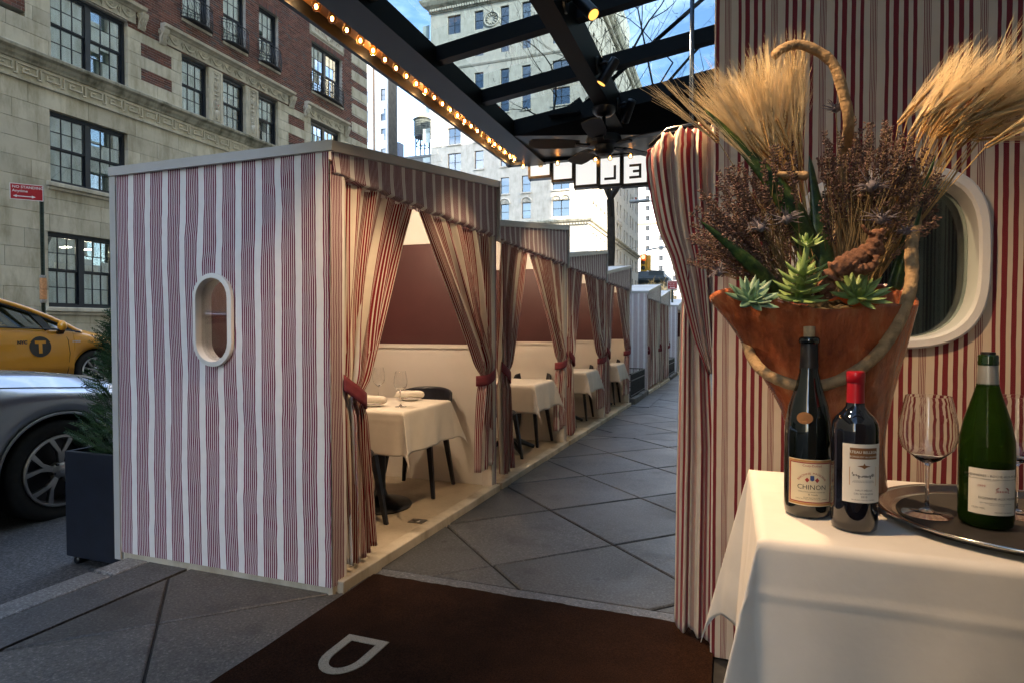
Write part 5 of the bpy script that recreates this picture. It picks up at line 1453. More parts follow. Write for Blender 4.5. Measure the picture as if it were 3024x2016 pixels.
# twisted root
M_drift=plain('gnarled root',(.19,.085,.045),.9,var=.5,scale=40,bump=1.0,bscale=60)
rt=Thing('gnarled_root','twisted reddish vine root lying on the vase lip','driftwood',vq(2440,860,-.13))
def root(pts,r,nm,seed):
    q=spl(pts,10); rr=random.Random(seed); m=MB(); m.tube(q,[interp([(0,r[0]),(.5,r[1]),(1,r[2])],i/(len(q)-1))*(1+.22*math.sin(i*1.3+seed)+rr.uniform(-.15,.15)) for i in range(len(q))],12); rt.part(nm,m,M_drift,smooth=True)
root([vq(2425,880,-.13),vq(2445,820,-.15),vq(2480,790,-.16),vq(2530,765,-.15),vq(2575,735,-.14)],(.014,.021,.018),'trunk',1)
root([vq(2545,760,-.15),vq(2570,720,-.15),vq(2578,690,-.14)],(.014,.012,.009),'upper_stub',2)
root([vq(2500,780,-.165),vq(2530,800,-.17),vq(2565,790,-.165),vq(2578,760,-.16)],(.012,.010,.006),'side_knot',3)
root([vq(2570,735,-.15),vq(2590,710,-.15),vq(2594,680,-.15)],(.006,.005,.004),'twig',4)
root([vq(2570,700,-.15),vq(2550,690,-.15),vq(2535,670,-.15)],(.005,.004,.003),'twig',5)
root([vq(2425,880,-.13),vq(2415,865,-.14),vq(2405,872,-.14)],(.013,.012,.010),'lower_stub',6)
# ================================================================== planter, signs, vehicles
pl=Thing('planter_box','dark navy planter box with a small conifer beside the booth','planter',(-3.32,2.60,-.16))
x0,x1,y0,y1,zb_,zt_=-3.56,-3.11,2.36,2.80,-.10,.50
m=MB(); th=.025
m.box(x0,x1,y0,y0+th,zb_,zt_); m.box(x0,x1,y1-th,y1,zb_,zt_); m.box(x0,x0+th,y0+th,y1-th,zb_,zt_); m.box(x1-th,x1,y0+th,y1-th,zb_,zt_); m.box(x0+th,x1-th,y0+th,y1-th,zb_,zb_+.03); pl.part('box',m,M_navy,bev=.004)
m=MB(); rg=random.Random(8)
m.box(x0+th,x1-th,y0+th,y1-th,.36,.425)
for k in range(140):
    p=Vector((rg.uniform(x0+.04,x1-.04),rg.uniform(y0+.04,y1-.04),.43+rg.uniform(0,.02))); a=rg.uniform(0,3.14); m.obox(p,Vector((math.cos(a)*.02,math.sin(a)*.02,rg.uniform(-.006,.006))),Vector((-math.sin(a)*.008,math.cos(a)*.008,0)),Vector((0,0,.003)))
o=pl.part('bark_chips',m,plain('bark chips',(.06,.035,.02),.9,var=.5,scale=40)); o['kind']='stuff'
for x in(x0+.05,x1-.05):
    for y in(y0+.05,y1-.05):
        m=MB(); m.lathe([(0,-.028),(.022,-.028),(.026,0),(.022,.028),(0,.028)],14,(x,y,-.130+.002),M=Matrix.Rotation(PI/2,3,'X')); pl.part('caster',m,M_black,smooth=True)
# thuja
cn=Thing('conifer','small bushy green conifer growing in the planter box','conifer',(-3.32,2.58,.42))
m=MB(); m.tube([(-3.35,2.56,.40),(-3.345,2.565,.8),(-3.35,2.56,1.22)],[.018,.012,.004],7); cn.part('trunk',m,plain('conifer bark',(.06,.04,.03),.9))
def m_thuja():
    t=NT('thuja foliage'); at=t.new('ShaderNodeAttribute'); at.attribute_name='tone'; t.set(Base_Color=t.ramp(at.outputs['Fac'],[(0,(.015,.05,.016)),(.6,(.035,.095,.03)),(1,(.07,.14,.045))]),Roughness=.6); return t.m
M_thuja=m_thuja(); m=MB(); rg=random.Random(12)
def spray(m,p,d,l,rng,lev=0):
    side=d.cross(Vector((rng.uniform(-1,1),rng.uniform(-1,1),rng.uniform(-1,1)))).normalized(); n=6; ton=rng.random()
    for i in range(n):
        t=(i+.5)/n; q=p+d*(l*t)
        for sg in(-1,1):
            e=(d*.75+side*sg*.8).normalized()*l*.40*(1.1-t); w_=(d.cross(side)).normalized()*.0022+d*.0022
            if lev<1:
                q2=q+e; m.add([q-w_,q+w_,q2+w_*.5,q2-w_*.5],[(0,1,2,3)],None,ton)
                for j in range(2):
                    q3=q+e*(.4+.4*j); e2=(e.normalized()+side*sg*-.2+d*.9).normalized()*l*.13; m.add([q3-w_*.8,q3+w_*.8,q3+e2],[(0,1,2)],None,ton)
for k in range(900):
    z=.44+.86*rg.random()**1.25; rad=interp([(.44,.13),(.55,.24),(.7,.22),(.95,.15),(1.15,.09),(1.32,.015)],z)*(1+.25*math.sin(z*23)); a=rg.uniform(0,6.28); r=rad*math.sqrt(rg.uniform(.15,1))
    p=Vector((-3.35+r*math.cos(a)*.75,2.56+r*math.sin(a)*.75,z-.03)); d=Vector((math.cos(a),math.sin(a),rg.uniform(.25,1.2))).normalized(); spray(m,p,d,rg.uniform(.06,.11),rg)
cn.part('crown',m,M_thuja,fixn=False)
# ------------------------------------------------------------------ street signs
M_signred=plain('sign red',(.38,.008,.016),.4,var=.05); M_signw=plain('sign white',(.75,.75,.75),.4,var=.03); M_postg=plain('green steel post',(.035,.06,.045),.5,var=.3,scale=12)
def flat_text(T,parent,txt,size,pos,ux,uy,mat,align='LEFT',bold=0,nm='lettering'):
    cu=bpy.data.curves.new('print','FONT'); cu.body=txt; cu.size=size; cu.align_x=align; cu.align_y='CENTER'; cu.resolution_u=2; cu.offset=bold
    ob=bpy.data.objects.new('print',cu); COL.objects.link(ob); dg=bpy.context.evaluated_depsgraph_get(); dg.update(); me=bpy.data.meshes.new_from_object(ob.evaluated_get(dg)); bpy.data.objects.remove(ob); bpy.data.curves.remove(cu)
    m=MB(); m.add([Vector(pos)+Vector(ux)*v.co.x+Vector(uy)*v.co.y for v in me.vertices],[tuple(p.vertices) for p in me.polygons]); bpy.data.meshes.remove(me)
    return T.part(nm,m,mat,parent=parent,fixn=False)
def street_sign(base,zs,w,h,face,label,lines,arrow,post_h,bend=0):
    """face: unit vector along the reading direction of the plate"""
    T=Thing('street_sign',label,'street sign',base,'red parking signs on green posts'); b=Vector(base); ux=Vector(face).normalized(); uz=Vector((0,0,1)); n=ux.cross(uz)
    m=MB(); 
    for sg in(-1,1): m.bar(b+ux*sg*.026,b+ux*sg*.026+uz*post_h,.012,.030,up=n)
    m.bar(b+n*-.014,b+n*-.014+uz*post_h,.06,.008,up=n); p=T.part('post',m,M_postg)
    m=MB()
    for k in range(int((post_h-.3)/.055)):
        m.obox(b+n*.0+n*-.009+uz*(.2+k*.055),ux*.007,uz*.010,n*.0015)
    T.part('post_holes',m,M_black,parent=p)
    c=b+uz*zs+n*.022+ux*bend
    m=MB(); m.obox(c,ux*w/2,uz*h/2,n*.002); s=T.part('plate',m,M_signw)
    m=MB(); m.obox(c+n*.0030,ux*(w/2-.012),uz*(h/2-.012),n*.0008); T.part('red_field',m,M_signred,parent=s)
    for t,sz,dx,dz,al in lines: flat_text(T,s,t,sz,c+n*.0050+ux*dx+uz*dz,ux,uz,M_signw,al,bold=sz*.012)
    m=MB(); ax,az,aw=arrow
    for sg in(-1,1):
        tip=c+n*.005+ux*(ax+sg*aw/2)+uz*az; m.add([tip,tip-ux*sg*.05*w/.6*1.4+uz*.03*h/.35,tip-ux*sg*.05*w/.6*1.4-uz*.03*h/.35],[(0,1,2)])
    q=c+n*.005+ux*ax+uz*az; l_=aw/2-.045*w/.6*1.2; m.add([q-ux*l_-uz*.010*h/.35,q+ux*l_-uz*.010*h/.35,q+ux*l_+uz*.010*h/.35,q-ux*l_+uz*.010*h/.35],[(0,1,2,3)]); T.part('arrow',m,M_signw,parent=s,fixn=False)
    return T
T=street_sign((-12.4,7.88,.24),3.50,.50,.30,(.62,.78,0),'red NO STANDING Anytime sign on a green post before the stone house',[('NO STANDING',.068,-.215,.085,'LEFT'),('Anytime',.068,-.215,.012,'LEFT')],(-.035,-.085,.34),3.62,bend=-.22)
m=MB(); b=Vector((-12.4,7.88,.24)); m.lathe([(.05,1.48),(.058,1.50),(.056,1.85),(.05,1.90)],12,b); s=T.part('paper_notice',m,plain('peach notice paper',(.55,.28,.13),.9,var=.25,scale=30))
M_tape=plain('silver tape',(.3,.3,.28),.4,var=.3,scale=40)
for pr_ in ([(.052,1.42),(.057,1.44),(.057,1.485)],[(.05,1.895),(.056,1.91),(.052,1.95)]):
    m=MB(); m.lathe(pr_,12,b); T.part('tape',m,M_tape,parent=s)
flat_text(T,s,'NO PARKING',.030,b+Vector((.62,.78,0))*-.0+Vector((.78,-.62,0))*.062+Vector((0,0,1.68)),Vector((.62,.78,0)),(0,0,1),M_ink,'CENTER')
street_sign((-1.74,19.5,gz(19.5)),2.73,.30,.27,(1,0,0),'small red NO STANDING sign far down the pavement by the drape',[('NO STANDING',.040,0,.09,'CENTER'),('7am - 10am',.034,0,.035,'CENTER'),('EXCEPT SUNDAY',.026,0,-.015,'CENTER')],(0,-.08,.16),2.86)
# ------------------------------------------------------------------ cars
def m_paint(name,col,met,rough,coat=1.0):
    t=NT(name); v=t.coord('Object'); n=t.noise(v,600,2); t.set(Base_Color=t.ramp(n,[(.3,[c*.85 for c in col]),(.7,col)]),Metallic=met,Roughness=rough,Coat_Weight=coat); t.b.inputs['Coat Roughness'].default_value=.03; return t.m
M_taxi=m_paint('taxi yellow paint',(.85,.36,.018),.0,.35); M_silverp=m_paint('silver car paint',(.40,.42,.45),.85,.28)
M_tyre=plain('tyre rubber',(.010,.010,.010),.8,var=.3,scale=30); M_rim=plain('alloy rim',(.42,.41,.40),.3,metal=.85,var=.1); M_rimb=plain('dark alloy',(.05,.045,.045),.4,metal=.6,var=.2)
M_carglass=glass('car glass',(.30,.36,.36),.06); M_well=plain('wheel well',(.006,.006,.006),.95); M_lampc=plain('clear lamp',(.55,.58,.60),.08,var=.1,spec=.9,coat=1); M_orange=plain('orange lens',(.55,.10,.01),.2,coat=.6); M_cabin=plain('car interior',(.035,.035,.038),.8,var=.3)
def wheel(T,c,r,rr,side,spokes,split,mrim,cap_mark=False,hubd=.02):
    """c centre of the outer face; side = +1 faces +x"""
    w=.20; cx,cy,cz=c
    P=lambda x,y,z:(cx+side*x,cy+y,cz+z)
    prof=[(rr,-.02),(rr+.012,-.004),(r-.035,.004),(r-.010,-.004),(r,-.022),(r,-w+.02),(r-.02,-w),(rr,-w)]
    n=48; vs=[P(a,b*math.cos(2*PI*k/n),b*math.sin(2*PI*k/n)) for b,a in prof for k in range(n)]
    wh=MB(); wh.add(vs,[(i*n+k,i*n+(k+1)%n,(i+1)*n+(k+1)%n,(i+1)*n+k) for i in range(len(prof)-1) for k in range(n)])
    ty=T.part('wheel',wh,M_tyre,smooth=True,sa=50)
    m=MB(); pr=[(rr+.002,-.006),(rr-.004,.004),(rr-.016,.004),(rr-.022,-.012),(rr-.03,-.10),(rr-.03,-.15)]
    vs=[P(a,b*math.cos(2*PI*k/n),b*math.sin(2*PI*k/n)) for b,a in pr for k in range(n)]; m.add(vs,[(i*n+k,i*n+(k+1)%n,(i+1)*n+(k+1)%n,(i+1)*n+k) for i in range(len(pr)-1) for k in range(n)])
    T.part('rim',m,mrim,parent=ty,smooth=True,sa=40)
    m=MB(); m.add([P(-.11,rr*math.cos(2*PI*k/n),rr*math.sin(2*PI*k/n)) for k in range(n)],[tuple(range(n))]); T.part('brake_disc',m,M_rimb,parent=ty)
    for k in range(spokes):
        a0=2*PI*k/spokes+.31; m=MB()
        arms=((-split,.5),(split,.5)) if split else ((0,1),)
        for da,_ in arms:
            def pt(rad,an,x,ww): 
                t=Vector((0,math.cos(an),math.sin(an))); s=Vector((0,-math.sin(an),math.cos(an)));return [Vector(P(x,*(t*rad+s*q)[1:])) for q in(-ww,ww)]
            r0,r1=.055,rr-.014
            if split: aa=[(r0,a0+da*.05,-.010,.016),(r0+(r1-r0)*.45,a0+da*.38,-.004,.013),(r1,a0+da*1.0,-.006,.018)]
            else: aa=[(r0,a0,-.012,.012),(r0+(r1-r0)*.5,a0+.06,-.004,.014),(r1,a0+.02,-.008,.015)]
            vs=[];
            for rad,an,x,ww in aa: vs+=pt(rad,an,x,ww)+pt(rad,an,x-.03,ww)
            fs=[]
            for i in range(2):
                o=i*4; q=o+4; fs+=[(o,o+1,q+1,q),(o+2,q+2,q+3,o+3),(o,q,q+2,o+2),(o+1,o+3,q+3,q+1)]
            fs+=[(0,2,3,1),(8,9,11,10)]
            m.add(vs,fs)
        T.part('spoke',m,mrim,parent=ty,bev=.003)
    m=MB(); pr=[(0,.006),(.028,.005),(.034,.0),(.05,-.006),(.06,-.02),(.06,-.05)]
    vs=[P(a-.004,b*math.cos(2*PI*k/24),b*math.sin(2*PI*k/24)) for b,a in pr for k in range(24)]; m.add(vs,[(i*24+k,i*24+(k+1)%24,(i+1)*24+(k+1)%24,(i+1)*24+k) for i in range(len(pr)-1) for k in range(24)]); T.part('hub_cap',m,mrim,parent=ty,smooth=True,sa=40)
    for k in range(5):
        a=2*PI*k/5+.9; m=MB(); q=Vector(P(-.003,.046*math.cos(a)*1.15,.046*math.sin(a)*1.15)); m.tube([q-Vector((side*.02,0,0)),q+Vector((side*.006,0,0))],[.008,.007],8); T.part('wheel_nut',m,M_rimb,parent=ty,smooth=True,sa=40)
    if cap_mark:
        m=MB()
        for ax,az,oy,oz in((.020,.013,0,0),(.007,.012,0,.002),(.012,.005,0,.0075)): m.tube([P(.0048,oy+ax*math.cos(i*PI/10),oz+az*math.sin(i*PI/10)) for i in range(21)],.0013,5)
        T.part('badge',m,MATS['alloy rim'],parent=ty,smooth=True)
def car_skin(sec,ys,s=1.0):
    """sec(y)->half section [(x,z)...]; mirrored loft"""
    m=MB(); rows=[]
    for y in ys:
        h=sec(y); full=[(x,z) for x,z in h]+[(-x,z) for x,z in reversed(h[:-1])]; rows.append([(x*s,y*s,z*s) for x,z in full])
    n=len(rows[0]); m.add([p for r in rows for p in r],[(j*n+i,j*n+i+1,(j+1)*n+i+1,(j+1)*n+i) for j in range(len(rows)-1) for i in range(n-1)])
    return m
def arch(y,ya,R_,zc): return zc+math.sqrt(max(0,R_*R_-(y-ya)**2)) if abs(y-ya)<R_ else 0
def ysamples(a,b,ws,R_,n=40):
    s=[lerp(a,b,i/n) for i in range(n+1)]
    for w_ in ws: s+=[w_+R_*math.cos(PI*i/24) for i in range(25)]+[w_-R_-.002,w_+R_+.002]
    return sorted(v for v in set(round(q,4) for q in s) if a<=v<=b)
def place(T,loc): T.e.location=loc
def make_car(T,S,paint,P):
    """P: dict of profile curves (metres, y forward from the front axle, z from the ground)"""
    ra=P['arch']; zc=P['r']; wb=P['wb']
    def sec(y):
        hw=interp(P['hw'],y); za=max(P['sill'],arch(y,0,ra,zc),arch(y,-wb,ra,zc)); zs=sinterp(P['shoulder'],y); zt=sinterp(P['top'],y); xs_=interp(P['sx'],y)
        lo=[(hw*.97,za),(hw*1.0,max(za+.004,lerp(za,zs,.28))),(hw*1.005,max(za+.008,lerp(za,zs,.55))),(hw*.995,max(za+.012,lerp(za,zs,.80))),(hw*.975,max(za+.016,lerp(za,zs,.93))),(hw*.945,zs)]
        return lo+[(lerp(hw*.945,xs_,.5),lerp(zs,zt,.62)),(xs_,lerp(zs,zt,.88)),(xs_*.5,lerp(zs,zt,.97)),(0,zt)]
    ys=ysamples(P['y1'],P['y0'],(0,-wb),ra)
    m=car_skin(sec,ys,S); body=T.part('body',m,paint,smooth=True,solid=.004,sa=38)
    # nose and tail
    for yy,sg in((P['y0'],1),(P['y1'],-1)):
        m=MB(); h=sec(yy); full=[(x,z) for x,z in h]+[(-x,z) for x,z in reversed(h[:-1])]; m.add([(x*S,yy*S,z*S) for x,z in full],[tuple(range(len(full)))]); T.part('bumper',m,paint,parent=body)
    # wells
    for ya in(0,-wb):
        m=MB(); n=20
        m.grid(lambda u,v:((S*lerp(.93*P['hw'][0][1] if 0 else .86*.98,-.86,u),S*(ya+(ra+.0)*math.cos(PI*v)),S*(zc+(ra-.004)*math.sin(PI*v))),(u,v)),1,n); m.box(-.45*S,.45*S,(ya-ra)*S,(ya+ra)*S,.16*S,(zc+.05)*S); T.part('wheel_well',m,M_well,parent=body)
    return body,sec
tx=Thing('taxi_cab','yellow taxi cab with a black T badge on its door','car',(0,0,0))
ST=1.07
TP=dict(arch=.345,r=.315,wb=2.70,sill=.22,y0=.88,y1=-3.45,
 hw=[(-3.45,.70),(-3.1,.82),(-2.7,.86),(-1.2,.865),(0,.865),(.3,.855),(.6,.80),(.88,.62)],
 shoulder=[(-3.45,.95),(-2.7,1.02),(-1.4,.99),(-.6,.955),(-.3,.925),(0,.86),(.3,.77),(.6,.68),(.88,.58)],
 top=[(-3.45,1.02),(-2.9,1.06),(-1.4,1.00),(-.75,.99),(-.45,1.00),(-.1,.96),(.3,.86),(.6,.76),(.88,.62)],sx=[(-3.45,.5),(-1,.70),(-.4,.70),(.4,.62),(.88,.45)])
body,sec=make_car(tx,ST,M_taxi,TP)
RL=[(-.22,.94,.795),(-.40,1.045,.765),(-.70,1.185,.725),(-1.00,1.305,.690),(-1.35,1.410,.655),(-1.75,1.470,.635),(-2.2,1.475,.62),(-2.7,1.40,.60),(-3.2,1.22,.585)]
rz=[(-a,b) for a,b,c_ in RL]; rx=[(-a,c_) for a,b,c_ in RL]
def rail(y): return sinterp(rx,-y),sinterp(rz,-y)
M_ctrim=plain('black car trim',(.008,.008,.010),.3,var=.1)
ysr=[lerp(-.22,-3.2,i/40) for i in range(41)]
# roof skin behind the windscreen header, windscreen in front
def skin(ya,yb,crown,nm,mat,n=18):
    m=MB()
    def f(u,v):
        y=lerp(ya,yb,v); x,z=rail(y); s=2*u-1; return (S_*x*s,S_*(y+.10*(1-s*s)*(1 if ya>-1.3 else .3)),S_*(z+crown*(1-s*s))),(u,v)
    S_=ST; m.grid(f,16,n); return tx.part(nm,m,mat,smooth=True,solid=.004)
skin(-.22,-1.22,.03,'windscreen',M_carglass); skin(-1.22,-3.2,.05,'roof',M_taxi)
for sd in(1,-1):
    # painted rail + black frame + glass
    m=MB(); 
    def f(u,v):
        y=lerp(-.20,-3.15,u); x,z=rail(y); return (sd*ST*(x+.020-.0*v+.035*(1-v)*0+.012*v),ST*y,ST*(z+.012-.062*v)),(u,v)
    m.grid(f,50,2); tx.part('roof_rail',m,M_taxi,smooth=True,solid=.03)
    def side_glass(ya,yb,nm,mat,inset,topd):
        m=MB()
        def g(u,v):
            y=lerp(ya,yb,u); x,z=rail(y); zb=sinterp(TP['shoulder'],y)+.005; xb=.845; zt=max(zb+.002,z-topd); xt=x+.02
            return (sd*ST*(lerp(xb,xt,v)-inset),ST*y,ST*lerp(zb,zt,v)),(u,v)
        m.grid(g,30,8); return tx.part(nm,m,mat,smooth=True)
    side_glass(-.24,-.70,'quarter_frame',M_ctrim,.012,.035) if 0 else None
    side_glass(-.26,-.66,'quarter_glass',M_carglass,.014,.055); side_glass(-.80,-1.72,'door_glass',M_carglass,.014,.075); side_glass(-1.82,-2.6,'rear_door_glass',M_carglass,.014,.075)
    m=MB()
    def bar_(y0,y1,wd):
        x,z=rail(y1); m.bar((sd*ST*.842,ST*y0,ST*(sinterp(TP['shoulder'],y0)+.0)),(sd*ST*(x+.015),ST*y1,ST*(z-.05)),wd,.02,up=(sd,0,.3))
    bar_(-.70,-.84,.10); bar_(-1.78,-1.86,.10)
    m.tube([(sd*ST*.852,ST*y,ST*(sinterp(TP['shoulder'],y)+.006)) for y in [lerp(-.24,-2.6,i/16) for i in range(17)]],.014,6)
    m.tube([(sd*ST*(rail(y)[0]+.028),ST*y,ST*(rail(y)[1]-.062)) for y in [lerp(-.26,-2.5,i/24) for i in range(25)]],.020,6)
    tx.part('window_trim',m,M_ctrim,smooth=True,sa=40)
    m=MB(); mc=Vector((sd*ST*.93,ST*-.56,ST*1.015)); mm_=Matrix.Rotation(.1,3,'Z')
    m.lathe([(0,-.075),(.05,-.07),(.085,-.035),(.09,.01),(.075,.05),(.04,.075),(0,.082)],16,mc,M=Matrix.Diagonal((.95,.62,1.0)).to_3x3()); mr=tx.part('mirror',m,M_taxi,smooth=True)
    m=MB(); m.bar(mc+Vector((-sd*.09,.02,-.12)),mc+Vector((-sd*.01,0,-.055)),.10,.05); tx.part('mirror_foot',m,M_ctrim,parent=mr,bev=.01)
    # door seams, handle, lamps
    def sk(y,z):
        h=sec(y); zz=[(p[1],p[0]) for p in h[:6]]; zz.sort(); return (sd*ST*(interp(zz,z)+.003),ST*y,ST*z)
    m=MB(); m.tube([sk(y,z) for y,z in((-.48,.93),(-.43,.80),(-.41,.60),(-.43,.35),(-.46,.24))],.004,5); m.tube([sk(y,z) for y,z in((-1.72,.98),(-1.70,.60),(-1.74,.24))],.004,5); m.tube([sk(y,.235) for y in(-.46,-1.1,-1.74)],.004,5); tx.part('door_seam',m,M_well)
    m=MB(); m.tube([sk(y,z) for y,z in((-1.36,.80),(-1.40,.815),(-1.52,.82),(-1.60,.81))],[.008,.014,.014,.010],8); m.v=[(x+sd*.02,y,z) for x,y,z in m.v]; tx.part('door_handle',m,M_taxi,smooth=True)
    m=MB(); m.grid(lambda u,v:(Vector(sk(lerp(.24,.70,u),lerp(sinterp(TP['shoulder'],lerp(.24,.70,u))-.015,sinterp(TP['shoulder'],lerp(.24,.70,u))-.015-.16*math.sin(PI*min(1,u+.15)*.8),v)))+Vector((sd*.006,0,.004)),(u,v)),14,6); tx.part('headlight',m,M_lampc,smooth=True,solid=.004)
    m=MB(); m.grid(lambda u,v:(Vector(sk(lerp(.50,.70,u),lerp(.47,.42,v)))+Vector((sd*.008,0,0)),(u,v)),6,3); tx.part('side_marker',m,M_orange,smooth=True,solid=.004)
    if sd>0:
        # printed marks on the door
        def on_door(pts,nm,mat,off,parent=None):
            m=MB()
            for poly in pts: m.add([Vector(sk(y,z))+Vector((off,0,0)) for y,z in poly],[tuple(range(len(poly)))])
            return tx.part(nm,m,mat,parent=parent,fixn=False)
        yc,zc_,rr=-.83,.71,.148
        disc=MB(); disc.grid(lambda u,v:(Vector(sk(yc+rr*v*math.cos(2*PI*u),zc_+rr*v*math.sin(2*PI*u)))+Vector((.004,0,0)),(u,v)),40,6); dc=tx.part('round_badge',disc,M_ink,smooth=True,fixn=False)
        def strip(y0,y1,z0,z1): return [[(lerp(y0,y1,i/4),z0),(lerp(y0,y1,(i+1)/4),z0),(lerp(y0,y1,(i+1)/4),z1),(lerp(y0,y1,i/4),z1)] for i in range(4)]
        on_door(strip(yc-.075,yc+.075,zc_+.045,zc_+.088)+[[(yc-.024,lerp(zc_-.095,zc_+.045,i/4)),(yc+.024,lerp(zc_-.095,zc_+.045,i/4)),(yc+.024,lerp(zc_-.095,zc_+.045,(i+1)/4)),(yc-.024,lerp(zc_-.095,zc_+.045,(i+1)/4))] for i in range(4)],'badge_letter',M_taxi,.007,dc)
        def txt(body,size,y,z,mat,bold):
            cu=bpy.data.curves.new('print','FONT'); cu.body=body; cu.size=size; cu.align_x='CENTER'; cu.align_y='CENTER'; cu.resolution_u=2; cu.offset=bold
            ob=bpy.data.objects.new('print',cu); COL.objects.link(ob); dg=bpy.context.evaluated_depsgraph_get(); dg.update(); me=bpy.data.meshes.new_from_object(ob.evaluated_get(dg)); bpy.data.objects.remove(ob); bpy.data.curves.remove(cu)
            m=MB(); m.add([Vector(sk(y+v.co.x,z+v.co.y))+Vector((.006,0,0)) for v in me.vertices],[tuple(p.vertices) for p in me.polygons]); bpy.data.meshes.remove(me); tx.part('lettering',m,mat,fixn=False)
        txt('NYC',.062,-1.07,.775,M_ink,.004); txt('HYBRID',.034,-.31,.775,M_lampc,.001)
for ya in(0,-TP['wb']):
    for sd in(1,-1): wheel(tx,(sd*ST*.845,ST*ya,ST*.315),ST*.315,ST*.205,sd,10,0,M_rim,hubd=.02)
m=MB(); m.bbox(-.75,.75,-2.6,-.9,.25,.75,b=.05); m.box(-.75,.75,-.88,-.45,.5,.98); tx.part('cabin_floor',m,M_cabin)
for sx in(-.38,.38):
    m=MB(); m.bbox(sx-.25,sx+.25,-1.95,-1.80,.7,1.28,b=.05); m.bbox(sx-.13,sx+.13,-1.97,-1.85,1.28,1.46,b=.04); tx.part('front_seat',m,M_cabin)
m=MB(); m.tube([(-.38+.18*math.cos(i*PI/10),-1.20+.06*math.sin(i*PI/10),1.0+.17*math.sin(i*PI/10)) for i in range(21)],.015,6); tx.part('steering_wheel',m,M_ctrim)
place(tx,(-10.15-ST*.845,7.265,.475-ST*.315))
# silver sedan, nose beside the planter
sv=Thing('silver_sedan','silver sedan parked at the kerb behind the dark planter','car',(0,0,0))
SP=dict(arch=.385,r=.335,wb=2.82,sill=.21,y0=.95,y1=-3.9,
 hw=[(-3.9,.72),(-3.4,.88),(-2.8,.915),(0,.915),(.4,.89),(.7,.80),(.95,.60)],
 shoulder=[(-3.9,.95),(-2.8,.99),(-1.4,.95),(-.7,.92),(-.3,.90),(0,.875),(.4,.835),(.7,.77),(.95,.66)],
 top=[(-3.9,1.05),(-2.8,1.08),(-1.2,1.06),(-.7,1.045),(-.3,1.02),(.1,.985),(.5,.92),(.8,.83),(.95,.70)],sx=[(-3.9,.6),(-1,.74),(0,.72),(.6,.62),(.95,.42)])
body2,sec2=make_car(sv,1.03,M_silverp,SP)
m=MB(); m.grid(lambda u,v:((1.03*.66*(2*u-1)*(1-.18*v),1.03*(-.75-1.0*v+.10*(1-(2*u-1)**2)),1.03*(1.045+.36*v)),(u,v)),14,8); sv.part('windscreen',m,M_carglass,smooth=True)
m=MB(); m.grid(lambda u,v:((1.03*.56*(2*u-1),1.03*(-1.75-1.7*v),1.03*(1.405+.05*math.sin(PI*v)+.04*(1-(2*u-1)**2)-.10*v*v)),(u,v)),12,12); sv.part('roof',m,M_silverp,smooth=True,solid=.02)
for sd in(1,-1):
    m=MB(); m.grid(lambda u,v:((sd*1.03*lerp(.85,.58,v),1.03*lerp(lerp(-.95,-1.75,v),lerp(-3.3,-2.9,v),u),1.03*lerp(.95,1.39,v)),(u,v)),8,4); sv.part('side_glass',m,M_carglass,smooth=True)
    m=MB(); m.tube([(sd*1.03*.87,1.03*-.80,1.03*.97),(sd*1.03*.58,1.03*-1.75,1.03*1.41),(sd*1.03*.57,1.03*-2.9,1.03*1.39),(sd*1.03*.75,1.03*-3.45,1.03*1.02)],.03,8); sv.part('pillar',m,M_silverp,smooth=True)
    def sk2(y,z):
        h=sec2(y); zz=sorted((p[1],p[0]) for p in h[:6]); return (sd*1.03*(interp(zz,z)+.003),1.03*y,1.03*z)
    m=MB(); 
    q=[]
    for i in range(14):
        y=lerp(-.62,.74,i/13); h=sec2(y); a,b=h[5],h[6]; q.append((sd*1.03*lerp(a[0],b[0],.12),1.03*y,1.03*(lerp(a[1],b[1],.12)+.004)))
    m.tube(q,.0035,5); sv.part('hood_seam',m,M_well)
    m=MB(); m.tube([sk2(y,z) for y,z in((-.62,.90),(-.60,.70),(-.66,.30))],.004,5); sv.part('door_seam',m,M_well)
    # character line and wheel lip
    m=MB(); m.tube([sk2(y,z) for y,z in((-.45,.62),(-.65,.60),(-1.2,.62),(-2.2,.66))],[.002,.010,.012,.004],6); sv.part('crease',m,M_silverp,smooth=True)
    m=MB(); m.tube([(sd*1.03*.895,1.03*.385*math.cos(PI*i/30),1.03*(.335+.385*math.sin(PI*i/30))) for i in range(31)],.012,6); sv.part('arch_lip',m,M_silverp,smooth=True)
    m=MB(); m.grid(lambda u,v:(Vector(sk2(lerp(.46,.82,u),lerp(sinterp(SP['shoulder'],lerp(.46,.82,u))-.02,sinterp(SP['shoulder'],lerp(.46,.82,u))-.12,v)))+Vector((sd*.006,0,0)),(u,v)),10,5); sv.part('headlight',m,M_lampc,smooth=True,solid=.004)
for ya in(0,-SP['wb']):
    for sd in(1,-1): wheel(sv,(sd*1.03*.895,1.03*ya,1.03*.335),1.03*.335,1.03*.238,sd,5,.30,M_rim,True)
m=MB(); m.box(-.8,.8,-3.2,-.7,.3,.85); sv.part('cabin_floor',m,M_cabin)
place(sv,(-4.33-1.03*.895,2.856,.217-1.03*.335))
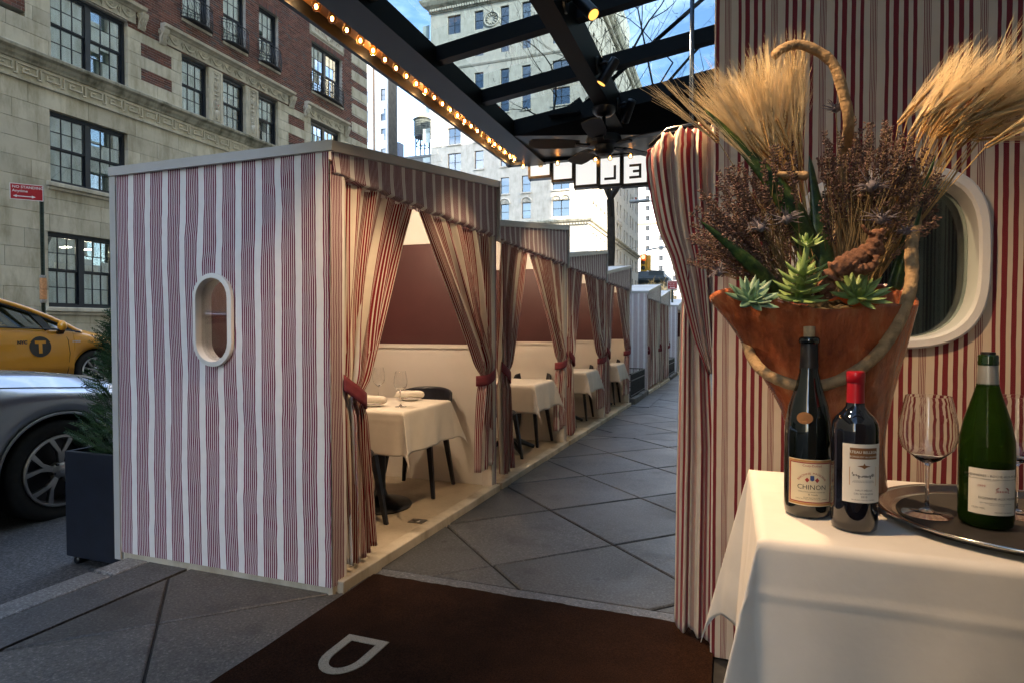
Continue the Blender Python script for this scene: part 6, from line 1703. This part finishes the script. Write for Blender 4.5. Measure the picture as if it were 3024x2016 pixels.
# ================================================================== the street beyond
M_hstone=m_stone('hotel limestone',(.40,.365,.30),(.52,.48,.40),.6,.06,(.62,.62,.60))
M_hdark=plain('dark sash paint',(.02,.024,.03),.5,var=.2)
M_hpane=glass('far window glass',(.55,.62,.66),.20)
M_hroom=plain('unlit rooms',(.05,.055,.06),.9,var=.4,scale=.4)
M_white_b=m_stone('white painted brick',(.62,.60,.56),(.74,.72,.68),.5,.03,(.7,.68,.62))
M_tower=m_stone('pale tower stone',(.62,.61,.59),(.74,.73,.70),.3,.03,(.8,.8,.8))
def wall_cells(m,u0,u1,z0,z1,holes,fn,d=.35):
    """wall of thickness d with rectangular openings; fn(u,depth,z)->point"""
    zs=sorted(set([z0,z1]+[e for h in holes for e in(h[2],h[3]) if z0<e<z1]))
    for a,b in zip(zs,zs[1:]):
        for p,q in cut(u0,u1,[(h[0],h[1]) for h in holes if h[2]<b-1e-4 and h[3]>a+1e-4]):
            vs=[fn(u,dd,z) for u in(p,q) for dd in(0,d) for z in(a,b)]
            m.add(vs,[(0,1,3,2),(4,6,7,5),(0,4,5,1),(2,3,7,6),(0,2,6,4),(1,5,7,3)])
    return m
wcache={}
def far_window(T,u0,u1,z0,z1,fn,axis,leaves=1,arch_=False,rec=.22,mf=None,mp=None,bl=0.):
    """sash window part with panes as sub-parts"""
    w_,h_=u1-u0,z1-z0; key=(round(w_,2),round(h_,2),axis,leaves,mf.name if mf else '')
    if key not in wcache:
        m=MB(); t=.06
        def bx(a,b,c,d,e=.06):
            q=[fn0(u,dd,z) for u in(a,b) for dd in(0,e) for z in(c,d)]; m.add(q,[(0,1,3,2),(4,6,7,5),(0,4,5,1),(2,3,7,6),(0,2,6,4),(1,5,7,3)])
        fn0=(lambda u,d,z:(u,d,z)) if axis=='y' else (lambda u,d,z:(-d,u,z))
        bx(0,w_,0,t); bx(0,w_,h_-t,h_); bx(0,t,t,h_-t); bx(w_-t,w_,t,h_-t)
        for l in range(1,leaves): bx(w_*l/leaves-t*.9,w_*l/leaves+t*.9,t,h_-t)
        bx(t,w_-t,h_/2-t*.5,h_/2+t*.5,.05)
        o=m.obj('window',mf or M_hdark,T.e)
        ps=[]
        for l in range(leaves):
            for s in range(2):
                pm=MB(); a,b=w_*l/leaves+t,w_*(l+1)/leaves-t; c,d=(t,h_/2-t*.5) if s==0 else (h_/2+t*.5,h_-t)
                pm.add([fn0(u,.03,z) for u,z in((a,c),(b,c),(b,d),(a,d))],[(0,1,2,3)]); ps.append(pm.obj('pane',mp or M_hpane,o,fixn=False))
        wcache[key]=o
    else:
        o=inst(wcache[key],T.e)
        for c_ in wcache[key].children: inst(c_,o)
    p=Vector(fn(u0,rec,z0))-Vector(T.L); o.location=p
    if bl:
        m=MB(); a=[fn(u,rec+.14,z) for u,z in((u0+.05,z1-.05),(u1-.05,z1-.05),(u1-.05,lerp(z1,z0,bl)),(u0+.05,lerp(z1,z0,bl)))]; m.add(a,[(0,1,2,3)]); T.part('shade',m,M_blind,parent=o,fixn=False)
    return o
# ------------------------------------------------------------------ the tall limestone corner building
HX,HY=-16.5,73.
ht=Thing('corner_hotel','tall pale limestone corner building with arched windows and a belt cornice','building',(HX,HY,0))
fF=lambda u,d,z:(u,HY+d,z)            # front faces -y
fS=lambda u,d,z:(HX-d,u,z)            # side faces +x
cols=[(-35.45,-33.55,2),(-31.6,-30.35,1),(-28.0,-26.83,1),(-25.1,-23.93,1),(-21.1,-18.87,2)]
rows=[(7.6,9.7),(11.05,13.05),(14.9,16.9),(18.2,20.3),(21.7,24.05),(25.2,27.4),(28.6,30.75),(32.0,34.1),(36.2,38.0),(39.6,42.0)]
hF=[];hS=[]
for z0,z1 in rows:
    for a,b,l in cols: hF.append((a,b,z0,z1,l))
sc_=[75.2,77.0,80.0,82.6,86.2,88.8,92.4,95.0,98.8,101.4,105.0,107.6,111.2,113.2]
for z0,z1 in rows:
    for a in sc_: hS.append((a,a+1.15,z0,z1,1))
m=MB(); wall_cells(m,-37.9,HX,-2,44.,[h[:4] for h in hF],fF); ht.part('front_wall',m,M_hstone)
m=MB(); wall_cells(m,HY+.35,115.,-2,44.,[h[:4] for h in hS],fS); ht.part('side_wall',m,M_hstone)
m=MB(); m.box(-37.9,HX-1.2,HY+1.2,115,-2,44.); ht.part('rooms',m,M_hroom)
m=MB(); m.box(-37.9,-37.4,HY+.35,115,-2,44.); m.box(-37.4,HX-.4,114.6,115,-2,44.); ht.part('rear_walls',m,M_hstone)
rg=random.Random(21)
for a,b,z0,z1,l in hF: far_window(ht,a,b,z0,z1,fF,'y',l,bl=rg.choice((0,.35,.5,.9)))
for a,b,z0,z1,l in hS: far_window(ht,a,b,z0,z1,fS,'x',1,bl=rg.choice((0,0,.4,.6)))
def prism_run(T,prof,nm,mat):
    """moulding round the front and side; prof of (out,z)"""
    m=MB(); n=len(prof); vs=[]
    for st in range(3):
        for o,z in prof: vs.append([(-37.9-o,HY-o,z),(HX+o,HY-o,z),(HX+o,115.,z)][st])
    fs=[(s*n+i,s*n+(i+1)%n,(s+1)*n+(i+1)%n,(s+1)*n+i) for s in range(2) for i in range(n)]
    m.add(vs,fs); return T.part(nm,m,mat)
prism_run(ht,[(-.1,13.75),(.10,13.75),(.15,14.0),(.40,14.15),(.50,14.35),(.45,14.5),(-.1,14.62)],'belt_cornice',M_limeD)
prism_run(ht,[(-.1,35.0),(.08,35.0),(.2,35.2),(.2,35.4),(-.1,35.5)],'string_course',M_hstone)
prism_run(ht,[(-.1,42.6),(.15,42.6),(.25,43.0),(.8,43.4),(1.1,43.8),(1.2,44.1),(-.1,44.4)],'top_cornice',M_limeD)
dn=MB(); 
x=-37.8
while x<HX: dn.box(x,x+.16,HY-.24,HY-.02,13.78,13.98); dn.box(x,x+.2,HY-.5,HY-.05,42.75,43.05); x+=.36
y=HY+.2
while y<114: dn.box(HX+.02,HX+.24,y,y+.16,13.78,13.98); dn.box(HX+.05,HX+.5,y,y+.2,42.75,43.05); y+=.36
o=ht.part('dentils',dn,M_hstone); o['kind']='stuff'
# round heads above the arched rows
def arch_head(T,u0,u1,z,fn,nm='arched_head'):
    c=(u0+u1)/2; r=(u1-u0)/2+.12; m=MB()
    m.tube([Vector(fn(c+r*math.cos(PI*i/14),-.06,z+r*math.sin(PI*i/14)*.92)) for i in range(15)],.10,6); r2=r-.16
    m.add([Vector(fn(c+r2*math.cos(PI*i/14),-.02,z+r2*.92*math.sin(PI*i/14))) for i in range(15)],[tuple(range(15))])
    for k in range(7): a=PI*(k+.5)/7; m.tube([Vector(fn(c+.2*r2*math.cos(a),-.03,z+.05+.2*r2*math.sin(a))),Vector(fn(c+.8*r2*math.cos(a+.15),-.06,z+.05+.75*r2*math.sin(a+.15)))],[.05,.07],5)
    T.part(nm,m,M_hstone,smooth=False)
for a,b,l in cols:
    for zz in(16.93,38.03):
        if l==2: mid=(a+b)/2; arch_head(ht,a+.05,mid-.08,zz,fF); arch_head(ht,mid+.08,b-.05,zz,fF)
        else: arch_head(ht,a,b,zz,fF)
for a in sc_[:8]: arch_head(ht,a,a+1.15,16.93,fS)
for (a,b,z0,z1,l) in hF:
    if z0 in(11.05,18.2,21.7,25.2,28.6,32.0): m=MB(); m.box(a-.12,b+.12,HY-.14,HY+.05,z0-.16,z0-.005); ht.part('sill',m,M_hstone)
for k in range(22):   # corner quoins
    m=MB(); m.box(-37.92,-37.9+(1.5 if k%2 else 1.0),HY-.05,HY-.003,14.7+k*.94,14.7+k*.94+.86); ht.part('quoin',m,M_hstone)
m=MB(); pts=[Vector(fF(-29.2+1.0*math.sin(t)*1.0,-.08,40.6+.9*math.cos(t))) for t in [2*PI*i/20 for i in range(21)]]; m.tube(pts,.12,6)
for i in range(12): a=2*PI*i/12; m.tube([Vector(fF(-29.2+.4*math.cos(a),-.05,40.6+.4*math.sin(a))),Vector(fF(-29.2+.75*math.cos(a),-.08,40.6+.7*math.sin(a)))],[.08,.12],5)
ht.part('cartouche',m,M_hstone,smooth=True)
m=MB(); m.box(-37.0,HX-1.5,HY+1.5,113,44.4,56); ht.part('upper_storeys',m,M_hstone)
for k,(a,b) in enumerate(((-35.2,-33.6),(-31.5,-30),(-28,-26.6),(-24.8,-23.4),(-20.9,-19.2))):
    far_window(ht,a,b,46.2,48.6,lambda u,d,z:(u,HY+1.5+d,z),'y',1,rec=-.07)
# iron balustrade balcony
m=MB(); m.box(-23.0,-18.0,HY-.9,HY,31.6,31.85); m.box(-23,-18,HY-.9,HY-.75,32.5,32.65)
for k in range(14): m.lathe([(.05,31.85),(.10,32.0),(.06,32.3),(.08,32.5)],8,(-22.8+k*.36,HY-.82,0))
ht.part('balcony',m,M_hstone)
# ------------------------------------------------------------------ white slab building catching the sun
wb_=Thing('white_building','bright sunlit white apartment slab with a dark brick flank','building',(-60,90,0))
WYf=90.; fW=lambda u,d,z:(u,WYf+d,z)
hw_=[]
for k in range(11):
    z0=6+k*3.35
    for a in(-66.2,-62.3,-59.7,-56.25): hw_.append((a,a+.9,z0,z0+2.0))
m=MB(); wall_cells(m,-70,-55.0,-2,52,hw_,fW); wb_.part('front_wall',m,M_white_b)
m=MB(); m.box(-70,-55.01,WYf+.36,WYf+3.3,-2,52); wb_.part('flank_wall',m,plain('dark flank brick',(.10,.085,.06),.9,var=.3,scale=1.2))
for a,b,z0,z1 in hw_: far_window(wb_,a,b,z0,z1,fW,'y',1,rec=.18)
m=MB(); m.tube([(-57.55,WYf-.12,-1),(-57.55,WYf-.12,52)],.12,8); wb_.part('drain_pipe',m,plain('rusty pipe',(.22,.12,.05),.8,var=.4,scale=3))
rb=Thing('low_rooftop','flat dark rooftop below the water tower','building',(-59,112,0))
m=MB(); m.box(-70,-48,112,126,-2,36.1); m.box(-70.1,-47.9,111.9,126.1,36.1,36.6); rb.part('roof_block',m,plain('grey roof wall',(.22,.22,.21),.9,var=.2,scale=.6))
m=MB(); m.bbox(-68.2,-66.2,113,115,36.6,40.2,b=.05); rb.part('stair_head',m,plain('slate blue box',(.10,.12,.16),.7))
# ------------------------------------------------------------------ rooftop water tower
WTx,WTy=-61.7,115.
wt=Thing('water_tower','wooden rooftop water tower with a conical roof and caged ladder','water tower',(WTx,WTy,36.6))
M_wwood=plain('weathered tank wood',(.075,.085,.070),.9,var=.45,scale=1.5)
z0=41.4
for k in range(36):
    a0,a1=2*PI*k/36+.01,2*PI*(k+1)/36-.01; m=MB(); r=1.80; rg2=random.uniform(-.02,.02)
    m.add([(WTx+(r+o+rg2)*math.cos(a),WTy+(r+o+rg2)*math.sin(a),z) for a in(a0,a1) for o in(-.08,0) for z in(z0,z0+3.5)],[(0,1,3,2),(4,6,7,5),(0,4,5,1),(2,3,7,6),(0,2,6,4),(1,5,7,3)]); wt.part('plank',m,M_wwood)
for k in range(7):
    m=MB(); zz=z0+.3+k*.48; m.tube([(WTx+1.83*math.cos(i*PI/18),WTy+1.83*math.sin(i*PI/18),zz) for i in range(37)],.03,5); wt.part('hoop',m,M_iron)
m=MB(); m.lathe([(0,z0+5.1),(.06,z0+5.1),(.08,z0+4.75),(.22,z0+4.6),(1.2,z0+4.0),(2.05,z0+3.45),(2.0,z0+3.4),(0,z0+3.5)],24,(WTx,WTy,0)); wt.part('cone_roof',m,plain('tank roof',(.16,.15,.09),.8,var=.2,scale=1))
m=MB(); m.lathe([(0,z0-.01),(1.75,z0-.01),(1.75,z0-.3),(0,z0-.3)],24,(WTx,WTy,0)); wt.part('tank_floor',m,M_iron)
for a in (PI/4,3*PI/4,5*PI/4,7*PI/4):
    m=MB(); x,y=WTx+1.5*math.cos(a),WTy+1.5*math.sin(a); m.bar((x,y,36.6),(x,y,z0-.3),.24,.24); wt.part('leg',m,M_iron)
for k in range(4):
    a,b=PI/4+k*PI/2,PI/4+(k+1)*PI/2; m=MB(); p=lambda an,z:(WTx+1.5*math.cos(an),WTy+1.5*math.sin(an),z)
    m.bar(p(a,z0-2.2),p(b,z0-2.2),.14,.14); m.bar(p(a,z0-2.1),((p(a,0)[0]+p(b,0)[0])/2,(p(a,0)[1]+p(b,0)[1])/2,z0-.4),.10,.10); m.bar(p(b,z0-2.1),((p(a,0)[0]+p(b,0)[0])/2,(p(a,0)[1]+p(b,0)[1])/2,z0-.4),.10,.10); wt.part('brace',m,M_iron)
m=MB(); lx,ly=WTx-2.3,WTy-1.0
for sx in(-.25,.25): m.tube([(lx+sx-.5,ly,36.6),(lx+sx,ly,z0+3.8)],.035,5)
for k in range(17): zz=36.8+k*.5; xx=lx-.5*(1-(zz-36.6)/8.6); m.tube([(xx-.25,ly,zz),(xx+.25,ly,zz)],.02,4)
wt.part('ladder',m,M_iron)
m=MB()
for k in range(8): zz=37.5+k*1.08; xx=lx-.5*(1-(zz-36.6)/8.6); m.tube([(xx+.42*math.cos(i*PI/6),ly-.3+.42*math.sin(i*PI/6),zz) for i in range(13)],.03,4)
for q in range(4): a=PI+PI*q/3; m.tube([(lx-.45+.42*math.cos(a),ly-.3+.42*math.sin(a),37.5),(lx+.42*math.cos(a),ly-.3+.42*math.sin(a),z0+3.7)],.02,4)
wt.part('ladder_cage',m,M_iron)
# ------------------------------------------------------------------ far towers at the end of the street
def tower(label,x0,x1,y0,y1,h,du,dz,ww,wh,mat,zb=4):
    T=Thing('office_tower',label,'tower',((x0+x1)/2,y0,0),'pale towers at the end of the street')
    m=MB(); m.box(x0,x1,y0+.4,y1,-6,h); T.part('core',m,M_hroom)
    hs=[]; z=zb
    while z<h-wh-1:
        u=x0+1.2
        while u<x1-ww-.8: hs.append((u,u+ww,z,z+wh)); u+=du
        z+=dz
    m=MB(); wall_cells(m,x0-.01,x1+.01,-6,h+.5,hs,lambda u,d,z:(u,y0+d,z),.39); T.part('front_wall',m,mat)
    hs=[]; z=zb
    while z<h-wh-1:
        u=y0+1.5
        while u<y1-ww-.8: hs.append((u,u+ww,z,z+wh)); u+=du
        z+=dz
    m=MB(); wall_cells(m,y0+.4,y1,-6,h+.5,hs,lambda u,d,z:(x1+.4-d,u,z),.39); T.part('side_wall',m,mat)
    m=MB(); m.box(x0-.4,x1+.8,y0-.4,y0+1,h*.46,h*.46+.9); T.part('setback_band',m,plain('ochre band',(.42,.30,.14),.8) if 'ochre band' not in MATS else MATS['ochre band'])
    return T
tower('pale grid-windowed tower closing the street beyond the traffic light',-70,-20,285,320,105,6.2,4.6,1.9,2.3,M_tower)
tower('second white tower rising behind the striped drape',-17,26,330,360,90,5.4,4.3,1.8,2.2,M_tower)
mh=Thing('mansard_house','low grey house with a heavy cornice beyond the traffic light','building',(-15,128,0))
M_grey=plain('grey-green stone',(.16,.18,.16),.85,var=.2,scale=.8)
hm=[(a,a+1.1,z,z+1.9) for z in(3.2,6.6) for a in(-21.,-18.6,-16.2)]
m=MB(); wall_cells(m,-23,-13.2,-3,10.2,hm,lambda u,d,z:(u,128+d,z)); mh.part('front_wall',m,M_grey)
m=MB(); m.box(-23,-13.55,128.4,150,-3,10.2); mh.part('body',m,M_grey)
for a,b,c_,d in hm: far_window(mh,a,b,c_,d,lambda u,d,z:(u,128+d,z),'y',1)
m=MB(); m.prism([(0,10.2),(.7,10.5),(1.0,10.9),(1.0,11.3),(.2,11.4),(-.4,12.8),(-3,13.0),(-3,10.2)],lambda o,z:(-23,128-o,z),lambda o,z:(-13.2,128-o,z)); mh.part('mansard_roof',m,plain('dark slate',(.045,.06,.065),.6,var=.3))
m=MB(); m.prism([(0,10.2),(.7,10.5),(1.0,10.9),(1.0,11.3),(.2,11.4),(-.4,12.8),(-3,13.0),(-3,10.2)],lambda o,z:(-13.2+o,128,z),lambda o,z:(-13.2+o,150,z)); mh.part('side_cornice',m,MATS['dark slate'])
# ------------------------------------------------------------------ big neighbours on the restaurant side of the street (they shade it)
def neighbour(label,x0,x1,y0,y1,h,mat):
    T=Thing('apartment_block',label,'building',(x0,y0,0),'apartment blocks on the restaurant side')
    hs=[]; z=5.0
    while z<h-3.5:
        u=y0+2
        while u<y1-2.5: hs.append((u,u+1.3,z,z+2.1)); u+=4.4
        z+=3.6
    fn=lambda u,d,z:(x0+d,u,z)
    m=MB(); wall_cells(m,y0,y1,-3,h,hs,fn); T.part('street_wall',m,mat)
    m=MB(); m.box(x0+.5,x1,y0+.3,y1-.3,-3,h-.1); T.part('core',m,M_hroom)
    m=MB(); m.box(x0+.36,x1,y0,y0+.29,-3,h); m.box(x0+.36,x1,y1-.29,y1,-3,h); T.part('end_walls',m,mat)
    m=MB(); m.box(x0-.6,x1,y0-.4,y1+.4,h,h+1.0); T.part('cornice',m,mat)
    rg=random.Random(int(y0))
    m=MB(); m.box(x0+.30,x0+.34,y0+.5,y1-.5,4.5,h-1); T.part('glazing',m,M_pane)
    return T
neighbour('limestone block holding the restaurant entrance',2.75,24,-60,47,47,M_lime)
neighbour('limestone block beyond the side street',2.75,24,77,150,46,M_lime)
T=Thing('apartment_block','brick block on the far kerb behind the stone house','building',(-16.5,-20,0),'apartment blocks on the far kerb')
m=MB(); m.box(-34,-16.5,-70,7.3,-1,40); T.part('mass',m,M_lime)
m=MB(); m.box(-34.3,-16.0,-70.3,7.5,40,41); T.part('cornice',m,M_limeC)
# ------------------------------------------------------------------ bare street trees
M_bark=plain('dark bark',(.035,.028,.022),.95,var=.4,scale=12,bump=.8,bscale=30); M_twig=plain('grey twigs',(.085,.070,.055),.9,var=.3); M_gold_t=plain('golden bare twigs',(.42,.30,.13),.9,var=.3)
def bare_tree(label,base,h,r,seed,mt,mtw,fork=.45,lev=5,spread=.62,lean=(0,0),cat='tree',name='bare_tree',group='bare street trees',rmin=.0022):
    T=Thing(name,label,cat,base,group); rng=random.Random(seed); tr=MB(); tw=MB(); b=Vector(base); nb=[0]
    top=b+Vector((lean[0],lean[1],h*fork))
    pts=[b+(top-b)*t+Vector((rng.uniform(-.02,.02),rng.uniform(-.02,.02),0))*h*.12*(0<t<1) for t in(0,.15,.35,.55,.75,.9,1)]
    tr.tube(pts,[r*q for q in(1.25,1.02,.96,.92,.88,.84,.82)],12)
    def grow(p,d,l,rad,k):
        n=4; q=[p]; dd=d.copy()
        for i in range(n):
            dd=(dd+Vector((rng.uniform(-.22,.22),rng.uniform(-.22,.22),rng.uniform(-.06,.20)))).normalized(); q.append(q[-1]+dd*l/n)
        (tr if k<=1 else tw).tube(q,[lerp(rad,rad*.62,i/n) for i in range(n+1)],8 if k<=1 else (5 if k<3 else 3),caps=False)
        if k<lev:
            for c_ in range(3 if k<2 else rng.choice((2,3,3))):
                i=rng.randint(2,n) if c_ else n; ax=Vector((rng.uniform(-1,1),rng.uniform(-1,1),rng.uniform(-.25,.55))); nd=(dd*(1-spread*.62)+ax.normalized()*spread).normalized()
                grow(q[i],nd,l*rng.uniform(.60,.82),max(rmin,rad*(.46 if c_ else .60)),k+1)
        elif k==lev:
            for _ in range(2): e=q[-1]+Vector((rng.uniform(-1,1),rng.uniform(-1,1),rng.uniform(-.5,1)))*.06*h/8; tw.tube([q[-1],e],[.0025,.006],4)
    for c_ in range(4):
        a=2*PI*c_/4+rng.uniform(-.5,.5); grow(pts[-1 if c_<3 else -2],Vector((math.cos(a)*.6,math.sin(a)*.6,.85)).normalized(),h*.27,r*.50,1)
    T.part('trunk',tr,mt,smooth=True,fixn=False); o=T.part('crown',tw,mtw,fixn=False); return T
bare_tree('dark bare street tree standing in the iron tree guard',(-2.14,11.3,gz(11.3)),8.6,.088,5,M_bark,M_twig,fork=.43)
bare_tree('bare street tree beyond the drape, its twigs against the sky',(-.55,20.5,gz(20.5)),11.5,.10,9,M_bark,M_twig,fork=.40)
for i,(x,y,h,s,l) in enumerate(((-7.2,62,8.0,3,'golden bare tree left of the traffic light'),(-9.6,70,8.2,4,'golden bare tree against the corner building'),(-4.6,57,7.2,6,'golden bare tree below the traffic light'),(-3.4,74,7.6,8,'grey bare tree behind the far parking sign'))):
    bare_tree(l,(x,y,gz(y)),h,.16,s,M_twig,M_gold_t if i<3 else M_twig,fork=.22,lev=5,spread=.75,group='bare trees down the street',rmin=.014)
# ------------------------------------------------------------------ iron tree guards with stone kerbs
def guard(y0,y1,label):
    x0,x1=-2.56,-1.60+SK*(y0-BY0)*.6; b=(x1,y0,gz(y0)); T=Thing('tree_guard',label,'iron fence',b,'iron tree guards in the pavement')
    k=0; y=y0
    while y<y1-.05:
        yy=min(y1,y+.33); m=MB(); m.bbox(x1-.16,x1,y+.004,yy-.004,-.02,.10+random.uniform(-.01,.012),b=.018); m.v=[(a,q,z+gz(q)) for a,q,z in m.v]; T.part('kerb_block',m,M_granb); y=yy
    m=MB(); m.box(x0,x1-.165,y0,y1,-.02,.06,sh=1); o=T.part('soil',m,plain('tree pit soil',(.035,.026,.018),.95,var=.5,scale=20)) if 'tree pit soil' not in MATS else T.part('soil',m,MATS['tree pit soil'])
    for z in(.14,.40,.52):
        for (p,q) in(((x1-.08,y0+.06),(x1-.08,y1-.06)),((x1-.08,y0+.06),(x0+.1,y0+.06)),((x1-.08,y1-.06),(x0+.1,y1-.06))):
            m=MB(); m.bar((p[0],p[1],z+gz(p[1])),(q[0],q[1],z+gz(q[1])),.018,.018); T.part('rail',m,M_black)
    n=int((y1-y0)/.095)
    pr=None
    for i in range(n+1):
        yy=lerp(y0+.06,y1-.06,i/n)
        if pr is None: m=MB(); m.bar((0,0,.08),(0,0,.52),.012,.012); pr=m.obj('picket',M_black,T.e); o=pr
        else: o=inst(pr,T.e)
        o.location=(x1-.08-b[0],yy-b[1],gz(yy)-b[2])
    for i in range(6):
        xx=lerp(x1-.18,x0+.1,i/6); o=inst(pr,T.e); o.location=(xx-b[0],.06,0); o=inst(pr,T.e); o.location=(xx-b[0],y1-y0-.06,gz(y1)-gz(y0))
M_granb=m_stone('rough kerb stone',(.07,.07,.068),(.16,.155,.15),1,.2,(.5,.5,.5))
guard(10.42,12.28,'low black iron tree guard after the fourth booth'); guard(16.5,18.5,'black iron tree guard before the farthest booth')
# ------------------------------------------------------------------ traffic light, lamp, wires
tl=Thing('traffic_light','yellow traffic light showing red on a curved mast arm','traffic light',(-1.0,38,gz(38)))
M_tly=plain('signal yellow',(.55,.30,.015),.5,var=.1); M_galv=plain('galvanised grey',(.30,.32,.32),.5,metal=.4,var=.1)
m=MB(); m.tube([(-1.0,38,gz(38)),(-1.0,38,6.2)],[.11,.08],12); tl.part('pole',m,M_galv,smooth=True)
m=MB(); m.tube(spl([(-1.0,38,5.2),(-1.6,38,5.75),(-2.8,38,6.02),(-4.0,38,6.05),(-5.0,38,5.90)],6),.055,8); tl.part('mast_arm',m,M_galv,smooth=True)
m=MB(); m.bbox(-5.30,-4.92,37.80,38.10,4.62,5.66,b=.04); hd=tl.part('signal_head',m,M_tly)
m=MB(); m.tube([(-5.1,37.98,5.66),(-5.08,37.98,5.92)],.035,8); tl.part('hanger',m,M_galv)
for k,(mat) in enumerate((emit('red signal',(1,.02,.01),9),plain('dark amber lens',(.05,.02,.005),.3),plain('dark green lens',(.005,.02,.012),.3))):
    zc=5.48-k*.335; m=MB(); m.lathe([(0,.012),(.10,.008),(.125,0)],20,(-5.11,37.79,zc),M=Matrix.Rotation(PI/2,3,'X')); ln=tl.part('lens',m,mat,parent=hd,smooth=True)
    m=MB(); m.grid(lambda u,v:((-5.11+.14*math.cos(PI*(u*1.3-.15)),37.79-.2*v,zc+.14*math.sin(PI*(u*1.3-.15))),(u,v)),14,2); tl.part('visor',m,M_tly,parent=hd,solid=.01)
m=MB(); m.bbox(-4.9,-4.68,37.85,38.1,4.66,5.6,b=.03); tl.part('side_head',m,M_tly)
m=MB(); m.box(-3.05,-2.98,37.9,37.95,4.75,5.65); m.tube([(-3.0,37.93,5.65),(-3.0,37.97,6.0)],.03,6); tl.part('street_name_plate',m,plain('green street plate',(.08,.12,.07),.5))
lp=Thing('street_lamp','cobra-head street lamp reaching in from the drape side','street lamp',(-1.0,25,gz(25)))
m=MB(); m.tube([(-1.0,25,gz(25)),(-1.0,25,6.35)],[.09,.06],12); lp.part('pole',m,M_galv,smooth=True)
m=MB(); m.tube([(-1.0,25,6.25),(-2.2,25,6.22),(-3.25,25,6.28)],.035,8); lp.part('arm',m,M_galv,smooth=True)
m=MB(); m.bbox(-3.95,-3.15,24.88,25.12,6.24,6.36,b=.04); lp.part('lamp_head',m,M_galv); m=MB(); m.lathe([(0,.10),(.035,.10),(.04,0)],10,(-3.7,25,6.36)); lp.part('photocell',m,plain('orange cell',(.3,.06,.02),.5))
for a,b,l in (((-16.4,66,9.2),(2.7,36,7.6),'thin span wire crossing before the corner building'),((-5.08,38,6.1),(2.7,40,9.5),'thin guy wire above the traffic light')):
    m=MB(); A,B=Vector(a),Vector(b); m.tube([A.lerp(B,i/12)-Vector((0,0,.5*math.sin(PI*i/12))) for i in range(13)],.012,4); o=m.obj('span_wire',M_black,off=a); o.location=a; tag(o,l,'wire','overhead wires')
